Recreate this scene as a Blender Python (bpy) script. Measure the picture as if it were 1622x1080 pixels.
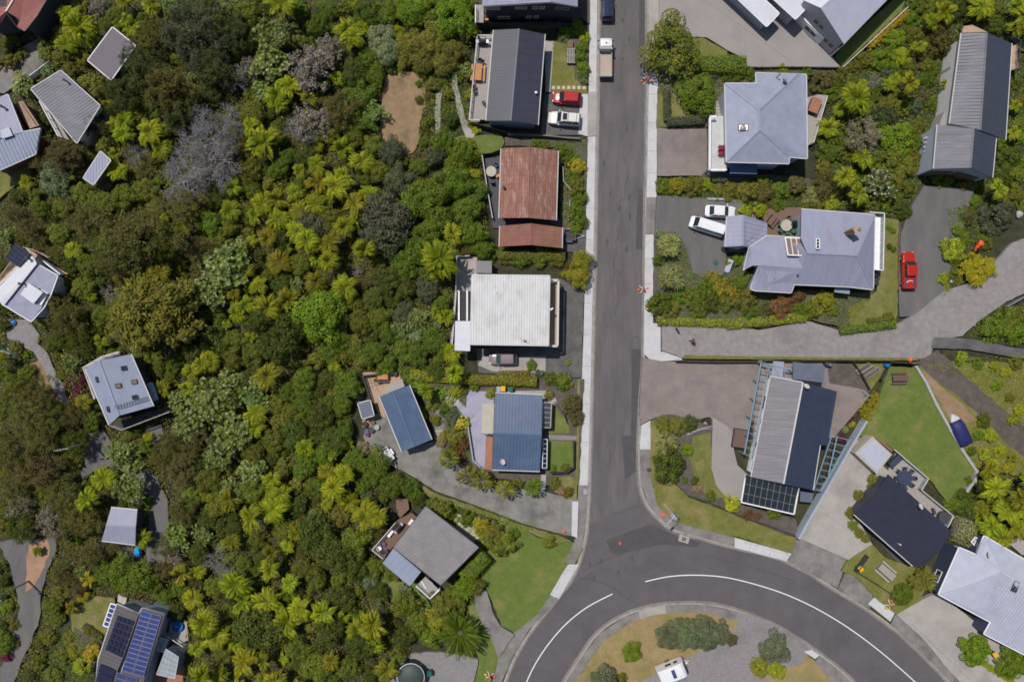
import bpy, math, random
import numpy as np
from mathutils import Vector, Matrix
random.seed(11); np.random.seed(11)
for o in list(bpy.data.objects): bpy.data.objects.remove(o)
SC = bpy.context.scene; COL = SC.collection
# ------------------------------------------------------------------ camera, sky, sun, exposure
S, H = 0.09, 97.0            # metres of ground per photo pixel, drone height
cam = bpy.data.cameras.new('camera'); cam.sensor_width = 36.0; cam.lens = 18.0*H/(811*S)
cam.clip_start = 1.0; cam.clip_end = 2000
co = bpy.data.objects.new('camera', cam); COL.objects.link(co); co.location = (0, 0, H); SC.camera = co
SUN_DIR = Vector((-0.71*math.cos(math.radians(63)), 0.704*math.cos(math.radians(63)), math.sin(math.radians(63)))).normalized()
elev = math.asin(SUN_DIR.z); azim = math.atan2(SUN_DIR.x, SUN_DIR.y)
w = bpy.data.worlds.new('World'); SC.world = w; w.use_nodes = True
nt = w.node_tree; bg = nt.nodes['Background']
sky = nt.nodes.new('ShaderNodeTexSky'); sky.sky_type = 'NISHITA'; sky.sun_disc = False
sky.sun_elevation = elev; sky.sun_rotation = azim
nt.links.new(sky.outputs[0], bg.inputs[0]); bg.inputs[1].default_value = 0.088
sl = bpy.data.lights.new('sun', 'SUN'); sl.energy = 4.2; sl.angle = math.radians(0.5); sl.color = (1.0, 0.955, 0.9)
so = bpy.data.objects.new('sun', sl); COL.objects.link(so)
so.rotation_euler = SUN_DIR.to_track_quat('Z', 'Y').to_euler(); so.location = (0, 0, 60)
SC.view_settings.view_transform = 'Standard'; SC.view_settings.look = 'None'
SC.view_settings.exposure = -0.12; SC.view_settings.gamma = 1.0
SC.cycles.filter_width = 1.75; SC.cycles.max_bounces = 6; SC.cycles.diffuse_bounces = 3; SC.cycles.transparent_max_bounces = 6
# ------------------------------------------------------------------ mapping helpers
def P(px, py, z=0.0):
    k = S*(H-z)/H
    return Vector(((px-811)*k, (540-py)*k, z))
def P2(p, z=0.0): return P(p[0], p[1], p[2] if len(p) > 2 else z)
def inpoly(x, y, poly):
    c = False; n = len(poly); j = n-1
    for i in range(n):
        xi, yi = poly[i][0], poly[i][1]; xj, yj = poly[j][0], poly[j][1]
        if (yi > y) != (yj > y) and x < (xj-xi)*(y-yi)/(yj-yi)+xi: c = not c
        j = i
    return c
def dist_poly(x, y, poly):
    d = 1e9; n = len(poly)
    for i in range(n):
        ax, ay = poly[i][0], poly[i][1]; bx, by = poly[(i+1) % n][0], poly[(i+1) % n][1]
        dx, dy = bx-ax, by-ay; L = dx*dx+dy*dy
        t = 0 if L == 0 else max(0, min(1, ((x-ax)*dx+(y-ay)*dy)/L))
        d = min(d, math.hypot(x-ax-t*dx, y-ay-t*dy))
    return d
# ------------------------------------------------------------------ materials
MATS = {}
def lin(r, g, b):
    f = lambda v: (v/12.92 if v <= 0.04045 else ((v+0.055)/1.055)**2.4)
    return (f(r/255), f(g/255), f(b/255))
def pm(name, c1, c2=None, scale=1.0, rough=0.8, bump=0.0, bscale=30, c3=None, s3=0.25, a3=0.5, metal=0.0, spec=0.4,
       stretch=None, fine=0.0, coat=0.0, emit=None, alpha=None, coord='Object', detail=6):
    """two colours by noise, a third in large stains, fine speckle, bump"""
    if name in MATS: return MATS[name]
    m = bpy.data.materials.new(name); m.use_nodes = True; t = m.node_tree; N = t.nodes; L = t.links
    b = N['Principled BSDF']; b.inputs['Roughness'].default_value = rough; b.inputs['Metallic'].default_value = metal
    b.inputs['Specular IOR Level'].default_value = spec
    if coat: b.inputs['Coat Weight'].default_value = coat*0.6; b.inputs['Coat Roughness'].default_value = 0.03
    c2 = c2 or c1
    tc = N.new('ShaderNodeTexCoord'); out = tc.outputs[coord]
    if stretch:
        mp = N.new('ShaderNodeMapping'); mp.inputs['Scale'].default_value = stretch; L.new(out, mp.inputs[0]); sout = mp.outputs[0]
    else: sout = out
    n1 = N.new('ShaderNodeTexNoise'); n1.inputs['Scale'].default_value = scale; n1.inputs['Detail'].default_value = detail
    n1.inputs['Roughness'].default_value = 0.62
    L.new(sout, n1.inputs['Vector'])
    r1 = N.new('ShaderNodeMapRange'); r1.inputs[1].default_value = 0.32; r1.inputs[2].default_value = 0.68
    L.new(n1.outputs[0], r1.inputs[0])
    mx = N.new('ShaderNodeMix'); mx.data_type = 'RGBA'; L.new(r1.outputs[0], mx.inputs[0])
    mx.inputs[6].default_value = (*c1, 1); mx.inputs[7].default_value = (*c2, 1); col = mx.outputs[2]
    if c3:
        n3 = N.new('ShaderNodeTexNoise'); n3.inputs['Scale'].default_value = s3; n3.inputs['Detail'].default_value = 7
        n3.inputs['Roughness'].default_value = 0.65
        L.new(sout if stretch else out, n3.inputs['Vector'])
        r3 = N.new('ShaderNodeMapRange'); r3.inputs[1].default_value = 0.5; r3.inputs[2].default_value = 0.68; r3.inputs[4].default_value = a3
        L.new(n3.outputs[0], r3.inputs[0])
        m3 = N.new('ShaderNodeMix'); m3.data_type = 'RGBA'; L.new(r3.outputs[0], m3.inputs[0]); L.new(col, m3.inputs[6])
        m3.inputs[7].default_value = (*c3, 1); col = m3.outputs[2]
    if fine:
        nf = N.new('ShaderNodeTexNoise'); nf.inputs['Scale'].default_value = 9; nf.inputs['Detail'].default_value = 4; nf.inputs['Roughness'].default_value = 0.8
        L.new(out, nf.inputs['Vector'])
        rf = N.new('ShaderNodeMapRange'); rf.inputs[1].default_value = 0.3; rf.inputs[2].default_value = 0.7
        rf.inputs[3].default_value = 1-fine; rf.inputs[4].default_value = 1+fine; L.new(nf.outputs[0], rf.inputs[0])
        mf = N.new('ShaderNodeVectorMath'); mf.operation = 'SCALE'; L.new(col, mf.inputs[0]); L.new(rf.outputs[0], mf.inputs['Scale']); col = mf.outputs[0]
    L.new(col, b.inputs['Base Color'])
    if bump:
        nb = N.new('ShaderNodeTexNoise'); nb.inputs['Scale'].default_value = bscale; nb.inputs['Detail'].default_value = 5
        L.new(sout, nb.inputs['Vector'])
        bu = N.new('ShaderNodeBump'); bu.inputs['Strength'].default_value = bump; bu.inputs['Distance'].default_value = 0.05
        L.new(nb.outputs[0], bu.inputs['Height']); L.new(bu.outputs[0], b.inputs['Normal'])
    if alpha is not None: b.inputs['Alpha'].default_value = alpha
    MATS[name] = m; return m
def leafmat(name, rough=0.55, spec=0.2, trans=0.25, var=0.38, hue=0.03):
    m = bpy.data.materials.new(name); m.use_nodes = True; t = m.node_tree; N = t.nodes; L = t.links
    b = N['Principled BSDF']; b.inputs['Roughness'].default_value = rough; b.inputs['Specular IOR Level'].default_value = spec
    oi = N.new('ShaderNodeObjectInfo'); ge = N.new('ShaderNodeNewGeometry')
    mr = N.new('ShaderNodeMapRange'); mr.inputs[3].default_value = 1-var; mr.inputs[4].default_value = 1+var; L.new(ge.outputs['Random Per Island'], mr.inputs[0])
    wn = N.new('ShaderNodeTexWhiteNoise'); wn.noise_dimensions = '1D'; L.new(ge.outputs['Random Per Island'], wn.inputs['W'])
    mh = N.new('ShaderNodeMapRange'); mh.inputs[3].default_value = 0.5-hue; mh.inputs[4].default_value = 0.5+hue; L.new(wn.outputs[0], mh.inputs[0])
    hs = N.new('ShaderNodeHueSaturation'); L.new(oi.outputs['Color'], hs.inputs['Color']); L.new(mh.outputs[0], hs.inputs['Hue']); L.new(mr.outputs[0], hs.inputs['Value'])
    tc = N.new('ShaderNodeTexCoord'); ad = N.new('ShaderNodeVectorMath'); ad.operation = 'ADD'; L.new(tc.outputs['Object'], ad.inputs[0]); L.new(oi.outputs['Random'], ad.inputs[1])
    nz = N.new('ShaderNodeTexNoise'); nz.inputs['Scale'].default_value = 2.6; nz.inputs['Detail'].default_value = 3; L.new(ad.outputs[0], nz.inputs['Vector'])
    mz = N.new('ShaderNodeMapRange'); mz.inputs[1].default_value = 0.3; mz.inputs[2].default_value = 0.7; L.new(nz.outputs[0], mz.inputs[0])
    mixc = N.new('ShaderNodeMix'); mixc.data_type = 'RGBA'; L.new(mz.outputs[0], mixc.inputs[0])
    h1 = N.new('ShaderNodeHueSaturation'); h1.inputs['Hue'].default_value = 0.485; h1.inputs['Value'].default_value = 1.18; h1.inputs['Saturation'].default_value = 1.0; L.new(hs.outputs[0], h1.inputs['Color'])
    h2 = N.new('ShaderNodeHueSaturation'); h2.inputs['Hue'].default_value = 0.515; h2.inputs['Value'].default_value = 0.80; h2.inputs['Saturation'].default_value = 0.95; L.new(hs.outputs[0], h2.inputs['Color'])
    L.new(h1.outputs[0], mixc.inputs[6]); L.new(h2.outputs[0], mixc.inputs[7]); hs = mixc; hs_out = mixc.outputs[2]
    L.new(hs_out, b.inputs['Base Color'])
    tr = N.new('ShaderNodeBsdfTranslucent'); L.new(hs_out, tr.inputs[0])
    ms = N.new('ShaderNodeMixShader'); ms.inputs[0].default_value = trans
    L.new(b.outputs[0], ms.inputs[1]); L.new(tr.outputs[0], ms.inputs[2]); L.new(ms.outputs[0], N['Material Output'].inputs[0])
    MATS[name] = m; return m
leafmat('leaf'); leafmat('leaf_glossy', 0.4, 0.4, 0.15, 0.55); leafmat('leaf_fine', 0.8, 0.1, 0.22, 0.38); leafmat('frond', 0.6, 0.15, 0.3, 0.35, 0.02)
leafmat('petal', 0.7, 0.2, 0.2, 0.15, 0.0)
pm('bark', (0.06, 0.045, 0.035), (0.11, 0.09, 0.07), 6, 0.9, 0.5, 20)
pm('dead_wood', (0.20, 0.185, 0.188), (0.32, 0.30, 0.305), 4, 0.9)
pm('asphalt', (0.090, 0.081, 0.081), (0.132, 0.117, 0.114), 0.7, 0.85, 0.25, 60, c3=(0.082, 0.073, 0.073), s3=0.16, a3=0.6, fine=0.2, stretch=(1.4, 0.25, 1))
pm('asphalt_bend', (0.088, 0.079, 0.082), (0.108, 0.097, 0.099), 0.5, 0.85, 0.25, 60, c3=(0.070, 0.064, 0.069), s3=0.12, a3=0.7, fine=0.2)
pm('asphalt_patch', (0.062, 0.057, 0.060), (0.078, 0.071, 0.074), 0.8, 0.85, 0.2, 60, fine=0.2)
pm('asphalt_old', (0.085, 0.08, 0.078), (0.13, 0.12, 0.115), 0.9, 0.9, 0.3, 50, c3=(0.06, 0.056, 0.055), s3=0.35, a3=0.8, fine=0.25)
pm('asphalt_brown', (0.185, 0.155, 0.14), (0.235, 0.195, 0.175), 0.6, 0.9, 0.2, 60, c3=(0.14, 0.122, 0.115), s3=0.2, a3=0.8, fine=0.12)
pm('asphalt_drive', (0.10, 0.094, 0.092), (0.135, 0.126, 0.122), 0.5, 0.9, 0.2, 60, c3=(0.17, 0.155, 0.145), s3=0.2, a3=0.5, fine=0.15, stretch=(1.6, 0.4, 1))
pm('concrete_new', (0.44, 0.435, 0.44), (0.51, 0.50, 0.50), 0.8, 0.85, 0.1, 40, c3=(0.36, 0.345, 0.33), s3=0.5, a3=0.6, fine=0.08)
pm('concrete_pale', (0.30, 0.275, 0.25), (0.36, 0.33, 0.30), 0.6, 0.85, 0.1, 40, c3=(0.22, 0.20, 0.185), s3=0.18, a3=0.75, fine=0.1)
pm('concrete_plain', (0.25, 0.225, 0.21), (0.285, 0.258, 0.24), 0.4, 0.85, 0.1, 40, c3=(0.23, 0.205, 0.19), s3=0.15, a3=0.8, fine=0.08)
pm('concrete_old', (0.17, 0.155, 0.145), (0.23, 0.21, 0.20), 0.9, 0.9, 0.3, 40, c3=(0.11, 0.10, 0.095), s3=0.35, a3=0.8, fine=0.22)
pm('concrete_brushed', (0.195, 0.178, 0.170), (0.265, 0.243, 0.23), 1.3, 0.9, 0.4, 12, c3=(0.15, 0.138, 0.132), s3=0.22, a3=0.75, fine=0.24, detail=9)
pm('concrete_mossy', (0.15, 0.14, 0.125), (0.23, 0.215, 0.195), 0.8, 0.9, 0.3, 40, c3=(0.085, 0.08, 0.068), s3=0.3, a3=0.85, fine=0.2)
pm('kerb', (0.25, 0.225, 0.20), (0.33, 0.30, 0.27), 1.5, 0.9, 0.3, 30, c3=(0.15, 0.135, 0.12), s3=0.6, a3=0.6, fine=0.15)
pm('gravel', (0.185, 0.17, 0.168), (0.25, 0.23, 0.226), 3, 0.95, 0.6, 18, c3=(0.15, 0.14, 0.14), s3=0.3, a3=0.6, fine=0.3)
pm('dirt', (0.205, 0.135, 0.072), (0.28, 0.19, 0.105), 1.2, 0.95, 0.5, 15, c3=(0.11, 0.09, 0.05), s3=0.35, a3=0.7, fine=0.25)
pm('dirt_orange', (0.30, 0.17, 0.10), (0.36, 0.22, 0.14), 1.2, 0.95, 0.5, 15, c3=(0.2, 0.14, 0.1), s3=0.5, a3=0.6, fine=0.2)
pm('dirt_dark', (0.075, 0.062, 0.053), (0.12, 0.098, 0.082), 1.3, 0.95, 0.5, 15, c3=(0.055, 0.055, 0.03), s3=0.5, a3=0.6, fine=0.3)
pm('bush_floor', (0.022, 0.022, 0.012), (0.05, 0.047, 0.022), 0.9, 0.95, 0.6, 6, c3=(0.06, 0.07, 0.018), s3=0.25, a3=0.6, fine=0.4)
pm('grass', (0.105, 0.118, 0.022), (0.165, 0.158, 0.040), 1.0, 0.9, 0.7, 14, c3=(0.23, 0.19, 0.08), s3=0.28, a3=0.9, fine=0.28)
pm('grass_green', (0.080, 0.128, 0.020), (0.118, 0.155, 0.028), 0.7, 0.9, 0.7, 14, c3=(0.20, 0.18, 0.06), s3=0.22, a3=0.85, fine=0.24)
pm('grass_dry', (0.24, 0.18, 0.078), (0.30, 0.225, 0.11), 1.1, 0.9, 0.7, 14, c3=(0.165, 0.155, 0.04), s3=0.22, a3=0.8, fine=0.22)
pm('weeds', (0.10, 0.12, 0.018), (0.17, 0.155, 0.04), 1.2, 0.95, 0.8, 10, c3=(0.24, 0.18, 0.10), s3=0.4, a3=0.7, fine=0.3)
pm('timber_grey', (0.27, 0.245, 0.225), (0.36, 0.325, 0.30), 1.6, 0.85, 0.2, 20, stretch=(1, 6, 1), fine=0.15)
pm('timber_tan', (0.36, 0.245, 0.165), (0.44, 0.31, 0.215), 1.6, 0.85, 0.2, 20, stretch=(1, 6, 1), fine=0.12, c3=(0.3, 0.19, 0.12), s3=.5)
pm('timber_brown', (0.13, 0.08, 0.055), (0.19, 0.12, 0.085), 1.8, 0.85, 0.2, 20, stretch=(1, 6, 1), fine=0.15)
pm('timber_orange', (0.42, 0.19, 0.065), (0.50, 0.24, 0.085), 2.2, 0.7, 0.1, 20, stretch=(1, 6, 1), fine=0.1)
pm('timber_dark', (0.035, 0.031, 0.03), (0.06, 0.053, 0.05), 1.8, 0.85, 0.2, 20, fine=0.15)
pm('lavender_paint', (0.285, 0.275, 0.35), (0.33, 0.318, 0.39), 0.8, 0.75, 0.05, 30, c3=(0.22, 0.205, 0.27), s3=0.45, a3=0.65, fine=.06)
pm('terracotta', (0.27, 0.115, 0.065), (0.34, 0.15, 0.09), 2, 0.8, fine=0.1)
def roofm(name, c, v=0.09, rough=0.5, c3=None, a3=0.5, s3=0.3, spec=0.4, stretch=None, fine=0.06, metal=0.0):
    c1 = tuple(x*(1-v) for x in c); c2 = tuple(x*(1+v) for x in c)
    return pm(name, c1, c2, 0.8, rough, 0.05, 12, c3=c3, s3=s3, a3=a3, fine=fine, spec=spec, stretch=stretch, metal=metal)
roofm('roof_charcoal', (0.034, 0.036, 0.054), c3=(0.05, 0.052, 0.068), stretch=(.4, 3, 1)); roofm('roof_black', (0.026, 0.028, 0.045)); roofm('roof_navy', (0.03, 0.040, 0.068))
roofm('roof_rust', (0.235, 0.108, 0.075), 0.18, 0.85, c3=(0.38, 0.28, 0.26), a3=0.7, s3=0.9, stretch=(2.5, 0.6, 1), fine=0.25)
roofm('roof_rust_plain', (0.23, 0.105, 0.073), 0.2, 0.85, c3=(0.13, 0.06, 0.05), a3=0.6, s3=0.4, fine=0.2)
roofm('roof_white', (0.53, 0.525, 0.52), 0.07, 0.6, c3=(0.37, 0.355, 0.34), a3=0.6, s3=0.6, fine=0.1, stretch=(1.2, 0.6, 1))
roofm('roof_blue', (0.066, 0.104, 0.172), 0.12, 0.45, c3=(0.10, 0.15, 0.24), a3=0.5)
roofm('roof_grey', (0.215, 0.20, 0.20), 0.1, 0.7, c3=(0.16, 0.145, 0.15), a3=0.6, s3=0.5, fine=0.1)
roofm('roof_weathered', (0.168, 0.162, 0.182), 0.14, 0.65, c3=(0.13, 0.12, 0.13), a3=0.8, s3=0.25, stretch=(0.6, 3, 1), fine=0.12)
roofm('roof_streaked', (0.165, 0.154, 0.168), 0.16, 0.65, c3=(0.235, 0.217, 0.22), a3=0.7, s3=0.5, stretch=(0.3, 5, 1), fine=0.12)
roofm('roof_lilac', (0.25, 0.256, 0.335), 0.07, 0.6, c3=(0.205, 0.205, 0.27), a3=0.6, s3=0.45, stretch=(2, .5, 1))
roofm('roof_tile_blue', (0.255, 0.272, 0.35), 0.08, 0.7, c3=(0.20, 0.215, 0.275), a3=0.6, s3=0.5)
roofm('roof_skyblue', (0.225, 0.255, 0.335), 0.06, 0.6, c3=(0.26, 0.29, 0.37), a3=0.5)
roofm('roof_pale', (0.37, 0.385, 0.45), 0.05, 0.6, c3=(0.31, 0.32, 0.37), a3=.6, s3=.5); roofm('roof_bright', (0.53, 0.53, 0.57), 0.04, 0.55, c3=(0.45, 0.45, 0.48), a3=.5, s3=.5)
roofm('roof_red', (0.30, 0.10, 0.085), 0.08, 0.65, c3=(0.30, 0.12, 0.10), a3=0.5)
roofm('roof_mauve', (0.135, 0.115, 0.135), 0.05, 0.75)
roofm('roof_taupe', (0.095, 0.085, 0.09), 0.07, 0.7)
roofm('roof_slate', (0.042, 0.049, 0.070), 0.08, 0.6)
roofm('roof_steel', (0.105, 0.12, 0.16), 0.1, 0.5)
def plain(name, c, rough=0.7, spec=0.4, metal=0.0, v=0.06, fine=0.04, coat=0.0, **k):
    return pm(name, tuple(x*(1-v) for x in c), tuple(x*(1+v) for x in c), 1.2, rough, spec=spec, metal=metal, fine=fine, coat=coat, **k)
plain('paint_white', (0.74, 0.74, 0.75)); plain('paint_cream', (0.58, 0.54, 0.47)); plain('paint_charcoal', (0.032, 0.032, 0.036))
plain('paint_bluegrey', (0.30, 0.33, 0.38)); plain('paint_mauve', (0.40, 0.375, 0.41)); plain('paint_navy', (0.035, 0.045, 0.08))
plain('paint_beige', (0.40, 0.36, 0.30)); plain('paint_skyblue', (0.18, 0.28, 0.37)); plain('paint_redbrown', (0.16, 0.06, 0.04))
plain('garage_brown', (0.12, 0.065, 0.035)); plain('trim_pale', (0.52, 0.50, 0.48)); plain('trim_dark', (0.05, 0.05, 0.06))
plain('steel', (0.45, 0.45, 0.47), 0.4, 0.5, 0.6); plain('black_plastic', (0.02, 0.02, 0.022), 0.5); plain('rubber', (0.018, 0.018, 0.018), 0.85)
plain('glass_dark', (0.02, 0.028, 0.034), 0.08, 0.6, v=0.02, fine=0); plain('glass_green', (0.02, 0.06, 0.06), 0.08, 0.6, v=0.02, fine=0)
plain('glass_bronze', (0.20, 0.15, 0.10), 0.15, 0.6)
plain('glass_pale', (0.26, 0.30, 0.33), 0.12, 0.6, v=0.2)
plain('solar_blue', (0.045, 0.055, 0.17), 0.15, 0.6, v=0.15); plain('solar_dark', (0.016, 0.018, 0.04), 0.2, 0.6, v=0.15); plain('solar_bright', (0.025, 0.07, 0.26), 0.15, 0.6)
plain('orange_plastic', (0.75, 0.09, 0.02), 0.5); plain('yellow_plastic', (0.72, 0.36, 0.01), 0.5); plain('green_plastic', (0.01, 0.10, 0.085), 0.5)
plain('grey_plastic', (0.30, 0.33, 0.30), 0.6); plain('blue_plastic', (0.01, 0.13, 0.38), 0.4); plain('pool_blue', (0.02, 0.33, 0.62), 0.25)
plain('maroon_fabric', (0.20, 0.018, 0.05), 0.85); plain('tarp_navy', (0.018, 0.02, 0.10), 0.6, bump=0.6, bscale=4)
plain('car_red', (0.38, 0.015, 0.017), 0.25, 0.5, coat=0.8); plain('car_ute_red', (0.38, 0.018, 0.006), 0.22, 0.5, coat=0.8); plain('car_white', (0.70, 0.70, 0.71), 0.3, 0.5, coat=0.5)
plain('car_champagne', (0.62, 0.60, 0.55), 0.3, 0.5, coat=0.6); plain('car_mauve', (0.27, 0.21, 0.21), 0.25, 0.5, 0.3, coat=0.6); plain('car_navy', (0.012, 0.022, 0.06), 0.2, 0.5, coat=0.8)
plain('lamp_white', (0.75, 0.75, 0.70), 0.15); plain('lamp_red', (0.35, 0.01, 0.01), 0.2)
plain('line_white', (0.72, 0.72, 0.70), 0.8, fine=0.08); plain('bed_tan', (0.36, 0.315, 0.255), 0.8); plain('brick', (0.22, 0.11, 0.07), 0.9, fine=0.2)
plain('spa_brown', (0.13, 0.075, 0.062), 0.7); plain('tank_green', (0.045, 0.062, 0.06), 0.6); plain('terrace_dark', (0.066, 0.066, 0.075), 0.85, fine=0.1)
plain('skin', (0.45, 0.28, 0.2), 0.6); plain('hair_dark', (0.025, 0.018, 0.015), 0.7); plain('trouser_dark', (0.02, 0.022, 0.03), 0.85); plain('stone', (0.34, 0.33, 0.31), 0.9, fine=0.2)
plain('fur_black', (0.012, 0.011, 0.011), 0.85); plain('pale_stone', (0.46, 0.41, 0.31), 0.9); plain('soil_pot', (0.05, 0.04, 0.03), 0.9)
plain('green_fabric', (0.03, 0.13, 0.09), 0.8); plain('umbrella_green', (0.008, 0.05, 0.045), 0.8); plain('purple_fabric', (0.13, 0.10, 0.22), 0.8)
def M(n): return MATS[n]
# ------------------------------------------------------------------ mesh builder
class MB:
    def __init__(s): s.v = []; s.f = []; s.m = []; s.uv = {}
    def add(s, vs, fs, mi=0):
        b = len(s.v); s.v += [tuple(p) for p in vs]
        for f in fs: s.f.append(tuple(i+b for i in f)); s.m.append(mi)
    def box(s, c, d, rz=0.0, mi=0, taper=1.0):
        x, y, z = d[0]/2, d[1]/2, d[2]/2; cs, sn = math.cos(rz), math.sin(rz); vs = []
        for k, zz in ((1, -z), (taper, z)):
            for sx, sy in ((-1, -1), (1, -1), (1, 1), (-1, 1)):
                a, b = sx*x*k, sy*y*k; vs.append((c[0]+a*cs-b*sn, c[1]+a*sn+b*cs, c[2]+zz))
        s.add(vs, [(3, 2, 1, 0), (4, 5, 6, 7), (0, 1, 5, 4), (1, 2, 6, 5), (2, 3, 7, 6), (3, 0, 4, 7)], mi)
    def bar(s, a, b, w, h, mi=0):
        """box from a to b, w wide (horizontal), h high"""
        a, b = Vector(a), Vector(b); d = (b-a)
        if d.length < 1e-6: return
        d.normalize(); u = Vector((0, 0, 1)).cross(d)
        u = Vector((1, 0, 0)) if u.length < 1e-4 else u.normalized()
        v = d.cross(u); vs = []
        for p in (a, b):
            for i, j in ((-1, -1), (1, -1), (1, 1), (-1, 1)): vs.append(p+u*(i*w/2)+v*(j*h/2))
        s.add(vs, [(0, 1, 2, 3), (7, 6, 5, 4), (0, 4, 5, 1), (1, 5, 6, 2), (2, 6, 7, 3), (3, 7, 4, 0)], mi)
    def tube(s, pts, rad, n=6, mi=0, cap=True):
        rings = []
        for i, p in enumerate(pts):
            p = Vector(p); d = Vector(pts[min(i+1, len(pts)-1)])-Vector(pts[max(i-1, 0)]); d = d.normalized() if d.length > 0 else Vector((0, 0, 1))
            u = d.cross(Vector((0, 0, 1))); u = Vector((1, 0, 0)) if u.length < 1e-3 else u.normalized(); v = d.cross(u)
            r = rad[i] if isinstance(rad, (list, tuple)) else rad
            rings.append([p+(u*math.cos(2*math.pi*k/n)+v*math.sin(2*math.pi*k/n))*r for k in range(n)])
        vs = [q for R in rings for q in R]; fs = []
        for i in range(len(rings)-1):
            for k in range(n): fs.append((i*n+k, i*n+(k+1) % n, (i+1)*n+(k+1) % n, (i+1)*n+k))
        if cap: fs.append(tuple(range(n-1, -1, -1))); fs.append(tuple((len(rings)-1)*n+k for k in range(n)))
        s.add(vs, fs, mi)
    def lathe(s, c, prof, n=16, mi=0, sx=1, sy=1):
        vs = []; fs = []
        for r, z in prof:
            for k in range(n):
                a = 2*math.pi*k/n; vs.append((c[0]+r*sx*math.cos(a), c[1]+r*sy*math.sin(a), c[2]+z))
        for i in range(len(prof)-1):
            for k in range(n): fs.append((i*n+k, i*n+(k+1) % n, (i+1)*n+(k+1) % n, (i+1)*n+k))
        fs.append(tuple(range(n-1, -1, -1))); fs.append(tuple((len(prof)-1)*n+k for k in range(n)))
        s.add(vs, fs, mi)
    def prism(s, poly, z0, z1, mi=0):
        """poly of xy; z1 number or list per vertex"""
        n = len(poly); a = sum(poly[i][0]*poly[(i+1) % n][1]-poly[(i+1) % n][0]*poly[i][1] for i in range(n))
        zt = list(z1) if isinstance(z1, (list, tuple)) else [z1]*n
        if a < 0: poly = poly[::-1]; zt = zt[::-1]
        vs = [(p[0], p[1], z0) for p in poly]+[(p[0], p[1], zt[i]) for i, p in enumerate(poly)]
        fs = [tuple(range(n-1, -1, -1)), tuple(range(n, 2*n))]+[(i, (i+1) % n, n+(i+1) % n, n+i) for i in range(n)]
        s.add(vs, fs, mi)
    def loft(s, rings, mi=0, cap=True):
        n = len(rings[0]); vs = [q for R in rings for q in R]; fs = []
        for i in range(len(rings)-1):
            for k in range(n): fs.append((i*n+k, i*n+(k+1) % n, (i+1)*n+(k+1) % n, (i+1)*n+k))
        if cap: fs.append(tuple(range(n-1, -1, -1))); fs.append(tuple((len(rings)-1)*n+k for k in range(n)))
        s.add(vs, fs, mi)
    def build(s, name, mats, parent=None, smooth=False, world=True):
        me = bpy.data.meshes.new(name); off = Vector((0, 0, 0))
        if parent is not None and world:
            p = parent
            while p is not None: off = off+p.location; p = p.parent
        vs = [(v[0]-off.x, v[1]-off.y, v[2]-off.z) for v in s.v] if off.length > 0 else s.v
        me.from_pydata(vs, [], s.f)
        for m in ([mats] if isinstance(mats, str) else mats): me.materials.append(M(m))
        if len(me.materials) > 1: me.polygons.foreach_set('material_index', s.m)
        if smooth: me.polygons.foreach_set('use_smooth', [True]*len(me.polygons))
        me.update()
        o = bpy.data.objects.new(name, me); COL.objects.link(o)
        if parent is not None: o.parent = parent
        return o
def fix_normals(o):
    import bmesh
    bm = bmesh.new(); bm.from_mesh(o.data); bmesh.ops.recalc_face_normals(bm, faces=bm.faces); bm.to_mesh(o.data); bm.free()
def tag(o, label=None, cat=None, group=None, kind=None):
    if label: o['label'] = label
    if cat: o['category'] = cat
    if group: o['group'] = group
    if kind: o['kind'] = kind
    return o
def thing(name, label, cat, loc, rz=0.0, group=None):
    o = bpy.data.objects.new(name, None); COL.objects.link(o); o.empty_display_size = 0.3
    o.location = loc; o.rotation_euler = (0, 0, rz); return tag(o, label, cat, group)
def copy_tree(o, parent=None):
    c = o.copy(); COL.objects.link(c)
    if parent is not None: c.parent = parent
    for ch in o.children: copy_tree(ch, c)
    return c
# ------------------------------------------------------------------ ground slabs, painter's order
SLABS = []; EXCL = []; ZN = [0.10]
def jag(poly, amp, step=0.7, closed=True):
    out = []; n = len(poly)
    for i in range(n):
        a = Vector(poly[i]); b = Vector(poly[(i+1) % n]); L = (b-a).length; k = max(1, int(L/step))
        nrm = Vector((-(b-a).y, (b-a).x))/max(L, 1e-6)
        for j in range(k): out.append(a+(b-a)*(j/k)+nrm*random.uniform(-amp, amp))
    return out
def smooth_poly(pts, n=5, closed=True):
    out = []; N = len(pts)
    rng = range(N) if closed else range(N-1)
    for i in rng:
        g = (lambda k: Vector(pts[k % N][:2])) if closed else (lambda k: Vector(pts[max(0, min(N-1, k))][:2]))
        p0, p1, p2, p3 = g(i-1), g(i), g(i+1), g(i+2)
        for j in range(n):
            t = j/n; out.append(0.5*((2*p1)+(p2-p0)*t+(2*p0-5*p1+4*p2-p3)*t*t+(3*p1-p0-3*p2+p3)*t**3))
    if not closed: out.append(Vector(pts[-1][:2]))
    return out
def slab(name, pts, mat, rough=0.0, smooth=False, excl=True, kind='structure', z=None):
    if z is None: ZN[0] += 0.005; z = ZN[0]
    pp = [(p[0], p[1]) for p in (smooth_poly(pts) if smooth else pts)]
    poly = [Vector(P(*p)[:2]) for p in pp]
    if rough: poly = jag(poly, rough)
    b = MB(); b.prism([tuple(p) for p in poly], -0.05, z)
    o = b.build(name, mat); tag(o, kind=kind)
    SLABS.append((pp, z, min(p[0] for p in pp), max(p[0] for p in pp), min(p[1] for p in pp), max(p[1] for p in pp)))
    if excl: EXCL.append(pp)
    return o
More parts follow.
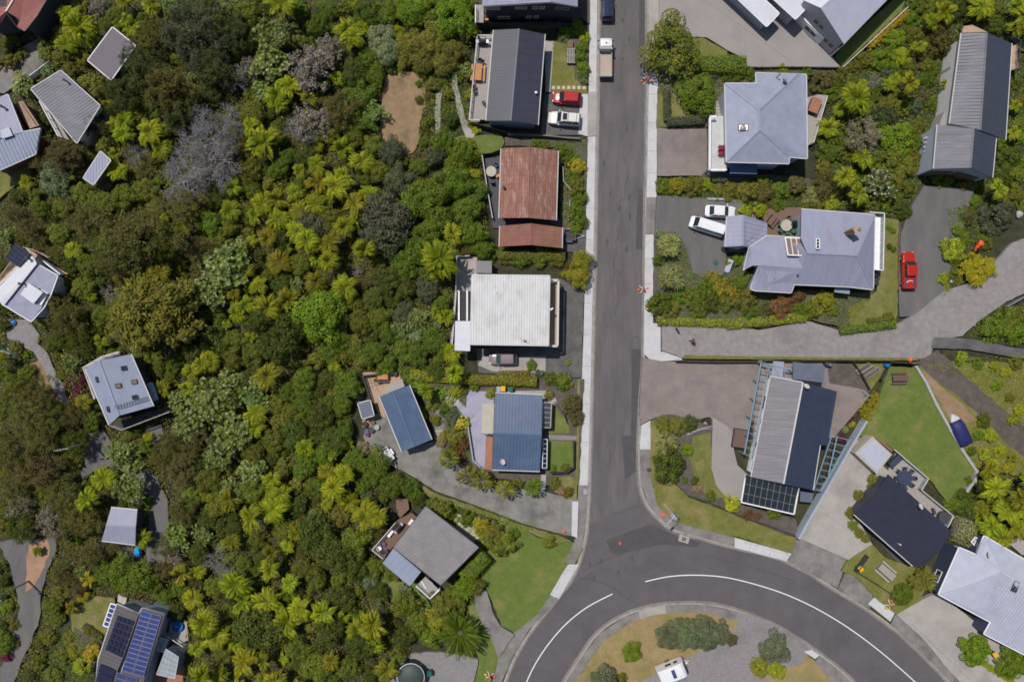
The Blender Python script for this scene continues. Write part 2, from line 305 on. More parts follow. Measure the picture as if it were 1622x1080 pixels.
def ribbon_pts(pts, w, smooth=True):
    q = smooth_poly(pts, 6, False) if smooth else [Vector(p[:2]) for p in pts]
    q = [Vector(P(p[0], p[1])[:2]) for p in q]; L = []; R = []
    for i, p in enumerate(q):
        d = q[min(i+1, len(q)-1)]-q[max(i-1, 0)]; d.normalize(); nn = Vector((-d.y, d.x)); L.append(p+nn*w/2); R.append(p-nn*w/2)
    return q, L, R
def ribbon(name, pts, w, z0, z1, mat, smooth=True, parent=None, kind=None):
    q, L, R = ribbon_pts(pts, w, smooth); b = MB(); n = len(q)
    for i in range(n-1):
        vs = [(*L[i], z0), (*R[i], z0), (*R[i+1], z0), (*L[i+1], z0), (*L[i], z1), (*R[i], z1), (*R[i+1], z1), (*L[i+1], z1)]
        fs = [(7, 6, 5, 4), (0, 3, 7, 4), (1, 5, 6, 2)]
        if i == 0: fs.append((0, 4, 5, 1))
        if i == n-2: fs.append((2, 6, 7, 3))
        b.add(vs, fs)
    o = b.build(name, mat, parent); 
    fix_normals(o)
    if kind: tag(o, kind=kind)
    return o
def gz(px, py):
    z = 0.0
    for pp, zz, x0, x1, y0, y1 in SLABS:
        if zz > z and x0 <= px <= x1 and y0 <= py <= y1 and inpoly(px, py, pp): z = zz
    return z
# ================================================================== GROUND
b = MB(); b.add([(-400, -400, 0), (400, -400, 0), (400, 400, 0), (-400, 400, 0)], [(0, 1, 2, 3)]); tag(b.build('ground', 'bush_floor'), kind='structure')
KW = [(949, -60), (948, 0), (946, 120), (944, 250), (941, 420), (937, 600), (933, 740), (930, 820), (922, 870), (905, 915), (872, 958), (842, 996), (815, 1040), (797, 1085), (785, 1130)]
KE = [(1025, -60), (1025, 0), (1025, 120), (1022, 330), (1019, 560), (1014, 640), (1011, 720), (1013, 765), (1022, 795), (1040, 818), (1068, 840), (1110, 852), (1160, 866), (1215, 878), (1265, 898), (1320, 932), (1375, 966), (1430, 1008), (1480, 1056), (1510, 1090), (1540, 1130)]
KI = [(870, 1130), (893, 1080), (915, 1045), (945, 1003), (985, 975), (1030, 960), (1080, 955), (1130, 957), (1170, 967), (1215, 984), (1255, 1006), (1300, 1036), (1345, 1073), (1385, 1120)]
sW, sE, sI = smooth_poly(KW, 5, False), smooth_poly(KE, 5, False), smooth_poly(KI, 5, False)
road = [tuple(p) for p in sW]+[(870, 1130), (785, 1130)][::-1][:0]+[tuple(p) for p in sI]+[tuple(p) for p in sE[::-1]]
slab('road', [p for p in road if p[1] < 835 or True], 'asphalt', z=0.012)
bend = [(930, 835), (960, 815), (1005, 800), (1022, 797)]+[tuple(p) for p in sE if p[1] > 800]+[tuple(p) for p in sI[::-1]]+[tuple(p) for p in sW[::-1] if p[1] > 850]
slab('road_bend', bend, 'asphalt_bend', rough=0.05, z=0.018, excl=False)
for k, pts in enumerate([[(1010, 300), (1020, 300), (1018, 395), (1007, 395)], [(1001, 553), (1016, 553), (1011, 700), (999, 700)], [(1013, 0), (1023, 0), (1023, 78), (1012, 78)],
                         [(960, 855), (1030, 830), (1075, 850), (1110, 858), (1105, 866), (1050, 862), (970, 878)], [(985, 690), (1008, 690), (1008, 745), (990, 760)]]):
    slab('road_patch', pts, 'asphalt_patch', rough=0.05, z=0.024+0.004*k, excl=False)
for pts in [[(925, 905), (945, 893), (975, 880), (1010, 868)], [(918, 915), (960, 925), (1010, 958)], [(850, 985), (900, 935), (940, 905)], [(1120, 880), (1180, 895), (1260, 920)]]:
    ribbon('road_seam', pts, 0.07, 0.01, 0.046+random.random()*0.003, 'asphalt_patch', kind='structure')
ribbon('road_marking', [(1022, 920.5), (1060, 912.5), (1103, 910.3), (1150, 914), (1200, 926), (1250, 943), (1300, 967), (1350, 998), (1400, 1036), (1450, 1080), (1480, 1110)], 0.13, 0.01, 0.052, 'line_white', kind='structure')
ribbon('road_marking', [(970, 940), (930, 961), (895, 989), (866, 1023), (845, 1056), (832, 1085), (822, 1115)], 0.13, 0.01, 0.052, 'line_white', kind='structure')
for k in range(26):
    t = random.random(); px = random.uniform(952, 1008); py = random.uniform(10, 830)
    if k > 16: px, py = random.uniform(900, 1010), random.uniform(850, 930)
    w_, l_ = random.uniform(.6, 2.2), random.uniform(1.5, 7); a = random.uniform(0, 6); pts = [(px+w_*math.cos(j*.785+a)*random.uniform(.6, 1.2), py+l_*math.sin(j*.785+a)*random.uniform(.6, 1.2)) for j in range(8)]
    slab('road_stain', pts, 'asphalt_patch', smooth=True, excl=False, z=.04+.0006*k)
for k in range(7):
    x = random.uniform(955, 1005); y = random.uniform(20, 700); pts = [(x+random.uniform(-5, 5), y+j*random.uniform(9, 16)) for j in range(6)]; ribbon('road_crack', pts, .045, .01, .056+.0006*k, 'asphalt_patch', kind='structure')
def off(pts, d):
    out = []
    for i, p in enumerate(pts):
        q = Vector(pts[min(i+1, len(pts)-1)])-Vector(pts[max(i-1, 0)]); q.normalize(); out.append((p[0]-q.y*d, p[1]+q.x*d))
    return out
ribbon('kerb', off(KW, -0.5), 0.34, 0.0, 0.105, 'kerb', kind='structure')
ribbon('kerb', off(KE, 1.0)[::1] and off(KE, -1.0), 0.34, 0.0, 0.105, 'kerb', kind='structure')
ribbon('kerb', off(KI, 1.0), 0.34, 0.0, 0.105, 'kerb', kind='structure')
# gutter channel
for Kx, d in ((KW, -3.4), (KE, 2.4), (KI, -2.6)):
    ribbon('road_channel', off(Kx, d), 0.25, 0.0, 0.058, 'concrete_old', kind='structure')
# --- verge lawns first
slab('verge', [(1030, 660), (1022, 720), (1026, 765), (1040, 800), (1070, 828), (1120, 842), (1180, 852), (1255, 880), (1262, 850), (1180, 820), (1100, 790), (1068, 760), (1060, 700), (1045, 660)], 'grass', rough=0.08)
slab('lawn', [(912, 858), (925, 870), (903, 905), (880, 940), (850, 975), (818, 1002), (795, 990), (770, 930), (758, 905), (765, 870), (745, 845), (800, 820), (850, 850)], 'grass_green', rough=0.12)
slab('verge', [(765, 985), (785, 1012), (790, 1045), (775, 1085), (750, 1085), (757, 1040), (735, 985), (745, 950), (757, 960)], 'grass_green', rough=0.1)
slab('traffic_island', [(880, 1120), (900, 1085), (922, 1050), (950, 1012), (988, 985), (1030, 971), (1080, 966), (1130, 969), (1165, 978), (1190, 1000), (1270, 1030), (1320, 1068), (1360, 1110)], 'grass_dry', rough=0.05)
slab('gravel_yard', [(1163, 967), (1200, 975), (1245, 998), (1285, 1022), (1268, 1050), (1210, 1075), (1180, 1130), (990, 1130), (1010, 1082), (1060, 1050), (1100, 1035), (1150, 1015), (1168, 985)], 'gravel', rough=0.12)
# --- footpaths beside the kerb
def between(K, d0, d1, y0, y1, xm=None):
    s = smooth_poly(K, 5, False); s = [tuple(p) for p in s]
    a = [p for p in s if y0 <= p[1] <= y1 and (xm is None or xm[0] <= p[0] <= xm[1])]
    return off(a, d0)+off(a, d1)[::-1]
slab('footpath', [(934, -40), (946.5, -40), (946, 0), (944.5, 120), (942.5, 250), (939.5, 420), (935.5, 600), (932, 735), (930.5, 768), (917, 768), (919, 690), (921, 600), (924, 540), (926, 460), (929, 300), (931, 210), (933, 100)], 'concrete_new')
slab('footpath', [(931, 768), (929, 820), (921, 870), (908, 895), (894, 888), (905, 868), (913, 848), (916, 768)], 'concrete_old')
slab('footpath', [(917, 893), (905, 913), (885, 948), (871, 941), (889, 910), (900, 893)], 'concrete_new')
slab('footpath', [(884, 946), (868, 966), (838, 996), (814, 1036), (796, 1075), (785, 1120), (768, 1120), (785, 1060), (790, 1040), (812, 1003), (850, 973), (871, 943)], 'concrete_mossy')
slab('crossing', [(1027, -40), (1043, -40), (1043, 65), (1028, 72)], 'concrete_pale')
slab('footpath', [(1028, 115), (1042, 115), (1039.5, 313), (1024, 313)], 'concrete_new')
slab('footpath', [(1024, 313), (1039, 313), (1037, 372), (1022, 372)], 'concrete_old')
slab('footpath', [(1022, 372), (1036, 372), (1034, 512), (1046, 512), (1046, 557), (1062, 557), (1079, 561), (1080, 570), (1047, 572), (1032, 572), (1019.5, 560)], 'concrete_new')
slab('footpath', [(1016, 667), (1030, 665), (1030, 711), (1013, 711)], 'concrete_new')
slab('footpath', [(1012.5, 711), (1029, 711), (1031, 760), (1041, 800), (1066, 825), (1110, 838), (1163, 850), (1163, 865), (1110, 850.5), (1068, 837.5), (1042, 817), (1025, 795), (1015, 762)], 'concrete_old')
slab('footpath', [(1163, 850.5), (1253, 876), (1245, 888), (1163, 866)], 'concrete_new')
slab('crossing', [(1263, 850), (1340, 884), (1326, 930), (1300, 917), (1247, 889), (1254, 876)], 'concrete_old')
slab('footpath', [(1340, 902), (1352, 910), (1383, 935), (1376, 965), (1326, 933)], 'concrete_mossy')
slab('footpath', [(1384, 945), (1416, 970), (1409, 983), (1374, 955)], 'concrete_new')
slab('footpath', [(1417, 972), (1460, 1006), (1510, 1060), (1545, 1100), (1530, 1120), (1505, 1080), (1478, 1052), (1410, 989)], 'concrete_mossy')
slab('footpath', [(897, 1077), (918, 1044), (948, 1004), (987, 977), (1010, 968.5), (1014, 978), (993, 988), (956, 1013), (930, 1050), (906, 1090)], 'concrete_mossy')
slab('footpath', [(1010, 967), (1030, 961.5), (1053, 958), (1055, 970), (1032, 973), (1014, 979)], 'concrete_pale')
slab('footpath', [(1053.5, 958), (1080, 956.5), (1119, 957.5), (1119, 969), (1080, 968), (1055, 970)], 'concrete_old')
slab('footpath', [(1119.5, 958), (1167, 968), (1164, 982), (1119, 969)], 'concrete_old')
slab('footpath', [(1245, 1000), (1270, 1014), (1284, 1030), (1275, 1040), (1240, 1015)], 'concrete_old')
slab('footpath', [(1284, 1028), (1297, 1036), (1290, 1042), (1272, 1030)], 'concrete_new')
slab('footpath', [(1297, 1037), (1343, 1074), (1365, 1110), (1345, 1110), (1290, 1048)], 'concrete_mossy')
for px, py, qx, qy in [(1041.5, 150, 1026, 150), (1041, 195, 1025, 195), (1040, 240, 1025, 240), (1039, 275, 1024, 275), (1036, 410, 1021.5, 410), (1035, 450, 1021, 450), (1034, 490, 1020.5, 490), (942, 30, 934, 30), (941, 75, 933, 75), (940, 130, 932, 130),
                       (940, 330, 928.5, 330), (937, 380, 927, 380), (937, 430, 926.5, 430), (936, 480, 925.5, 480), (935, 530, 924, 530), (935, 580, 922, 580), (933, 640, 920, 640), (932, 700, 919, 700), (1190, 858, 1186, 872), (1222, 867, 1217, 880)]:
    ribbon('footpath_joint', [(px, py), (qx, qy)], 0.045, 0.05, gz((px+qx)/2, (py+qy)/2)+0.004, 'concrete_old', smooth=False, kind='structure')
# --- west side of the road
slab('driveway', [(862, 150), (920, 150), (918, 215), (856, 215)], 'asphalt_old', rough=0.04)
slab('driveway', [(919, 150), (931, 150), (930, 217), (916, 213)], 'concrete_new')
slab('crossing', [(931.5, 147), (945.5, 146), (944, 216), (930, 217)], 'concrete_pale')
slab('lawn', [(874, 66), (895, 70), (932, 70), (930, 149), (873, 149)], 'grass', rough=0.06)
slab('path', [(863, 66), (877, 68), (872, 147), (864, 147)], 'concrete_pale')
slab('garden_bed', [(893, 45), (933, 42), (931, 128), (910, 128), (908, 75), (895, 70)], 'dirt_dark', rough=0.1, excl=False)
slab('yard', [(750, 30), (800, 44), (880, 44), (908, 40), (920, 30), (934, 40), (934, 0), (750, 0)], 'dirt_dark', excl=True)
slab('lawn', [(706, 222), (745, 215), (790, 212), (800, 226), (792, 240), (765, 246), (735, 240)], 'grass_green', rough=0.2, excl=False)
slab('garden_bed', [(800, 218), (925, 224), (925, 236), (800, 232)], 'dirt_dark', rough=.1, excl=False)
slab('clearing', [(618, 118), (655, 117), (671, 133), (675, 165), (667, 187), (666, 212), (659, 236), (642, 247), (620, 240), (607, 218), (603, 190), (607, 148)], 'dirt', smooth=True, rough=0.14)
slab('path', [(699, 128), (706, 125), (709, 130), (702, 143), (699, 160), (698, 180), (697, 212), (690, 212), (689, 180), (692, 150)], 'concrete_pale', smooth=True, rough=0.06)
slab('path', [(717, 118), (723, 117), (726, 140), (732, 165), (740, 195), (752, 215), (740, 220), (730, 195), (722, 165), (716, 135)], 'concrete_pale', smooth=True, rough=0.06)
slab('garden_bed', [(870, 225), (930, 222), (926, 400), (886, 400), (888, 350), (888, 238)], 'dirt_dark', rough=0.1, excl=False)
slab('driveway', [(886, 361), (928, 366), (927, 402), (888, 398)], 'asphalt_old')
slab('yard', [(780, 345), (890, 347), (891, 362), (780, 362)], 'terrace_dark')
slab('yard', [(764, 252), (796, 245), (796, 350), (780, 348)], 'terrace_dark')
slab('driveway', [(868, 440), (925, 445), (921, 598), (864, 598), (758, 590), (755, 552), (880, 548)], 'asphalt_old', rough=0.05)
slab('parking_pad', [(765, 564), (864, 564), (864, 590), (780, 588), (757, 578)], 'concrete_pale')
slab('terrace', [(724, 406), (756, 408), (756, 470), (735, 470), (716, 545), (713, 545), (720, 470)], 'concrete_pale')
slab('garden_bed', [(645, 592), (925, 600), (916, 768), (905, 775), (860, 765), (760, 752), (742, 725), (715, 700), (700, 735), (690, 700), (680, 650), (660, 600)], 'dirt_dark', rough=0.1, excl=False)
slab('driveway', [(576, 690), (600, 655), (620, 640), (660, 706), (690, 697), (700, 718), (735, 742), (770, 762), (830, 774), (870, 780), (916, 790), (914, 848), (895, 846), (830, 828), (750, 798), (690, 776), (640, 745), (590, 722)], 'concrete_mossy', rough=0.05)
slab('path', [(687, 630), (695, 633), (703, 660), (708, 695), (696, 718), (688, 690), (690, 660)], 'concrete_mossy', rough=0.08)
for k in range(4): slab('path_step', [(690, 681+5*k), (702, 680+5*k), (703, 683+5*k), (690, 684+5*k)], 'concrete_pale')
slab('crossing', [(906, 793), (916, 793), (914, 850), (905, 847)], 'concrete_new')
slab('path', [(799, 619), (870, 618), (881, 632), (882, 640), (862, 636), (858, 626), (799, 625)], 'concrete_pale')
slab('terrace', [(741, 616), (760, 619), (782, 620), (783, 690), (770, 692), (768, 742), (750, 727), (741, 668), (738, 648)], 'lavender_paint')
slab('lawn', [(867, 637), (880, 645), (900, 668), (902, 685), (868, 687)], 'grass_green', rough=0.05)
slab('path', [(866, 687), (914, 690), (914, 697), (866, 695)], 'concrete_old')
slab('lawn', [(869, 697), (906, 698), (908, 738), (895, 746), (869, 742)], 'grass_green', rough=0.05)
slab('lawn', [(884, 755), (903, 753), (914, 760), (913, 788), (897, 790)], 'grass', rough=0.08)
slab('path', [(857, 750), (865, 750), (863, 780), (856, 780)], 'concrete_pale')
slab('verge', [(914, 600), (919, 600), (917, 690), (916, 766), (910, 766), (913, 690)], 'grass', rough=0.03)
slab('lawn', [(640, 748), (690, 780), (750, 801), (830, 831), (890, 848), (905, 855), (880, 858), (800, 826), (740, 806), (680, 785)], 'grass', rough=0.08, excl=False)
slab('garden_bed', [(715, 812), (760, 818), (770, 845), (750, 855), (725, 835)], 'pale_stone', rough=0.1)
slab('driveway', [(750, 935), (762, 930), (772, 935), (780, 965), (793, 990), (815, 1003), (790, 1040), (780, 1015), (765, 985), (755, 965)], 'concrete_old', rough=0.06)
slab('lawn', [(600, 890), (640, 905), (680, 950), (690, 985), (650, 980), (620, 950), (590, 910)], 'grass_green', rough=0.2, excl=False)
slab('yard', [(620, 1035), (690, 1030), (735, 1035), (758, 1042), (750, 1085), (620, 1090)], 'gravel', rough=0.1)
# --- far west
slab('track', [(20, 90), (75, 55), (85, 90), (45, 125), (10, 150), (-20, 150), (-20, 110)], 'concrete_mossy', rough=0.1)
slab('lawn', [(-20, 275), (30, 262), (50, 255), (52, 285), (20, 300), (0, 318), (-20, 320)], 'grass', rough=0.1)
slab('yard', [(15, 505), (50, 508), (66, 530), (64, 545), (80, 560), (86, 580), (105, 615), (112, 640), (100, 640), (88, 620), (70, 580), (56, 556), (30, 545), (14, 535)], 'gravel', rough=0.1)
slab('garden_bed', [(50, 575), (66, 570), (90, 618), (100, 640), (80, 625), (58, 600)], 'dirt', rough=0.12, excl=True)
slab('driveway', [(138, 684), (165, 680), (180, 700), (182, 728), (222, 735), (250, 755), (268, 790), (270, 830), (262, 895), (234, 890), (237, 840), (240, 790), (215, 758), (180, 735), (150, 745), (134, 760), (128, 730)], 'asphalt_drive', rough=0.08)
slab('driveway', [(232, 675), (258, 672), (262, 690), (245, 700)], 'asphalt_drive', rough=0.05)
slab('track', [(0, 855), (88, 850), (92, 868), (80, 900), (68, 935), (68, 975), (50, 1020), (20, 1090), (-10, 1090), (25, 1000), (35, 960), (22, 900)], 'asphalt_drive', rough=0.16)
slab('bank', [(50, 860), (78, 852), (84, 870), (60, 925), (46, 935), (44, 890)], 'dirt_orange', rough=0.15)
slab('yard', [(188, 866), (225, 866), (228, 888), (195, 892)], 'dirt_dark', rough=0.1)
slab('lawn', [(120, 950), (150, 942), (185, 945), (180, 990), (165, 1010), (150, 1012), (120, 1000), (114, 975)], 'grass', rough=0.15)
slab('yard', [(120, 990), (165, 1012), (150, 1060), (125, 1060)], 'dirt_dark', rough=0.15)
slab('yard', [(228, 1062), (262, 1060), (295, 1050), (290, 1090), (210, 1090)], 'terracotta')
# --- east side
slab('driveway', [(1043, -40), (1170, -40), (1262, 36), (1310, 84), (1330, 110), (1180, 108), (1178, 96), (1150, 82), (1118, 62), (1086, 60), (1043, 72)], 'concrete_plain')
slab('lawn', [(1045, 70), (1110, 62), (1150, 84), (1150, 110), (1110, 115), (1045, 115)], 'grass', rough=0.1)
slab('lawn', [(1337, 70), (1415, 0), (1432, 0), (1425, 20), (1330, 108), (1320, 92)], 'grass_green', rough=0.02)
slab('garden_bed', [(1042, 112), (1180, 110), (1320, 112), (1320, 130), (1280, 120), (1200, 130), (1148, 140), (1128, 190), (1116, 206), (1040, 204)], 'dirt_dark', rough=0.08, excl=False)
slab('lawn', [(1041, 150), (1055, 150), (1095, 155), (1100, 188), (1056, 200), (1040, 204)], 'grass', rough=0.1)
slab('driveway', [(1040, 204), (1056, 206), (1118, 206), (1119, 280), (1040, 280)], 'asphalt_brown', rough=0.04)
slab('yard', [(1118, 270), (1280, 284), (1282, 300), (1100, 290)], 'terrace_dark')
slab('driveway', [(1039, 311), (1170, 318), (1196, 345), (1190, 400), (1150, 400), (1145, 438), (1125, 442), (1096, 432), (1082, 385), (1068, 368), (1036, 372)], 'asphalt_drive', rough=0.05)
slab('garden_bed', [(1035, 370), (1066, 368), (1084, 388), (1096, 432), (1130, 443), (1175, 420), (1190, 455), (1380, 465), (1340, 520), (1275, 505), (1200, 520), (1140, 510), (1046, 515), (1034, 500)], 'dirt_dark', rough=0.08, excl=False)
slab('yard', [(1208, 330), (1270, 330), (1270, 378), (1208, 378)], 'timber_brown')
slab('lawn', [(1388, 345), (1420, 350), (1418, 500), (1408, 518), (1345, 522), (1340, 490), (1385, 462)], 'grass', rough=0.06)
slab('driveway', [(1460, 295), (1540, 300), (1530, 330), (1512, 395), (1490, 465), (1450, 500), (1422, 502), (1420, 470), (1424, 370), (1440, 330)], 'asphalt_drive', rough=0.06)
slab('driveway', [(1047, 516), (1140, 513), (1200, 523), (1275, 508), (1330, 524), (1420, 512), (1450, 495), (1490, 462), (1545, 445), (1600, 385), (1640, 370), (1640, 455), (1590, 478), (1545, 510), (1520, 532), (1475, 540), (1470, 568), (1330, 569), (1200, 566), (1079, 566), (1047, 555)], 'concrete_brushed', rough=0.05)
slab('driveway', [(1475, 534), (1530, 536), (1640, 558), (1640, 572), (1530, 553), (1471, 551)], 'asphalt_old', rough=0.04)
slab('garden_strip', [(1082, 562), (1200, 564.5), (1450, 566.5), (1450, 570.5), (1200, 569), (1082, 568)], 'weeds', rough=0.03, excl=False)
slab('driveway', [(1017, 566), (1048, 572), (1210, 574), (1200, 640), (1180, 690), (1150, 700), (1145, 680), (1122, 660), (1095, 665), (1060, 655), (1032, 662), (1013, 672), (1012, 640)], 'asphalt_brown', rough=0.05)
slab('garden_bed', [(1035, 660), (1062, 655), (1100, 664), (1125, 675), (1126, 760), (1150, 790), (1180, 800), (1258, 820), (1262, 850), (1250, 847), (1170, 816), (1090, 784), (1060, 755), (1052, 700)], 'dirt_dark', rough=0.08, excl=False)
slab('lawn', [(1096, 690), (1124, 684), (1125, 745), (1150, 788), (1120, 785), (1100, 765), (1090, 720)], 'grass', rough=0.08)
slab('path', [(1127, 660), (1150, 674), (1165, 690), (1160, 710), (1166, 735), (1182, 750), (1176, 792), (1150, 788), (1133, 768), (1125, 740)], 'concrete_plain', smooth=False)
slab('yard', [(1200, 570), (1320, 572), (1375, 625), (1318, 692), (1190, 700)], 'asphalt_brown')
slab('garden_bed', [(1308, 574), (1345, 574), (1372, 618), (1310, 606)], 'dirt_dark', rough=0.05)
slab('yard', [(1345, 574), (1405, 574), (1390, 600), (1375, 618)], 'weeds', rough=0.1)
slab('lawn', [(1406, 580), (1446, 582), (1462, 606), (1500, 680), (1540, 745), (1528, 765), (1500, 800), (1475, 765), (1440, 735), (1415, 712), (1388, 694), (1360, 690), (1370, 660), (1385, 640), (1398, 600)], 'grass_green', rough=0.06)
slab('driveway', [(1352, 695), (1420, 760), (1350, 810), (1378, 860), (1340, 884), (1262, 850), (1290, 800)], 'concrete_pale', rough=0.03)
slab('lawn', [(1340, 884), (1378, 860), (1400, 882), (1470, 905), (1455, 945), (1440, 958), (1416, 970), (1384, 945), (1352, 910), (1330, 902)], 'grass', rough=0.06)
slab('driveway', [(1416, 970), (1455, 948), (1480, 935), (1545, 985), (1565, 1008), (1620, 1040), (1640, 1100), (1560, 1120), (1500, 1060), (1455, 1005)], 'concrete_pale', rough=0.04)
slab('weedy_bank', [(1440, 573), (1640, 575), (1640, 760), (1560, 740), (1540, 745), (1500, 680), (1462, 606)], 'weeds', rough=0.15, excl=False)
slab('track', [(1447, 573), (1480, 555), (1500, 570), (1530, 600), (1570, 635), (1640, 690), (1640, 740), (1595, 705), (1560, 668), (1510, 625), (1475, 600)], 'dirt_dark', rough=0.12)
slab('bank', [(1455, 585), (1475, 602), (1520, 640), (1545, 665), (1530, 668), (1500, 660), (1480, 630)], 'dirt', rough=0.15, excl=True)
# expansion joints in the drives
for a, c in [((598, 700), (640, 690)), ((640, 745), (668, 712)), ((700, 778), (722, 742)), ((760, 800), (778, 768)), ((830, 826), (842, 778)), ((1568, 448), (1600, 476)), ((1180, 30), (1178, 96)), ((1110, 0), (1250, 100)), ((1270, 862), (1330, 888)), ((1300, 810), (1345, 840)), ((1500, 1010), (1548, 985)), ((1440, 985), (1545, 1085))]:
    ribbon('driveway_joint', [a, c], 0.05, 0.05, gz((a[0]+c[0])/2, (a[1]+c[1])/2)+0.004, 'concrete_old', smooth=False, kind='structure')
# ================================================================== BUILDINGS
def clip_line(poly, o, d):
    """2d convex-ish polygon, line o + t d -> list of (t0,t1)"""
    ts = []; n = len(poly); nx, ny = -d[1], d[0]
    for i in range(n):
        a, b_ = poly[i], poly[(i+1) % n]
        da = (a[0]-o[0])*nx+(a[1]-o[1])*ny; db = (b_[0]-o[0])*nx+(b_[1]-o[1])*ny
        if (da > 0) != (db > 0):
            t = da/(da-db); x, y = a[0]+(b_[0]-a[0])*t, a[1]+(b_[1]-a[1])*t
            ts.append((x-o[0])*d[0]+(y-o[1])*d[1])
    ts.sort(); return [(ts[i], ts[i+1]) for i in range(0, len(ts)-1, 2)]
def roof_mb(faces, th=0.14, ribs=0, ribw=0.05, ribh=0.035, rows=0, ribdir=None, mb=None):
    """faces: lists of 3d points. ribs = spacing of standing ribs down the slope, rows = spacing of tile courses"""
    b = mb or MB()
    for f in faces:
        f = [Vector(p) for p in f]
        n = Vector((0, 0, 0)); c = sum(f, Vector())/len(f)
        for i in range(len(f)): n += (f[i]-c).cross(f[(i+1) % len(f)]-c)
        if n.z < 0: f = f[::-1]; n = -n
        n.normalize(); k = len(f)
        vs = f+[p-Vector((0, 0, th)) for p in f]
        b.add(vs, [tuple(range(k)), tuple(range(2*k-1, k-1, -1))]+[(i, i+k, (i+1) % k+k, (i+1) % k) for i in range(k)])
        if ribs or rows:
            if ribdir is not None: v = Vector((ribdir[0], ribdir[1], 0)); v = (v-n*v.dot(n)).normalized()
            else:
                v = Vector((n.x, n.y, 0))
                if v.length < 0.01: v = Vector((0, 1, 0))
                v = (v-n*v.dot(n)).normalized()
            u = v.cross(n).normalized(); o = f[0]
            q = [((p-o).dot(u), (p-o).dot(v)) for p in f]
            if ribs:
                lo, hi = min(p[0] for p in q), max(p[0] for p in q); x = lo+ribs*0.5
                while x < hi:
                    for t0, t1 in clip_line(q, (x, 0), (0, 1)):
                        if t1-t0 > 0.1:
                            A = o+u*x+v*(t0+0.01)+n*(ribh/2); B = o+u*x+v*(t1-0.01)+n*(ribh/2)
                            w = u*ribw/2; hh = n*ribh/2
                            b.add([A-w-hh, A+w-hh, A+w*.6+hh, A-w*.6+hh, B-w-hh, B+w-hh, B+w*.6+hh, B-w*.6+hh], [(3, 2, 6, 7), (1, 5, 6, 2), (0, 3, 7, 4), (0, 1, 2, 3), (7, 6, 5, 4)])
                    x += ribs
            if rows:
                lo, hi = min(p[1] for p in q), max(p[1] for p in q); y = lo+rows*0.5
                while y < hi:
                    for t0, t1 in clip_line(q, (0, y), (1, 0)):
                        if t1-t0 > 0.1:
                            A = o+v*y+u*t0+n*0.012; B = o+v*y+u*t1+n*0.012
                            b.add([A+v*0.03, A-v*0.03, B-v*0.03, B+v*0.03, A+n*.02-v*0.02, B+n*.02-v*0.02], [(1, 2, 5, 4), (4, 5, 3, 0)])
                    y += rows
    return b
def inset(poly, d):
    n = len(poly); a = sum(poly[i][0]*poly[(i+1) % n][1]-poly[(i+1) % n][0]*poly[i][1] for i in range(n)); sg = 1 if a > 0 else -1
    out = []
    for i in range(n):
        p0, p1, p2 = (Vector(poly[(i+k) % n][:2]) for k in (-1, 0, 1))
        e1 = (p1-p0).normalized(); e2 = (p2-p1).normalized()
        n1 = Vector((-e1.y, e1.x))*sg; n2 = Vector((-e2.y, e2.x))*sg
        m = n1+n2
        if m.length < 1e-3: out.append(p1+n1*d)
        else:
            m.normalize(); out.append(p1+m*(d/max(0.35, m.dot(n1))))
    return out
class House: pass
def house(name, label, outline, roofs, wall_mat, cat='house', over=0.4, z0=0.0, gutter='trim_pale', gut_edges=None, ridge=None, ridge_mat=None, group=None, exclude=True):
    """outline: px,py,z of the eaves (walls follow it inset); roofs: list of dict(f=[[(px,py,z)..]..], mat, ribs, rows, name)"""
    W = [P(*p) for p in outline]; c = sum(W, Vector())/len(W)
    t = thing(name, label, cat, (c.x, c.y, 0), group=group)
    h = House(); h.t = t; h.c = c
    fp = inset([(p.x, p.y) for p in W], over); h.fp = fp; h.W = W
    b = MB(); b.prism([tuple(p) for p in fp], z0, [max(0.3, p.z-0.13) for p in W]); b.build('wall', wall_mat, t)
    for r in roofs:
        fs = [[P(*p) for p in f] for f in r['f']]
        rd = None
        if 'rd' in r: a, e = P(*r['rd'][0]), P(*r['rd'][1]); rd = (e-a)
        roof_mb(fs, ribs=r.get('ribs', 0), ribw=r.get('ribw', 0.05), ribh=r.get('ribh', 0.035), rows=r.get('rows', 0), ribdir=rd).build(r.get('name', 'roof'), r['mat'], t)
    if gutter:
        n = len(W)
        for i in range(n):
            if gut_edges is None or i in gut_edges:
                a, e = W[i]-Vector((0, 0, 0.06)), W[(i+1) % n]-Vector((0, 0, 0.06)); d = (e-a)
                if d.length < 0.3: continue
                d.normalize(); nn = Vector((d.y, -d.x, 0)); 
                if nn.dot((a+e)/2-c) < 0: nn = -nn
                b = MB(); b.bar(a+nn*0.056, e+nn*0.056, 0.11, 0.12); b.build('gutter', gutter, t)
    if ridge:
        b = MB()
        for a, e in ridge: b.bar(P(*a)+Vector((0, 0, 0.03)), P(*e)+Vector((0, 0, 0.03)), 0.2, 0.07)
        b.build('ridge_cap', ridge_mat or roofs[0]['mat'], t)
    if exclude: EXCL.append([(p[0], p[1]) for p in outline])
    return h
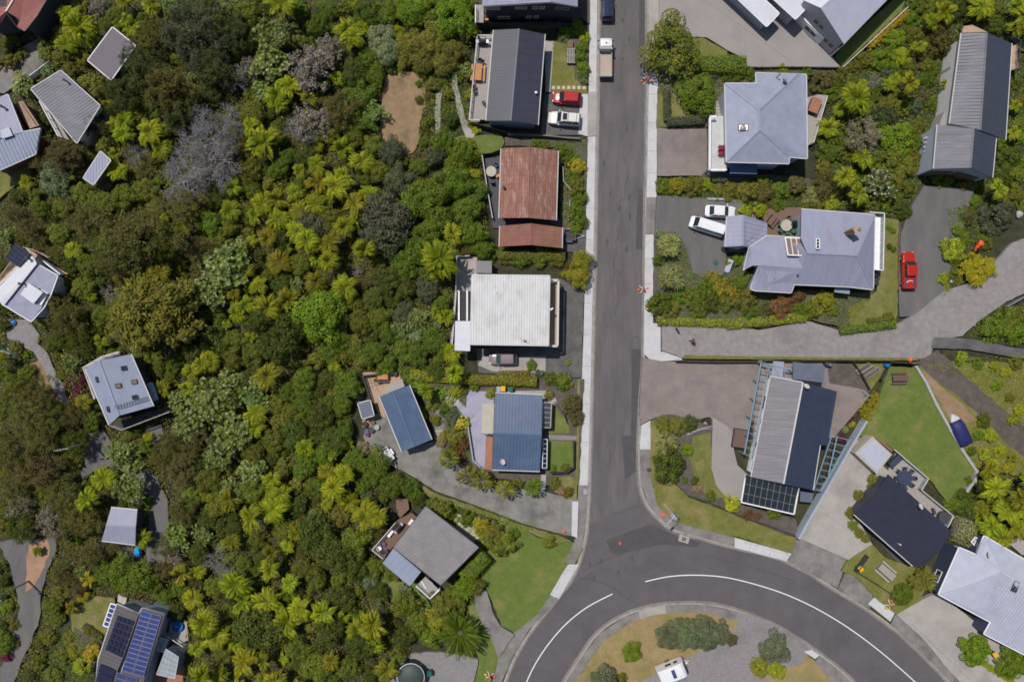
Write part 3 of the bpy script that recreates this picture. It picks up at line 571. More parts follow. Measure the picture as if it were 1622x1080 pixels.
def windows(h, edge, specs, frame='paint_white', glass='glass_dark'):
    """specs: (fraction centre, width m, z centre, height m)"""
    a, e = Vector(h.fp[edge]), Vector(h.fp[(edge+1) % len(h.fp)]); d = (e-a); L = d.length; d.normalize()
    nn = Vector((d.y, -d.x)); cc = sum((Vector(p) for p in h.fp), Vector((0, 0)))/len(h.fp)
    if nn.dot((a+e)/2-cc) < 0: nn = -nn
    for fr, wd, zc, ht in specs:
        m = a+d*(L*fr); rz = math.atan2(d.y, d.x)
        b = MB()
        for sx in (-1, 1): b.box((*(m+d*(sx*(wd/2-0.04))+nn*0.03), zc), (0.08, 0.08, ht), rz)
        for sz in (-1, 1): b.box((*(m+nn*0.03), zc+sz*(ht/2-0.04)), (wd-0.16, 0.078, 0.08), rz)
        if wd > 1.4: b.box((*(m+nn*0.03), zc), (0.05, 0.07, ht-0.16), rz)
        f = b.build('window', frame, h.t)
        g = MB(); g.box((*(m+nn*0.012), zc), (wd-0.165, 0.03, ht-0.165), rz); g.build('pane', glass, f)
def flat_on(h, name, quad, mat, th=0.1, frame=None, fw=0.09, parent=None, grid=None):
    """a slab whose top corners are px,py,z (skylights, panels); optional frame with bars"""
    q = [P(*p) for p in quad]; par = parent or h.t
    if frame:
        b = MB(); n = len(q)
        for i in range(n): b.bar(q[i], q[(i+1) % n], fw, th+0.04)
        if grid:
            gx, gy = grid
            for i in range(1, gx): b.bar(q[0].lerp(q[1], i/gx), q[3].lerp(q[2], i/gx), fw*0.6, th+0.03)
            for j in range(1, gy): b.bar(q[0].lerp(q[3], j/gy), q[1].lerp(q[2], j/gy), fw*0.6, th+0.02)
        f = b.build(name, frame, par); roof_mb([q], th=th*0.6).build('pane', mat, f); return f
    return roof_mb([q], th=th).build(name, mat, par)
def deck(h, poly, z, mat, rail=None, name='deck', rail_mat='paint_white', rail_w=0.1, posts=True, boards=None, parent=None, glass=False, rail_h=1.0):
    par = parent if parent is not None else h.t; W = [P(p[0], p[1], z) for p in poly]
    b = MB(); b.prism([(p.x, p.y) for p in W], z-0.18, z)
    if boards:   # thin grooves between boards: dark strips inset as raised boards
        d = Vector((math.cos(boards[0]), math.sin(boards[0]))); o = W[0]; u = Vector((-d.y, d.x))
        q = [((Vector((p.x, p.y))-o.xy).dot(u), (Vector((p.x, p.y))-o.xy).dot(d)) for p in W]
        x = min(p[0] for p in q)+0.08; hi = max(p[0] for p in q)
        while x < hi:
            for t0, t1 in clip_line(q, (x, 0), (0, 1)):
                if t1-t0 > 0.15:
                    A = o.xy+u*x+d*(t0+.01); B = o.xy+u*x+d*(t1-.01); b.bar((*A, z+0.008), (*B, z+0.008), boards[1]*0.86, 0.024)
            x += boards[1]
    o = b.build(name, mat, par)
    for p in W:
        if z <= 0.4: break
        pb = MB(); pb.box((p.x*0.985+sum(q.x for q in W)/len(W)*0.015, p.y*0.985+sum(q.y for q in W)/len(W)*0.015, (z-0.19)/2), (0.12, 0.12, max(0.05, z-0.19))); pb.build('deck_post', 'timber_dark', par)
    if rail:
        r = MB(); g = MB()
        for i in range(len(rail)-1):
            a, e = P(rail[i][0], rail[i][1], z+rail_h), P(rail[i+1][0], rail[i+1][1], z+rail_h)
            r.bar(a, e, rail_w, 0.06)
            L = (e-a).length; n = max(1, round(L/1.4))
            for k in range(n+1):
                p = a.lerp(e, k/n); r.box((p.x, p.y, z+rail_h/2-0.015), (0.06, 0.06, rail_h-0.035))
            dn = Vector((0, 0, 0.5)); g_ = 0.25
            if not glass:
                for zz in (0.25, 0.5, 0.75): r.bar(a-Vector((0, 0, zz*rail_h)), e-Vector((0, 0, zz*rail_h)), 0.03, 0.03)
            else: g.bar(a-Vector((0, 0, 0.5*rail_h)), e-Vector((0, 0, 0.5*rail_h)), 0.015, 0.8*rail_h)
        ro = r.build('railing', rail_mat, par)
        if glass and g.v: g.build('glass_panel', 'glass_pale', ro)
    EXCL.append([(p[0], p[1]) for p in poly]); return o
def flue(h, px, py, z, ht=0.7, r=0.09, mat='steel', hat=True, name='flue'):
    p = P(px, py, z); b = MB(); b.tube([p-Vector((0, 0, 0.25)), p+Vector((0, 0, ht))], r, 10)
    if hat: b.lathe(p+Vector((0, 0, ht)), [(r*0.5, 0.0), (r*1.9, 0.05), (r*1.6, 0.12), (0.01, 0.17)], 10)
    return b.build(name, mat, h.t)
def dish(h, px, py, z, az=0.8, r=0.42, mat='trim_pale'):
    p = P(px, py, z); b = MB(); b.tube([p-Vector((0, 0, 0.3)), p+Vector((0, 0, 0.45))], 0.03, 6); o = b.build('dish_bracket', 'steel', h.t)
    b = MB(); d = Vector((math.cos(az)*0.7, math.sin(az)*0.7, 0.7)).normalized(); u = d.cross(Vector((0, 0, 1))).normalized(); v = u.cross(d); q = p+Vector((0, 0, 0.5)); rings = []
    for k, (rr, dd) in enumerate([(0.02, -0.02), (r*0.5, 0.02), (r*0.8, 0.06), (r, 0.11), (r*1.0, 0.13), (r*0.8, 0.085), (r*0.5, 0.04), (0.02, 0.0)]):
        rings.append([q+d*dd+(u*math.cos(2*math.pi*i/14)+v*math.sin(2*math.pi*i/14)*1.05)*rr for i in range(14)])
    b.loft(rings); b.tube([q, q+d*0.45], 0.012, 5); b.box(q+d*0.45, (0.08, 0.08, 0.08)); x = b.build('satellite_dish', mat, h.t, smooth=False); return x
# ---- A dark two storey house at the top edge
h = house('house', 'dark two-storey house with rows of windows at the top of the street', [(766, 10.5, 5.5), (872, 4, 6.3), (914, 11, 5.5), (914, -90, 5.5), (872, -90, 6.3), (766, -90, 5.5)],
          [dict(f=[[(764, 10, 5.5), (872, 3.5, 6.3), (872, -90, 6.3), (764, -90, 5.5)], [(872, 3.5, 6.3), (915, 10.5, 5.5), (915, -90, 5.5), (872, -90, 6.3)]], mat='roof_lilac', ribs=0.3)], 'paint_charcoal', gutter='trim_dark', over=0.25)
windows(h, 0, [(0.12, 1.8, 4.4, 0.6), (0.5, 0.75, 4.45, 0.6), (0.6, 0.75, 4.45, 0.75), (0.77, 0.75, 4.45, 0.75), (0.88, 0.75, 4.45, 0.75), (0.28, 1.7, 1.75, 0.7), (0.68, 0.8, 1.75, 0.7), (0.8, 0.7, 1.75, 0.7)], 'paint_cream', 'glass_bronze')
windows(h, 1, [(0.35, 0.7, 4.4, 0.7), (0.65, 0.9, 4.4, 0.7)], 'paint_bluegrey', 'glass_green')
deck(h, [(753, 8), (766, 8), (766, 36), (753, 36)], 2.4, 'timber_grey', rail=[(753, 36), (753, 8)], rail_mat='paint_white')
b = MB(); p = P(771, 30, 1.5); b.box((p.x, p.y-0.3, 1.4), (0.5, 0.3, 1.2)); b.build('panel_door', 'timber_orange', h.t)
# ---- B charcoal gable house with west deck
h = house('house', 'house with a charcoal gable roof and a long furnished timber deck on its west side', [(782, 48, 3.3), (822, 46, 4.3), (863, 54.5, 3.3), (852, 198, 3.3), (809, 191.5, 4.3), (770, 191.5, 3.3)],
          [dict(f=[[(782, 48, 3.3), (822, 46, 4.3), (809, 191.5, 4.3), (770, 191.5, 3.3)], [(822, 46, 4.3), (863, 54.5, 3.3), (852, 198, 3.3), (809, 191.5, 4.3)]], mat='roof_charcoal', ribs=0.42, ribw=0.03, ribh=0.012)], 'paint_bluegrey', gut_edges=[2, 5], ridge=[((822, 46, 4.3), (809, 191.5, 4.3))], ridge_mat='roof_steel')
deck(h, [(756, 56), (783, 56), (771, 190), (743, 190)], 0.9, 'timber_grey', rail=[(781, 56), (756, 56), (743, 190), (760, 190)], boards=(math.pi/2-0.1, 0.14), rail_mat='trim_pale')
flue(h, 849, 148, 3.6, 0.25, 0.1, 'paint_white')
# ---- C rust red house and garage
h = house('house', 'house with a faded rust-red tiled gable roof beside a dark courtyard', [(794, 235.5, 3.0), (838, 233, 4.2), (884, 239, 3.0), (880.7, 349, 3.0), (836, 345, 4.2), (790.5, 345.5, 3.0)],
          [dict(f=[[(794, 235.5, 3.0), (838, 233, 4.2), (836, 345, 4.2), (790.5, 345.5, 3.0)], [(838, 233, 4.2), (884, 239, 3.0), (880.7, 349, 3.0), (836, 345, 4.2)]], mat='roof_rust', rows=0.38, ribs=0.62, ribw=0.03, ribh=0.015)], 'trim_dark', gut_edges=[2, 5], ridge=[((838, 233, 4.2), (836, 345, 4.2))], gutter='trim_pale')
flue(h, 798, 298, 3.15, 0.6, 0.12, 'trim_dark'); flue(h, 868.5, 306, 3.4, 0.3, 0.05, 'brick', False)
h = house('garage', 'garage with a plain rust-red gable roof south of the faded red house', [(792, 358, 2.6), (841, 354, 3.4), (890.5, 360.5, 2.6), (890, 393, 2.6), (841.5, 388, 3.4), (791, 390.5, 2.6)],
          [dict(f=[[(792, 358, 2.6), (841, 354, 3.4), (841.5, 388, 3.4), (791, 390.5, 2.6)], [(841, 354, 3.4), (890.5, 360.5, 2.6), (890, 393, 2.6), (841.5, 388, 3.4)]], mat='roof_rust_plain', rows=0.38, ribs=0.62, ribw=0.03, ribh=0.015)], 'trim_dark', cat='garage', gut_edges=[2, 5], ridge=[((841, 354, 3.4), (841.5, 388, 3.4))])
# ---- D white ribbed roof house
h = house('house', 'square house with a white ribbed metal roof and a narrow timber balcony facing the street', [(748, 435.5, 5.0), (870.5, 437, 5.4), (868.5, 547, 5.4), (745.5, 545, 5.0)],
          [dict(f=[[(747, 435, 5.0), (871, 436.5, 5.4), (869, 547.5, 5.4), (745, 545.5, 5.0)]], mat='roof_white', ribs=0.36, ribw=0.13, ribh=0.075, rd=((800, 436, 5), (799, 546, 5))),
           dict(f=[[(721, 508.5, 4.2), (745.5, 508.5, 4.3), (744.5, 556, 4.3), (720, 555, 4.2)]], mat='roof_bright', name='side_roof')], 'paint_bluegrey', gutter='trim_pale')
windows(h, 2, [(0.62, 1.2, 3.4, 0.9), (0.8, 1.6, 3.4, 0.9), (0.3, 1.6, 3.4, 0.9)])
for px in (727, 740):
    b = MB(); b.bar(P(px, 461, 3.4), P(px, 508, 3.4), 0.22, 0.2); b.box((*P(px, 462, 1.7).xy, 1.65), (0.15, 0.15, 3.3)); b.build('pergola_beam', 'paint_white', h.t)
roof_mb([[P(728.5, 461, 3.1), P(747, 461, 3.1), P(747, 508, 3.1), P(727, 508, 3.1)]], th=.06, rows=.5).build('pergola_roof', 'timber_dark', h.t)
deck(h, [(869, 443), (885, 443), (883, 549), (867, 549)], 2.9, 'timber_tan', rail=[(870, 444), (884.5, 444), (883, 548), (868, 548)], boards=(math.pi/2, 0.14), rail_w=0.28, name='balcony', rail_mat='trim_pale')
flue(h, 810, 445, 5.2, 0.3, 0.06, 'steel', False); flue(h, 786, 463, 5.15, 0.3, 0.06, 'steel', False)
b = MB(); p = P(829, 538, 5.3); b.tube([p, p+Vector((0, 0, 1.1))], 0.03, 6); b.tube([p+Vector((-0.7, 0.25, 1.0)), p+Vector((0.5, -0.15, 1.0))], 0.02, 5)
for k in range(6): c = p+Vector((-0.6+0.2*k, 0.22-0.07*k, 1.0)); b.tube([c-Vector((0.06, 0.25, 0)), c+Vector((0.06, 0.25, 0))], 0.012, 4)
b.box(p+Vector((0.1, -0.05, 0.5)), (0.25, 0.2, 0.3)); b.build('aerial', 'steel', h.t)
b = MB(); b.bar(P(871, 491, 5.2), P(876, 488, 5.2), 0.2, 0.12); b.build('wall_lamp', 'paint_white', h.t)
hs = house('shed', 'small garden shed with a flat pale grey roof beside the white ribbed roof', [(754, 413, 2.2), (779, 413.5, 2.2), (779, 433, 2.2), (754, 432, 2.2)], [dict(f=[[(754, 413, 2.25), (779, 413.5, 2.25), (779, 433, 2.2), (754, 432, 2.2)]], mat='roof_grey', ribs=0.3)], 'paint_bluegrey', cat='shed', gutter=None, over=0.1)
b = MB()
r_ = [(716, 548), (722, 470), (723.5, 406), (744, 405)]
for i in range(3): b.bar(P(*r_[i], 1.1), P(*r_[i+1], 1.1), 0.14, 0.1); b.bar(P(*r_[i], 0.6), P(*r_[i+1], 0.6), 0.05, 0.9)
tag(b.build('fence', 'trim_pale'), 'pale parapet fence around the bare concrete terrace by the white roof', 'fence')
# ---- E blue roofed house
h = house('house', 'house with a blue ribbed metal roof, lavender terrace and lawn along the footpath', [(784.8, 622, 2.8), (859.6, 625.5, 2.8), (858, 688.5, 3.7), (855, 746, 2.8), (779.6, 743.5, 2.8), (781.5, 686, 3.7)],
          [dict(f=[[(784.8, 622, 2.8), (859.6, 625.5, 2.8), (858, 688.5, 3.7), (781.5, 686, 3.7)], [(781.5, 686, 3.7), (858, 688.5, 3.7), (855, 746, 2.8), (779.6, 743.5, 2.8)]], mat='roof_blue', ribs=0.45, ribw=0.08, ribh=0.05)], 'paint_cream', gut_edges=[0, 3], ridge=[((781.5, 686, 3.7), (858, 688.5, 3.7))], gutter='trim_pale')
windows(h, 3, [(0.3, 1.2, 1.7, 1.0), (0.7, 1.4, 1.7, 1.0)])
roof_mb([[P(764, 639, 2.4), P(783, 639.5, 2.6), P(781, 687, 2.6), P(762.5, 686, 2.4)]], th=0.05, ribs=0.3, ribdir=Vector((1, 0, 0))).build('veranda_roof', 'paint_beige', h.t)
for q in ((765, 640), (764, 685)): b = MB(); b.box((*P(*q, 1.2).xy, 1.2), (0.1, 0.1, 2.3)); b.build('veranda_post', 'timber_dark', h.t)
dish(h, 795.5, 731, 2.95)
f = flat_on(h, 'side_awning', [(861, 637, 2.3), (873.5, 638, 2.1), (872, 677, 2.1), (859.5, 677, 2.3)], 'roof_slate', 0.08, 'timber_grey', 0.14, grid=(1, 5))
f = flat_on(h, 'window_awning', [(860.5, 695, 2.3), (867, 695.5, 2.0), (866, 741, 2.0), (859, 741, 2.3)], 'solar_dark', 0.08, 'paint_white', 0.08, grid=(1, 6))
deck(h, [(769, 687), (780.5, 687), (779, 744), (768, 743)], 0.35, 'terracotta', name='tiled_step')
# ---- F blue garage
h2 = house('garage', 'detached garage with a smooth blue gable roof at the end of the concrete driveway', [(601, 628, 2.6), (622.5, 620, 3.3), (648, 610, 2.6), (683.7, 696, 2.6), (656, 707.5, 3.3), (636.5, 715, 2.6)],
           [dict(f=[[(601, 628, 2.6), (622.5, 620, 3.3), (656, 707.5, 3.3), (636.5, 715, 2.6)], [(622.5, 620, 3.3), (648, 610, 2.6), (683.7, 696, 2.6), (656, 707.5, 3.3)]], mat='roof_blue', ribs=0.5, ribw=0.03, ribh=0.012)], 'paint_beige', cat='garage', gut_edges=[2, 5], ridge=[((622.5, 620, 3.3), (656, 707.5, 3.3))], gutter='trim_pale')
deck(h2, [(574, 589), (632, 591), (640, 603), (611, 625), (601, 630), (612, 662), (600, 657), (592, 640), (586, 634)], 0.45, 'timber_tan', rail=[(608, 655), (600, 657)][:0] or None, boards=(0.35, 0.16))
deck(h2, [(592, 657), (598, 655), (604, 676), (574, 676), (574, 664)], 0.3, 'timber_tan')
roof_mb([[P(609, 612, 2.2), P(637, 600, 2.2), P(641, 612, 2.4), P(611, 624, 2.4)]], th=0.05, ribs=0.22).build('porch_roof', 'timber_grey', h2.t)
h3 = house('shed', 'lean-to shed with a slate-grey ribbed roof at the edge of the tan timber deck', [(567, 639, 2.1), (586, 634, 2.3), (592, 657.5, 2.3), (574, 663, 2.1)], [dict(f=[[(567, 639, 2.1), (586, 634, 2.3), (592, 657.5, 2.3), (574, 663, 2.1)]], mat='roof_steel', ribs=0.4)], 'timber_dark', cat='shed', gutter='trim_pale', over=0.15)
b = MB()
r_ = [(603, 592), (575, 595), (587, 634)]
for i in range(2): b.bar(P(*r_[i], 1.35), P(*r_[i+1], 1.35), 0.16, 0.08); b.bar(P(*r_[i], 0.7), P(*r_[i+1], 0.7), 0.05, 1.2)
tag(b.build('fence', 'timber_dark'), 'dark timber screen fence around the tan garage deck', 'fence')
# ---- G grey ribbed roof house
h = house('house', 'house with a grey-brown ribbed roof set diagonally above the round water tank', [(674.4, 802, 3.4), (757.8, 866.5, 3.8), (698, 926, 3.8), (623.3, 866.5, 3.4)],
          [dict(f=[[(674.4, 802, 3.4), (757.8, 866.5, 3.8), (698, 926, 3.8), (623.3, 866.5, 3.4)]], mat='roof_grey', ribs=0.36, ribw=0.1, ribh=0.07, rd=((623, 866, 3.4), (674, 802, 3.4))),
           dict(f=[[(623, 868, 3.0), (667, 905, 3.0), (649, 928, 2.8), (606, 892, 2.8)]], mat='roof_skyblue', name='porch_roof', ribs=0.9, ribh=0.02)], 'timber_brown', gutter='trim_dark')
deck(h, [(632, 822), (652, 812), (660, 818), (622, 866), (607, 884), (588, 871)], 1.2, 'timber_brown', rail=[(626, 828), (589, 871), (607, 885)], boards=(0.9, 0.15), rail_mat='trim_pale')
deck(h, [(627, 790), (646, 790), (648, 806), (634, 820), (628, 812)], 0.8, 'timber_brown')
deck(h, [(659, 928), (674, 913), (696, 934), (681, 948)], 1.6, 'timber_grey', rail=[(659, 928), (681, 948), (696, 934)], rail_mat='paint_white', boards=(-0.7, 0.15), name='entry_deck')
b = MB(); b.bar(P(667, 920, 1.62), P(675, 932, 1.62), 0.12, 0.06); b.build('loose_board', 'paint_white', h.t)
# ---- I big pale house at the top right
h = house('house', 'large pale-roofed modern house with a mauve gable end above the wide forecourt', [(1272, 1, 4.7), (1300, 13.4, 6.4), (1336, 69, 4.5), (1460, -58, 4.5), (1400, -75, 6.4), (1360, -85, 4.7)],
          [dict(f=[[(1271, 0, 4.7), (1300, 13, 6.4), (1400, -78, 6.4), (1362, -90, 4.7)]], mat='roof_bright', ribs=0.5, ribh=0.02, ribw=0.03), dict(f=[[(1300, 13, 6.4), (1337, 70.5, 4.5), (1462, -58, 4.5), (1400, -78, 6.4)]], mat='roof_pale', ribs=0.5, ribh=0.02, ribw=0.03, name='main_roof')], 'paint_mauve', gut_edges=[2], over=0.12)
windows(h, 1, [(0.15, 0.9, 3.6, 0.9), (0.33, 0.9, 3.6, 0.9), (0.66, 0.9, 2.2, 1.0), (0.84, 0.9, 2.2, 1.0)], 'trim_pale', 'glass_dark')
q0, q2 = Vector(h.fp[0]), Vector(h.fp[2]); d = (q2-q0).normalized(); nn = Vector((d.y, -d.x)); nn = nn if nn.y < 0 else -nn
q1 = Vector(h.fp[1]); b = MB(); b.bar((*(q0+nn*.07), 1.15), (*(q1+nn*.07), 1.15), .14, 2.3); b.bar((*(q1+nn*.07), 1.15), (*(q1.lerp(q2, .6)+nn*.07), 1.15), .14, 2.3); b.build('lower_wall', 'paint_white', h.t)
for fr in (.12, .3):
    m = q1.lerp(q2, fr)+nn*.16; b = MB(); b.box((*m, 1.5), (1.0, .06, .9), math.atan2(d.y, d.x)); f = b.build('window', 'trim_pale', h.t); b = MB(); b.box((*(m+nn*.03), 1.5), (.84, .04, .74), math.atan2(d.y, d.x)); b.build('pane', 'glass_dark', f)
a2 = P(1322, 84, 0); b = MB(); b.bar((a2.x, a2.y, 1.5), (*P(1312, 92, 0).xy, 1.5), 0.2, 3.0); b.build('garden_screen', 'trim_pale', h.t)
h = house('garage', 'flat white-roofed double garage nearest the street on the wide concrete forecourt', [(1234, 21.5, 3.0), (1214.4, 42, 3.0), (1168, -2, 3.0), (1140, -28, 3.0), (1162, -47, 3.0)],
          [dict(f=[[(1234, 21.5, 3.0), (1214.4, 42, 3.0), (1140, -28, 3.0), (1162, -47, 3.0)]], mat='roof_bright', ribs=0.6, ribh=0.015, ribw=0.03)], 'paint_bluegrey', cat='garage', gutter='paint_white')
h = house('carport', 'flat white-roofed entry wing between the double garage and the mauve gable', [(1281, 9, 3.6), (1260, 30.4, 3.6), (1227, 0, 3.6), (1195, -30, 3.6), (1216, -50, 3.6)],
          [dict(f=[[(1281, 9, 3.6), (1260, 30.4, 3.6), (1195, -30, 3.6), (1216, -50, 3.6)]], mat='roof_bright', ribs=0.6, ribh=0.015, ribw=0.03)], 'paint_mauve', cat='carport', gutter='paint_white')
# ---- J hip roofed house
ez, rz_ = 5.0, 6.7
TL, A1, A2, A3, TR, BRo, I1, I2, BL, RT, RB = (1148.4, 132.5, ez), (1198.5, 132.5, ez), (1197.3, 116, ez-.25), (1265, 117, ez-.05), (1277, 118.5, ez-.2), (1278.5, 251, ez), (1250.4, 248.6, ez+.2), (1249.5, 259, ez), (1151, 256.5, ez), (1202.5, 174.7, rz_), (1203, 206.4, rz_)
h = house('house', 'house with a blue-grey hipped tile roof, square skylight and white balcony', [TL, A1, A2, TR, BRo, I1, I2, BL],
          [dict(f=[[TL, RT, RB, BL], [TL, A1, A2, A3, RT], [A3, TR, BRo, I1, RB, RT], [BL, RB, I1, I2]], mat='roof_tile_blue', rows=0)], 'paint_bluegrey',
          ridge=[(TL, RT), (A3, RT), (RT, RB), (RB, BL), (RB, I1)], ridge_mat='roof_skyblue', gutter='trim_pale')
flat_on(h, 'skylight', [(1170, 197.5, 5.75), (1184.5, 197.5, 6.15), (1184.5, 207, 6.15), (1170, 207, 5.75)], 'glass_dark', 0.1, 'brick', 0.1)
b = MB(); p = P(1177, 203, 6.05); b.lathe(p, [(0.4, 0), (0.38, 0.12), (0.28, 0.22), (0.12, 0.28), (0.01, 0.29)], 14); b.build('skylight_dome', 'glass_pale', h.t, smooth=True)
dish(h, 1240, 131.6, 5.2, mat='roof_steel'); flue(h, 1231, 122, 5.2, 0.9, 0.06, 'trim_dark')
deck(h, [(1124, 184), (1150, 184), (1152, 270), (1124, 270)], 2.6, 'concrete_new', rail=[(1134, 184.5), (1125, 184.5), (1124.5, 269), (1151, 269)], rail_w=0.22, name='balcony', rail_mat='paint_white')
roof_mb([[P(1157, 259, 3.0), P(1200, 259, 3.0), P(1199, 276, 2.8), P(1156, 275, 2.8)]], th=0.1, ribs=0.4).build('porch_roof', 'roof_blue', h.t)
windows(h, 6, [(0.3, 1.6, 3.2, 1.0), (0.12, 0.8, 3.2, 1.0)])
deck(h, [(1278, 155), (1297, 150), (1311, 152), (1298, 195), (1288, 225), (1278, 232)], 1.0, 'timber_grey', rail=[(1311, 152), (1298, 195), (1289, 226)], boards=(1.3, 0.15), rail_mat='trim_pale')
for k in range(7): b = MB(); p0 = P(1131, 157+5*k, 0.2+0.3*k); p1 = P(1148, 157+5*k, 0.2+0.3*k); b.bar(p0, p1, 0.42, 0.06); b.build('stair_tread', 'timber_grey', h.t)
# ---- K multi-roofed house
g1, g2, g3, g4, g5, g6 = (1151.5, 343, 2.7), (1177.4, 340.4, 3.5), (1215, 353, 2.6), (1215, 373.5, 2.6), (1187, 392, 2.9), (1176.5, 389.5, 3.5)
h = house('garage', 'garage with a lilac gable roof where a white van is parked half under its eave', [g1, g2, g3, g4, (1180, 395, 3.3), (1148.8, 391, 2.7)],
          [dict(f=[[g1, g2, g6, (1148.8, 391, 2.7)], [g2, g3, g4, g5, g6]], mat='roof_lilac', ribs=0.6, ribh=0.012, ribw=0.03)], 'paint_bluegrey', cat='garage', ridge=[(g2, g6)], gut_edges=[5], over=0.3)
R1, R2 = (1278.4, 401, 5.6), (1357, 404.8, 5.6)
NW, NE, SE, S1, S2 = (1269.5, 331.5, 3.6), (1385.7, 340.4, 3.6), (1383, 458.4, 3.6), (1345, 454, 3.5), (1257.8, 450.4, 3.5)
h = house('house', 'sprawling house with many lilac-grey roof planes, a brick chimney and a long glazed skylight', [NW, NE, SE, S1, S2, (1253, 463.4, 3.3), (1195, 460, 3.3), (1189, 457.5, 3.3), (1202, 422, 3.4), (1192.6, 420.5, 3.2), (1178, 428, 3.0), (1187, 392, 3.3), (1215, 373.5, 3.4), (1268.6, 377, 3.5)],
          [dict(f=[[NW, NE, R2, R1, (1268.6, 377, 4.9)], [NE, SE, R2], [R1, R2, SE, S1, S2, (1271, 425, 4.6)], [NW, (1268.6, 377, 4.9), (1268.2, 376, 3.4)]], mat='roof_lilac', ribs=0.45, ribh=0.015, ribw=0.035),
           dict(f=[[(1187, 392, 3.5), (1215, 373.5, 3.4), (1243.5, 376, 3.4), (1268.6, 377, 3.4), R1, (1271, 425, 4.6), (1192.6, 420.5, 3.7), (1190, 399, 3.8)], [(1190, 399, 3.8), (1178, 428, 2.9), (1192.6, 420.5, 3.7)], [(1187, 392, 3.5), (1178, 428, 2.9), (1190, 399, 3.8)]], mat='roof_lilac', ribs=0, name='wing_roof'),
           dict(f=[[(1201.5, 421.7, 4.0), (1271, 425, 4.6), S2, (1253, 463.4, 3.3), (1195, 460, 3.3)], [(1201.5, 421.7, 4.0), (1195, 460, 3.3), (1189, 457.5, 3.2)]], mat='roof_lilac', ribs=0.45, ribh=0.015, ribw=0.035, name='bedroom_roof')], 'paint_bluegrey',
          ridge=[(R1, R2), (NE, R2), (SE, R2)], gutter='trim_pale', over=0.45)
roof_mb([[P(1292, 348.5, 4.1), P(1303.5, 401, 5.66), P(1291, 400, 5.62)], [P(1292, 348.5, 4.1), P(1291, 400, 5.62), P(1284, 398, 5.3)]], th=0.3).build('dormer_roof', 'roof_skyblue', h.t)
flat_on(h, 'dormer_window', [(1293, 378, 5.5), (1298, 378.5, 5.5), (1298, 394, 5.85), (1292.5, 394, 5.85)], 'glass_dark', 0.1, 'paint_white', 0.1, grid=(1, 3))
flat_on(h, 'roof_glazing', [(1243.5, 376.5, 3.75), (1269.5, 377.5, 3.75), (1273, 405, 4.75), (1248, 404, 4.75)], 'glass_bronze', 0.1, 'paint_white', 0.14, grid=(3, 1))
b = MB(); p = P(1342, 369, 4.5); b.box((p.x, p.y, 5.7), (0.9, 0.62, 3.0), 0.5); o = b.build('chimney', 'brick', h.t)
b = MB(); b.box((p.x, p.y, 7.24), (1.0, 0.72, 0.08), 0.5); b.lathe((p.x+.15, p.y+.05, 7.28), [(0.22, 0), (0.2, 0.35), (0.14, 0.36), (0.13, 0.1)], 12); b.build('chimney_cap', 'timber_tan', o)
deck(h, [(1386, 343), (1401, 344), (1399, 428), (1384.5, 427)], 2.6, 'paint_white', rail=[(1378, 336), (1401, 338), (1399, 428), (1386, 427)], name='balcony', glass=True)
deck(h, [(1384, 430), (1392, 430), (1391.5, 451), (1383.5, 451)], 1.2, 'terrace_dark', name='stair_landing', rail=[(1392, 430), (1391.5, 451)], rail_mat='trim_dark')
b = MB(); b.bar(P(1322, 457, 2.4), P(1346, 460, 2.4), 1.0, 0.08); b.build('porch_roof', 'roof_skyblue', h.t)
flue(h, 1262, 436, 4.1, 0.4, 0.07, 'trim_dark'); flue(h, 1379, 437, 3.7, 0.35, 0.06, 'steel', False); flue(h, 1227, 441, 3.8, .3, .05, 'steel', False)
# ---- L long house with double garage
h = house('house', 'long house with a pale ribbed west slope and navy east slope above twin garage doors', [(1523, 52.8, 4.3), (1562.8, 52.2, 5.4), (1602.5, 69, 4.1), (1592.8, 221.7, 4.1), (1552.5, 206.4, 5.4), (1504.4, 195.8, 4.3)],
          [dict(f=[[(1523, 52.8, 4.3), (1562.8, 52.2, 5.4), (1552.5, 206.4, 5.4), (1504.4, 195.8, 4.3)]], mat='roof_weathered', ribs=0.45, ribw=0.05, ribh=0.02), dict(f=[[(1562.8, 52.2, 5.4), (1602.5, 69, 4.1), (1592.8, 221.7, 4.1), (1552.5, 206.4, 5.4)]], mat='roof_slate', ribs=0.5, ribh=0.015, name='east_roof')], 'trim_pale',
          ridge=[((1562.8, 52.2, 5.4), (1552.5, 206.4, 5.4))], gut_edges=[2, 5], gutter='trim_pale')
h2 = house('garage', 'double garage with brown doors adjoining the long pale-and-navy roofed house', [(1485, 197.5, 4.6), (1542.2, 204.4, 5.5), (1578, 219, 4.4), (1572, 281.4, 4.4), (1537, 266, 5.5), (1479, 267.5, 4.6)],
           [dict(f=[[(1485, 197.5, 4.6), (1542.2, 204.4, 5.5), (1537, 266, 5.5), (1479, 267.5, 4.6)]], mat='roof_weathered', ribs=0.45, ribw=0.05, ribh=0.02), dict(f=[[(1542.2, 204.4, 5.5), (1578, 219, 4.4), (1572, 281.4, 4.4), (1537, 266, 5.5)]], mat='roof_slate', ribs=0.5, ribh=0.015, name='east_roof')], 'paint_bluegrey', cat='garage', ridge=[((1542.2, 204.4, 5.5), (1537, 266, 5.5))], gut_edges=[2, 5], over=0.15)
a, e_ = Vector(h2.fp[5]), Vector(h2.fp[4]); e2 = Vector(h2.fp[3])
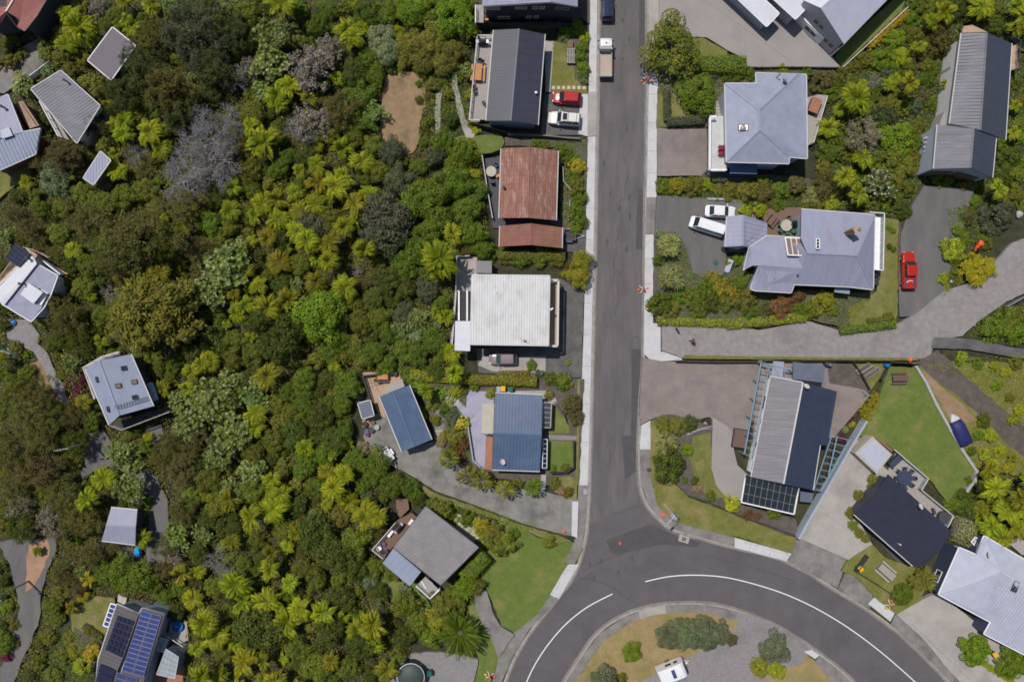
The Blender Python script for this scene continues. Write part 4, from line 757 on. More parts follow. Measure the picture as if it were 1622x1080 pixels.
for q0, q1 in ((a.lerp(e_, 0.12), a.lerp(e_, 0.86)), (e_.lerp(e2, 0.0), e_.lerp(e2, 0.8))):
    b = MB(); d = (q1-q0).normalized(); nn = Vector((d.y, -d.x)); nn = nn if nn.y < 0 else -nn; q0 = q0+nn*0.06; q1 = q1+nn*0.06
    for k in range(5): b.bar((*q0, 0.45+0.55*k), (*q1, 0.45+0.55*k), 0.08, 0.53)
    b.build('garage_door', 'garage_brown', h2.t)
deck(h, [(1523, 52), (1527, 42), (1540, 40), (1564, 51)], 1.2, 'timber_tan', rail=[(1527, 42), (1540, 40), (1562, 49)][:0] or None)
deck(h, [(1602, 74), (1612, 70), (1613, 108), (1600, 112)], 1.4, 'timber_tan', rail=[(1604, 56), (1617, 64), (1615, 110)], rail_mat='trim_dark')
slab('path', [(1490, 115), (1510, 110), (1503, 200), (1482, 262), (1466, 280), (1460, 262), (1470, 212), (1478, 190), (1488, 175)], 'concrete_plain', rough=0.04, z=2.2)
b = MB()
for k in range(9):
    y = 217+7*k; b.bar(P(1463-0.2*k, y+2, 0.5+.2*(9-k)), P(1477-0.6*k, y, 0.5+.2*(9-k)), 0.3, 0.08)
tag(b.build('garden_steps', 'timber_grey'), 'flight of narrow pale steps climbing beside the double garage', 'steps')
# ---- M house with blue pergolas
NE2 = (1326, 620, 3.3)
h = house('house', 'house with one pale streaked and one navy roof slope and sky-blue pergolas on both sides', [(1221, 596, 3.2), (1271.7, 606, 4.6), (1312.5, 616, 3.5), NE2, (1311, 705, 3.3), (1299, 705, 3.5), (1287.5, 776, 3.5), (1241, 766, 4.6), (1190, 755, 3.2)],
          [dict(f=[[(1221, 596, 3.2), (1271.7, 606, 4.6), (1241, 766, 4.6), (1190, 755, 3.2)]], mat='roof_streaked', ribs=0.4, ribw=0.05, ribh=0.02, name='west_roof'), dict(f=[[(1271.7, 606, 4.6), (1312.5, 616, 3.5), NE2, (1311, 705, 3.3), (1299, 705, 3.5), (1287.5, 776, 3.5), (1241, 766, 4.6)]], mat='roof_navy', ribs=0.6, ribh=0.012, name='east_roof'),
           dict(f=[[(1256, 573, 2.9), (1306, 579, 2.9), (1304, 606, 3.1), (1256, 600, 3.1)]], mat='roof_steel', ribs=0.35, name='porch_roof'), dict(f=[[(1225, 572, 2.5), (1242, 573, 2.5), (1240, 597, 2.7), (1222, 594, 2.7)]], mat='roof_lilac', ribs=0, name='shed_roof'), dict(f=[[(1268, 778, 2.4), (1289, 781, 2.4), (1286, 796, 2.3), (1267, 794, 2.3)]], mat='roof_steel', name='bay_roof')], 'paint_white',
          ridge=[((1271.7, 606, 4.6), (1241, 766, 4.6))], ridge_mat='trim_pale', gut_edges=[0, 8, 5], gutter='trim_pale')
windows(h, 8, [(0.08, 1.6, 1.9, 0.8), (0.3, 0.9, 1.9, 0.9), (0.55, 0.9, 1.9, 0.9), (0.75, 2.0, 1.8, 1.1)])
dish(h, 1274.5, 612, 4.5, 1.2)
flat_on(h, 'conservatory_roof', [(1181, 751, 2.9), (1265, 772, 2.9), (1257.5, 814, 2.4), (1174, 795, 2.4)], 'glass_dark', 0.08, 'timber_grey', 0.045, grid=(9, 3))
b = MB()
for q0, q1 in (((1174, 795), (1181, 751)), ((1257.5, 814), (1174, 795)), ((1265, 772), (1257.5, 814))): b.bar(P(*q0, 2.75 if q0[1] < 780 or q1[1] < 780 else 2.42), P(*q1, 2.75 if q0[1] < 780 or q1[1] < 780 else 2.42), .16, .18)
b.build('conservatory_beam', 'paint_white', h.t)
for q in ((1175, 793), (1216, 803), (1256, 812)): b = MB(); b.box((*P(*q, 2.3).xy, 1.15), (0.12, 0.12, 2.25)); b.build('conservatory_post', 'paint_white', h.t)
def pergola(name, label, A, B, C, D, n, z=2.6, posts=6, mat='paint_skyblue'):
    """beam A-B (outer), beam D-C (inner), rungs between"""
    A, B, C, D = (P(*p, z) for p in (A, B, C, D)); t = thing(name, label, 'pergola', ((A.x+C.x)/2, (A.y+C.y)/2, 0))
    b = MB(); b.bar(A, B, 0.14, 0.2); b.bar(D, C, 0.1, 0.18); b.build('beam', mat, t)
    for i in range(n+1):
        b = MB(); b.bar(A.lerp(B, i/n)+Vector((0, 0, .17)), D.lerp(C, i/n)+Vector((0, 0, .16)), 0.06, 0.12); b.build('rafter', mat, t)
    for i in range(posts):
        p = A.lerp(B, i/(posts-1)) if posts > 1 else A; b = MB(); b.box((p.x, p.y, (z-0.11)/2), (0.12, 0.12, z-0.11)); b.build('post', mat, t)
    return t
pergola('pergola', 'long sky-blue pergola along the west wall, reaching towards the brown spa cover', (1205.5, 574), (1179, 719), (1192, 722), (1219, 577), 13)
pergola('pergola', 'short sky-blue pergola beside the navy porch roof by the back fence', (1209, 575), (1257, 586), (1254, 600), (1222, 594), 3, posts=2)
t = pergola('pergola', 'sky-blue pergola over the planting between the navy roof and pale boundary wall', (1345, 697), (1300, 777), (1289, 775), (1317, 690), 8, posts=5)
b = MB(); b.bar(P(1326, 690, 2.85), P(1312, 752, 2.85), .12, .18); b.build('beam', 'paint_skyblue', t)
# ---- N black cabin and shed
h = house('cabin', 'black gabled cabin set diagonally on the pale concrete drive with a grey timber deck', [(1387, 782, 4.0), (1407, 751, 3.0), (1508, 842, 3.0), (1485.6, 874.5, 4.0), (1467, 893, 3.2), (1446, 896, 3.0), (1353, 814.4, 3.0)],
          [dict(f=[[(1387, 782, 4.0), (1407, 751, 3.0), (1508, 842, 3.0), (1485.6, 874.5, 4.0)], [(1387, 782, 4.0), (1485.6, 874.5, 4.0), (1467, 893, 3.25), (1446, 896, 3.0), (1353, 814.4, 3.0)]], mat='roof_black', ribs=0.5, ribw=0.04, ribh=0.02)], 'trim_dark', cat='cabin', ridge=[((1387, 782, 4.0), (1485.6, 874.5, 4.0))], gut_edges=[5], gutter='trim_pale')
dish(h, 1454, 801, 3.6); flue(h, 1423.5, 861, 3.4, 0.35, 0.07, 'trim_pale')
deck(h, [(1419, 716), (1471, 759), (1460, 776), (1512, 818), (1500, 838), (1404, 752)], 0.45, 'timber_grey', rail=[(1417, 712), (1471, 758), (1460, 776), (1510, 817), (1502, 834)], boards=(-0.7, 0.15), glass=True, rail_mat='trim_pale')
deck(h, [(1352, 814), (1360, 812), (1446, 890), (1430, 900)], 0.25, 'terrace_dark', name='paved_strip')
h = house('shed', 'flat white-roofed shed with beige walls at the corner of the cabin deck', [(1383, 695, 2.6), (1410, 720, 2.6), (1389, 746, 2.6), (1359, 718, 2.6)], [dict(f=[[(1383, 695, 2.6), (1410, 720, 2.6), (1389, 746, 2.55), (1359, 718, 2.55)]], mat='roof_pale', ribs=0)], 'paint_beige', cat='shed', over=-0.25, gutter=None)
b = MB(); b.bar(P(1384, 690, 0.3), P(1412, 714, 0.3), 0.35, 0.6); tag(b.build('planter_wall', 'brick'), 'low red-brick wall between the shed and the lawn', 'wall')
# ---- O pale roofed house at the bottom right
PK = (1544, 922.5, 4.35)
h = house('house', 'large pale blue-grey hipped roof house with navy walls at the lower right corner', [(1519.7, 867, 3.4), (1547, 878.6, 3.4), (1559, 848.5, 3.4), (1622, 885.5, 3.4), (1700, 930, 3.4), (1680, 1065, 3.4), (1622, 1036, 3.4), (1559, 1003.5, 3.4), (1569.5, 985, 3.6), (1487, 941, 3.4)],
          [dict(f=[[(1519.7, 867, 3.4), PK, (1487, 941, 3.4)], [(1519.7, 867, 3.4), (1547, 878.6, 3.75), PK], [(1547, 878.6, 3.75), (1559, 848.5, 3.4), (1622, 885.5, 3.4), (1690, 925, 3.4), (1640, 945, 4.6), (1585.7, 905, 4.6), PK], [(1487, 941, 3.4), PK, (1554.5, 971, 3.8), (1569.5, 985, 3.5)], [(1585.7, 905, 4.6), (1640, 945, 4.6), (1690, 1070, 3.4), (1622, 1036, 3.4), (1559, 1003.5, 3.4), (1569.5, 985, 3.5), (1554.5, 971, 3.8)], [(1690, 925, 3.4), (1690, 1070, 3.4), (1640, 945, 4.6)]], mat='roof_pale', ribs=0.4, ribh=0.012, ribw=0.03),
           dict(f=[[PK, (1585.7, 905, 4.6), (1554.5, 971, 3.8)]], mat='roof_pale', name='valley_roof', ribs=0.4, ribh=0.012, ribw=0.03)], 'paint_navy', gutter='paint_white', over=0.1)
windows(h, 9, [(0.3, 1.7, 1.6, 1.2)]); windows(h, 0, [(0.5, 1.0, 1.6, 1.0)])
dish(h, 1561, 877, 3.7, 0.2); flat_on(h, 'skylight', [(1607, 919, 4.55), (1614, 922, 4.5), (1609, 938, 4.55), (1601.5, 935, 4.55)], 'glass_dark', 0.12, 'trim_dark', 0.08)
for a, e_ in (((1587, 908, 4.65), (1598, 912, 4.65)), ((1578, 929, 4.4), (1588, 934, 4.45))):
    b = MB(); b.bar(P(*a), P(*e_), 0.09, 0.12); b.build('vent_pipe', 'trim_pale', h.t)
deck(h, [(1535, 870), (1547, 848), (1556, 853), (1546, 876)], 0.5, 'paint_navy', name='side_deck'); 
f = flat_on(h, 'louvre_roof', [(1538, 858, 2.2), (1545, 850, 2.2), (1553, 855, 2.2), (1547, 867, 2.2)], 'glass_pale', 0.06, 'paint_white', 0.12, grid=(2, 2))
deck(h, [(1600, 862), (1610, 850), (1630, 860), (1630, 880), (1618, 878)], 0.6, 'timber_grey', name='back_deck')
# ---- P..X western houses
h = house('house', 'red-roofed house in the top corner of the photograph beside a dirt track', [(-30, 45, 5.0), (0, 38, 5.0), (9.5, 20, 6.0), (28, 43, 5.0), (39, 49, 5.0), (58, 25, 5.0), (74, -2, 5.0), (90, -40, 5.0), (-40, -40, 5.0)],
          [dict(f=[[(21, 0, 6.0), (9.6, 18.5, 6.0), (32, 31, 5.2), (27, 43, 4.9), (39, 49, 4.9), (59, 24, 4.9), (73, 0, 4.9), (95, -40, 4.9), (45, -40, 6.0)], [(21, 0, 6.0), (45, -40, 6.0), (-40, -40, 4.8), (-40, 60, 4.8), (0, 36, 5.2), (9.6, 18.5, 6.0)]], mat='roof_red', ribs=0.4, ribh=.02, ribw=.04)], 'trim_dark', ridge=[((45, -40, 6.0), (9.6, 18.5, 6.0))], ridge_mat='paint_cream', gutter='trim_dark', over=0.5)
h = house('cabin', 'square cabin with a flat mauve-grey roof and white edge, half under dark pines', [(178, 43.7, 3.6), (214, 72.6, 3.6), (176, 126.7, 3.6), (139, 96, 3.6)], [dict(f=[[(178, 43.7, 3.6), (214, 72.6, 3.6), (176, 126.7, 3.6), (139, 96, 3.6)]], mat='roof_mauve', ribs=0)], 'timber_brown', cat='cabin', gutter='paint_white', over=0.3)
h = house('house', 'weathered grey metal-roofed house below the flat mauve-roofed cabin', [(49, 141, 3.6), (96, 112, 3.9), (158, 167.4, 3.9), (121.5, 226.7, 3.6)], [dict(f=[[(49, 141, 3.6), (96, 112, 3.9), (158, 167.4, 3.9), (121.5, 226.7, 3.6)]], mat='roof_weathered', ribs=0.4, ribw=0.05, ribh=0.02, rd=((49, 141, 3.6), (96, 112, 3.6)))], 'paint_cream', gutter='trim_pale', over=0.3)
flue(h, 107, 130, 3.9, 0.8, 0.1, 'trim_dark')
deck(h, [(62, 160), (72, 160), (110, 222), (92, 216)], 1.2, 'timber_grey', rail=[(62, 160), (92, 216)], boards=(-1.0, 0.15))
h = house('house', 'brick-walled house with a pale blue-grey roof at the western edge', [(-20, 165, 4.0), (12, 150, 4.0), (35.5, 209.6, 4.0), (64, 204, 3.6), (56, 244, 3.4), (0, 269, 3.4), (-20, 275, 3.4)],
          [dict(f=[[(-20, 162, 4.2), (12, 150, 4.0), (35.5, 209.6, 4.0), (0, 219, 4.2), (-20, 222, 4.2)]], mat='roof_lilac', ribs=0.4), dict(f=[[(-20, 222, 4.0), (0, 217, 4.0), (35.5, 209.6, 3.95), (64, 204, 3.9), (56, 244, 3.4), (0, 269, 3.4), (-20, 276, 3.4)]], mat='roof_skyblue', ribs=0.5, ribw=0.09, ribh=0.05, name='lower_roof')], 'paint_redbrown', gutter='trim_pale', over=0.5)
flue(h, 7.5, 171, 4.1, 0.7, 0.12, 'trim_dark'); flat_on(h, 'roof_patch', [(1, 207, 4.35), (14, 201, 4.3), (20, 215, 4.3), (3, 220, 4.35)], 'roof_pale', 0.08)
h = house('shed', 'narrow timber shed with a cream ridged roof wedged between two western houses', [(24, 164, 2.6), (34, 160, 2.9), (61, 199, 2.9), (46, 205, 2.6)], [dict(f=[[(24, 164, 2.5), (30, 161.5, 2.9), (51, 202.5, 2.9), (46, 205, 2.5)], [(30, 161.5, 2.9), (36, 160, 2.6), (62, 199, 2.6), (51, 202.5, 2.9)]], mat='timber_tan', ribs=0.3)], 'timber_brown', cat='shed', gutter=None, over=0.2)
h = house('shed', 'small grey-roofed shed almost hidden in the bush below the weathered grey house', [(159, 240, 3.0), (175, 254, 3.0), (148, 292.6, 3.0), (132, 282, 3.0)], [dict(f=[[(159, 240, 3.0), (175, 254, 3.0), (148, 292.6, 3.0), (132, 282, 3.0)]], mat='roof_lilac', ribs=0.4)], 'timber_brown', cat='shed', gutter='trim_pale', over=0.2)
h = house('house', 'white-roofed hillside house with one large dark solar panel and tan decks', [(48, 402, 4.0), (58, 418, 4.0), (91, 436.7, 3.8), (80, 466.7, 3.8), (69, 487, 3.8), (49, 509, 3.8), (4.4, 482, 3.9), (-10, 461, 4.0)],
          [dict(f=[[(48, 402, 4.2), (55.5, 411, 4.5), (58, 418, 4.4), (6.7, 483, 4.4), (0, 478, 4.5), (-14, 468, 4.2)]], mat='roof_bright', name='curved_roof', ribs=0.5, ribh=0.012), dict(f=[[(58, 418, 4.1), (91, 436.7, 3.8), (80, 466.7, 3.8), (62, 456, 4.0), (50, 474, 4.0), (67, 486, 3.8), (49, 509, 3.8), (6, 483, 4.1)]], mat='roof_lilac', ribs=0.0),
           dict(f=[[(45, 448, 4.4), (68, 463, 4.3), (53, 481, 4.3), (32, 466, 4.4)]], mat='roof_bright', name='raised_roof')], 'paint_white', gutter='paint_white', over=0.5)
flat_on(h, 'solar_panel', [(24.4, 385.6, 4.6), (46.7, 402, 4.6), (29.4, 422.8, 4.5), (8.3, 408, 4.5)], 'solar_dark', 0.08, 'roof_slate', 0.06, grid=(2, 4))
flue(h, 38, 450, 4.3, 0.9, 0.1, 'trim_dark'); flue(h, 46, 410, 4.5, 0.5, 0.13, 'trim_dark')
deck(h, [(24, 420), (30, 424), (0, 462), (-20, 470), (-10, 455)], 1.8, 'timber_tan', rail=[(17, 415), (-8, 448)], rail_mat='timber_tan')
deck(h, [(38, 391), (48, 396), (78, 416), (108, 434), (94, 436), (58, 414), (46, 400)], 1.6, 'timber_tan', rail=[(36, 391), (58, 398), (76, 408)], rail_mat='timber_grey')
b = MB(); b.bar(P(71, 414, 2.6), P(98, 435, 2.6), 0.16, 0.8); b.build('white_parapet', 'paint_white', h.t)
h = house('house', 'blue-grey gabled house with six small skylights above the winding driveway', [(135.5, 584.5, 4.8), (157, 571, 6.2), (207.4, 560.7, 4.8), (243, 643, 4.8), (189, 658, 6.2), (172.6, 673, 4.8)],
          [dict(f=[[(135.5, 584.5, 4.8), (157, 571, 6.2), (189, 658, 6.2), (172.6, 673, 4.8)], [(157, 571, 6.2), (207.4, 560.7, 4.8), (243, 643, 4.8), (189, 658, 6.2)]], mat='roof_skyblue', ribs=0.4, ribh=0.02)], 'trim_dark', ridge=[((157, 571, 6.2), (189, 658, 6.2))], gut_edges=[2, 5], over=0.45)
def onplane(pl, px, py, dz=0.08):
    """point over pixel px,py lying dz above plane through three px,py,z points"""
    a, b_, c_ = (P(*p) for p in pl); n = (b_-a).cross(c_-a); d0 = P(px, py, 0); o = Vector((0, 0, H)); r = d0-o
    t = (a-o).dot(n)/r.dot(n); return o+r*t+Vector((0, 0, dz))
def panel_on(h, pl, quad, mat, name, frame=None, fw=0.07, dz=0.1, grid=None, parent=None):
    q = [onplane(pl, *p, dz) for p in quad]; par = parent or h.t
    if frame:
        b = MB()
        for i in range(4): b.bar(q[i], q[(i+1) % 4], fw, 0.09)
        if grid:
            for i in range(1, grid[0]): b.bar(q[0].lerp(q[1], i/grid[0]), q[3].lerp(q[2], i/grid[0]), fw*.6, 0.08)
            for j in range(1, grid[1]): b.bar(q[0].lerp(q[3], j/grid[1]), q[1].lerp(q[2], j/grid[1]), fw*.6, 0.075)
        f = b.build(name, frame, par); roof_mb([q], th=0.04).build('pane', mat, f); return f
    return roof_mb([q], th=0.05).build(name, mat, par)
plE = [(157, 571, 6.2), (207.4, 560.7, 4.8), (243, 643, 4.8)]; plW = [(135.5, 584.5, 4.8), (157, 571, 6.2), (189, 658, 6.2)]
for px, py, mt in ((196.5, 583, 'glass_dark'), (187.5, 610.5, 'glass_bronze'), (213, 604.5, 'glass_bronze'), (214, 629, 'glass_dark')):
    panel_on(h, plE, [(px-4.5, py-2.5), (px+3.5, py-4), (px+5, py+2.5), (px-3, py+4)], mt, 'skylight', 'trim_dark')
for px, py in ((154, 601), (171.5, 648)): panel_on(h, plW, [(px-2.5, py-4), (px+0.5, py-4.5), (px+2.5, py+4), (px-0.5, py+4.5)], 'glass_dark', 'skylight', 'trim_dark')
b = MB(); q0, q1 = onplane(plE, 186, 647, 0.25), onplane(plE, 236, 633, 0.25); up = (onplane(plE, 186-4, 645-9, .25)-onplane(plE, 186, 645, .25)).normalized()*0.45
b.bar(q0, q1, 0.06, 0.06); b.bar(q0+up, q1+up, 0.05, 0.05)
for k in range(12): b.bar(q0.lerp(q1, k/11), q0.lerp(q1, k/11)+up, 0.05, 0.05)
b.build('roof_ladder', 'trim_dark', h.t)
roof_mb([[P(232, 607, 3.4), P(241, 605, 3.3), P(251, 632, 3.3), P(243, 635, 3.4)]], th=0.1).build('annex_roof', 'roof_pale', h.t)
deck(h, [(174, 674), (183, 668), (262, 645), (270, 650), (192, 681)], 2.4, 'timber_dark', rail=[(174, 674), (192, 681), (268, 652)], rail_mat='timber_grey')
deck(h, [(131, 583), (160, 565), (187, 557), (190, 561), (158, 571), (136, 585), (152, 630), (148, 632)], 2.6, 'timber_grey', rail=[(187, 557), (160, 565), (131, 582), (150, 632)], rail_mat='trim_pale')
h = house('shed', 'isolated gabled shed with a pale ribbed roof and a blue tarp outside', [(176, 803.5, 3.0), (217.5, 807.5, 3.0), (215, 834, 3.7), (214, 862.5, 3.0), (161, 856, 3.0), (168, 831.6, 3.7)], [dict(f=[[(176, 803.5, 3.0), (217.5, 807.5, 3.0), (215, 834, 3.7), (168, 831.6, 3.7)], [(168, 831.6, 3.7), (215, 834, 3.7), (214, 862.5, 3.0), (161, 856, 3.0)]], mat='roof_lilac', ribs=0.4, ribw=.04, ribh=.018)], 'timber_dark', cat='shed', gut_edges=[0, 3], ridge=[((168, 831.6, 3.7), (215, 834, 3.7))])
sa, sb = 4.6, 3.6
h = house('house', 'taupe-roofed house covered in blue solar panels with a pool deck and glasshouses', [(185, 956.4, 3.6), (220, 972.4, 4.0), (225, 963, 4.4), (261, 973, 4.0), (229.7, 1070, 4.0), (222, 1110, 4.0), (150, 1110, 3.6), (155.4, 1045, 3.6)],
          [dict(f=[[(185, 956.4, 3.6), (220, 972.4, 4.2), (195, 1041, 4.2), (186.7, 1060, 4.2), (175, 1110, 4.2), (148, 1110, 3.6), (155.4, 1045, 3.6)]], mat='roof_taupe', ribs=0.5, ribw=.03, ribh=.012, name='west_roof'), dict(f=[[(225, 963, 4.5), (261, 973, 4.2), (229.7, 1070, 4.2), (222, 1110, 4.2), (178, 1110, 4.5), (193.6, 1060, 4.5)]], mat='roof_taupe', ribs=0.5, ribw=.03, ribh=.012, name='east_roof')], 'paint_bluegrey', gutter='trim_pale', over=0.4)
def array(h, q, nx, ny, mats, name, pl, gap=0.12, skip=()):
    for i in range(nx):
        for j in range(ny):
            if (i, j) in skip: continue
            def bl(u, v):
                a = Vector(q[0]).lerp(Vector(q[1]), u); c_ = Vector(q[3]).lerp(Vector(q[2]), u); return a.lerp(c_, v)
            g = gap; quad = [bl((i+g/2)/nx, (j+g/2)/ny), bl((i+1-g/2)/nx, (j+g/2)/ny), bl((i+1-g/2)/nx, (j+1-g/2)/ny), bl((i+g/2)/nx, (j+1-g/2)/ny)]
            mt = mats if isinstance(mats, str) else random.choice(mats)
            panel_on(h, pl, [tuple(p) for p in quad], mt, 'solar_panel', None if mats == 'solar_dark' else 'steel', fw=.03, dz=0.16)
plS = [(185, 956.4, 3.6), (220, 972.4, 4.2), (195, 1041, 4.2)]; plT = [(225, 963, 4.5), (261, 973, 4.2), (229.7, 1070, 4.2)]
array(h, [(187, 973), (214, 982), (194, 1041), (167, 1028)], 4, 6, 'solar_dark', 'dark_array', plS, 0.15)
array(h, [(225.5, 966), (257, 975), (229, 1058+12), (194, 1060)], 2, 13, ['solar_blue']*8+['solar_bright'], 'blue_array', plT, 0.06)
array(h, [(187, 1063), (220, 1073), (212, 1100), (180, 1090)], 2, 3, 'solar_blue', 'blue_array', plT, 0.1)
array(h, [(159, 1050), (185, 1060), (176, 1095), (150, 1090)], 1, 3, 'solar_dark', 'dark_array', plS, 0.06)
f = flat_on(h, 'solar_awning', [(175.6, 955, 3.0), (184.6, 957.8, 3.2), (172, 993, 3.2), (163.7, 989.7, 3.0)], 'solar_blue', 0.08, 'paint_white', 0.14, grid=(1, 5))
deck(h, [(270, 984), (296, 984), (298.5, 1013), (285, 1019), (266, 1005)], 0.6, 'timber_grey', boards=(0.1, 0.15), rail=[(258, 1003), (290, 1024)], rail_mat='trim_pale', name='pool_deck')
deck(h, [(187, 941), (201, 946), (198, 958), (186, 952)], 0.4, 'paint_beige', name='patio')
for q, lab in (([(248.5, 1008, 2.2), (266, 1012.6, 2.2), (259, 1033, 2.2), (241.5, 1027, 2.2)], 'square lean-to glasshouse with a clear panelled roof against the solar house'), ([(263, 1027, 2.6), (283, 1040, 2.6), (277, 1074, 2.6), (248, 1067.5, 2.6)], 'long free-standing glasshouse with a clear panelled roof on the terracotta paving')):
    g = thing('glasshouse', lab, 'glasshouse', (*P(q[0][0]+8, q[0][1]+14).xy, 0))
    hh = House(); hh.t = g; f = flat_on(hh, 'roof', q, 'glass_pale', 0.05, 'trim_pale', 0.07, grid=(4, 5))
    wb = MB(); W = [P(*p) for p in q]; ip = inset([(p.x, p.y) for p in W], 0.12); wb.prism([tuple(p) for p in ip], 0, q[0][2]-0.1); wb.build('wall', 'glass_pale', g); EXCL.append([(p[0], p[1]) for p in q])
# ================================================================== VEHICLES
def ring(hw, zb, zt, x, crown=0.03, tuck=0.90):
    return [(x, -hw*tuck*0.97, zb), (x, -hw, zb+(zt-zb)*0.35), (x, -hw*0.985, zb+(zt-zb)*0.75), (x, -hw*0.90, zt-0.015), (x, -hw*0.5, zt+crown), (x, 0, zt+crown*1.3), (x, hw*0.5, zt+crown), (x, hw*0.90, zt-0.015), (x, hw*0.985, zb+(zt-zb)*0.75), (x, hw, zb+(zt-zb)*0.35), (x, hw*tuck*0.97, zb)]
def quadpatch(b, q, off=0.006, sh=0.9, shv=None, mi=0):
    q = [Vector(p) for p in q]; c = sum(q, Vector())/4; n = (q[1]-q[0]).cross(q[3]-q[0]).normalized()
    b.add([c+(p-c)*sh+n*off for p in q], [(0, 1, 2, 3)], mi)
def wheels(t, xs, hw, r=0.33, w=0.21):
    for x in xs:
        for sy in (-1, 1):
            b = MB(); prof = [(r*0.62, -w/2), (r*0.93, -w/2), (r, -w*0.35), (r, w*0.35), (r*0.93, w/2), (r*0.62, w/2)]
            y = sy*(hw-w/2+0.02); vs = []; n = 18
            rings = [[(x+rr*math.cos(2*math.pi*k/n), y+dy, r+rr*math.sin(2*math.pi*k/n)) for k in range(n)] for rr, dy in prof]
            b.loft(rings); wh = b.build('wheel', 'rubber', t, world=False)
            b = MB(); b.loft([[(x+r*0.6*math.cos(2*math.pi*k/n), y+dy, r+r*0.6*math.sin(2*math.pi*k/n)) for k in range(n)] for dy in (-w*0.52, w*0.52)]); b.build('rim', 'steel', wh, world=False)
def car(name, label, cat, px, py, head, L=4.2, W=1.75, Ht=1.5, mat='car_white', kind='hatch', group=None, glass='glass_dark', z=None, sunroof=False, rack=False):
    t = thing(name, label, cat, (0, 0, 0), 0, group); h = L/2; hw = W/2; zb = 0.24; belt = Ht*0.60
    hood = belt*0.98
    if kind == 'van': st = [(-h, .90, .35, belt*.95), (-h+.12, .97, .28, belt), (-h+.5, 1, .26, belt+.02), (h-1.2, 1, .26, belt), (h-.55, .97, .26, belt*.93), (h-.15, .9, .28, belt*.8), (h, .78, .36, belt*.62)]
    elif kind == 'ute': st = [(-h, .93, .45, belt*.98), (-h+.1, .98, .4, belt), (-h+1.0, 1, .34, belt), (h-1.45, 1, .32, belt), (h-1.3, .99, .32, hood), (h-.5, .96, .32, hood*.95), (h-.12, .88, .34, hood*.84), (h, .74, .42, hood*.66)]
    elif kind == 'sedan': st = [(-h, .80, .36, belt*.80), (-h+.12, .9, .3, belt*.95), (-h+.55, .98, .26, belt), (0, 1, .24, belt), (h-1.1, .99, .24, hood), (h-.5, .95, .24, hood*.9), (h-.14, .84, .26, hood*.76), (h, .66, .34, hood*.6)]
    else: st = [(-h, .82, .36, belt*.86), (-h+.1, .92, .3, belt*.98), (-h+.5, .985, .26, belt), (0, 1, .24, belt), (h-1.05, .99, .24, hood), (h-.5, .95, .24, hood*.9), (h-.14, .83, .26, hood*.75), (h, .62, .34, hood*.6)]
    b = MB(); b.loft([ring(hw*k, a, c, x) for x, k, a, c in st])
    # cabin
    if kind == 'van': c0, c1, r0, r1 = h-.45, -h+.06, h-1.05, -h+.14
    elif kind == 'ute': c0, c1, r0, r1 = h-1.35, -h+1.62, h-2.0, -h+1.78
    elif kind == 'sedan': c0, c1, r0, r1 = h-1.05, -h+.55, h-1.75, -h+1.15
    elif kind == 'wagon': c0, c1, r0, r1 = h-1.25, -h+.08, h-1.8, -h+.30
    else: c0, c1, r0, r1 = h-.95, -h+.10, h-1.65, -h+.55
    w0, w1 = hw*0.93, hw*0.76
    zt = Ht-0.03
    B = [(c0, -w0*.86, belt), (c0, w0*.86, belt), (c1, w0*.92, belt), (c1, -w0*.92, belt)]
    T = [(r0, -w1, zt), (r0, w1, zt), (r1, w1*.96, zt-.02), (r1, -w1*.96, zt-.02)]
    low = [(p[0], p[1], belt-0.12) for p in B]
    b.add(low+B+T, [(i, (i+1) % 4, 4+(i+1) % 4, 4+i) for i in range(4)]+[(4+i, 4+(i+1) % 4, 8+(i+1) % 4, 8+i) for i in range(4)]+[(8, 9, 10, 11)])
    # rounded roof skin
    rx0, rx1 = r0+0.02, r1-0.02
    b.loft([[(x, -w1*k*1.0, zt-.015), (x, -w1*k*.8, zt+.03), (x, 0, zt+.05), (x, w1*k*.8, zt+.03), (x, w1*k, zt-.015)] for x, k in ((rx1, .92), (rx1+.12, 1.0), ((rx0+rx1)/2, 1.02), (rx0-.12, 1.0), (rx0, .92))])
    body = b.build('body', mat, t, smooth=False, world=False); fix_normals(body)
    md = body.modifiers.new('b', 'BEVEL'); md.width = .04; md.segments = 2; md.limit_method = 'ANGLE'; md.angle_limit = math.radians(35)
    def pane(nm, q, sh=0.9, off=0.012):
        g = MB(); quadpatch(g, q, off, sh); g.build(nm, glass, t, world=False)
    pane('windscreen', [B[0], B[1], T[1], T[0]], 0.92); pane('rear_window', [B[2], B[3], T[3], T[2]], 0.88)
    for sy in (1, -1):
        a0, a1, t0, t1 = (B[1], B[2], T[1], T[2]) if sy == 1 else (B[3], B[0], T[3], T[0])
        n = 3 if kind in ('wagon', 'van') else 2
        for i in range(n):
            f0, f1 = i/n, (i+1)/n; L3 = lambda p, q, f: tuple(p[k]+(q[k]-p[k])*f for k in range(3))
            pane('side_window', [L3(a0, a1, f0), L3(a0, a1, f1), L3(t0, t1, f1), L3(t0, t1, f0)], 0.88)
    for sy in (-1, 1):
        m = MB(); m.box((c0-.25, sy*(hw+.08), belt+.08), (.12, .2, .14)); m.build('mirror', mat if kind != 'van' else 'black_plastic', t, world=False)
        m = MB(); m.box((h-.10, sy*hw*.62, hood*.70), (.14, hw*.26, .13)); m.build('headlight', 'lamp_white', t, world=False)
        m = MB(); m.box((-h+.05, sy*hw*.74, belt*.78), (.09, hw*.22, .2)); m.build('tail_light', 'lamp_red', t, world=False)
    m = MB(); m.box((h-.02, 0, .42), (.1, W*.62, .2)); m.build('bumper', 'black_plastic', t, world=False)
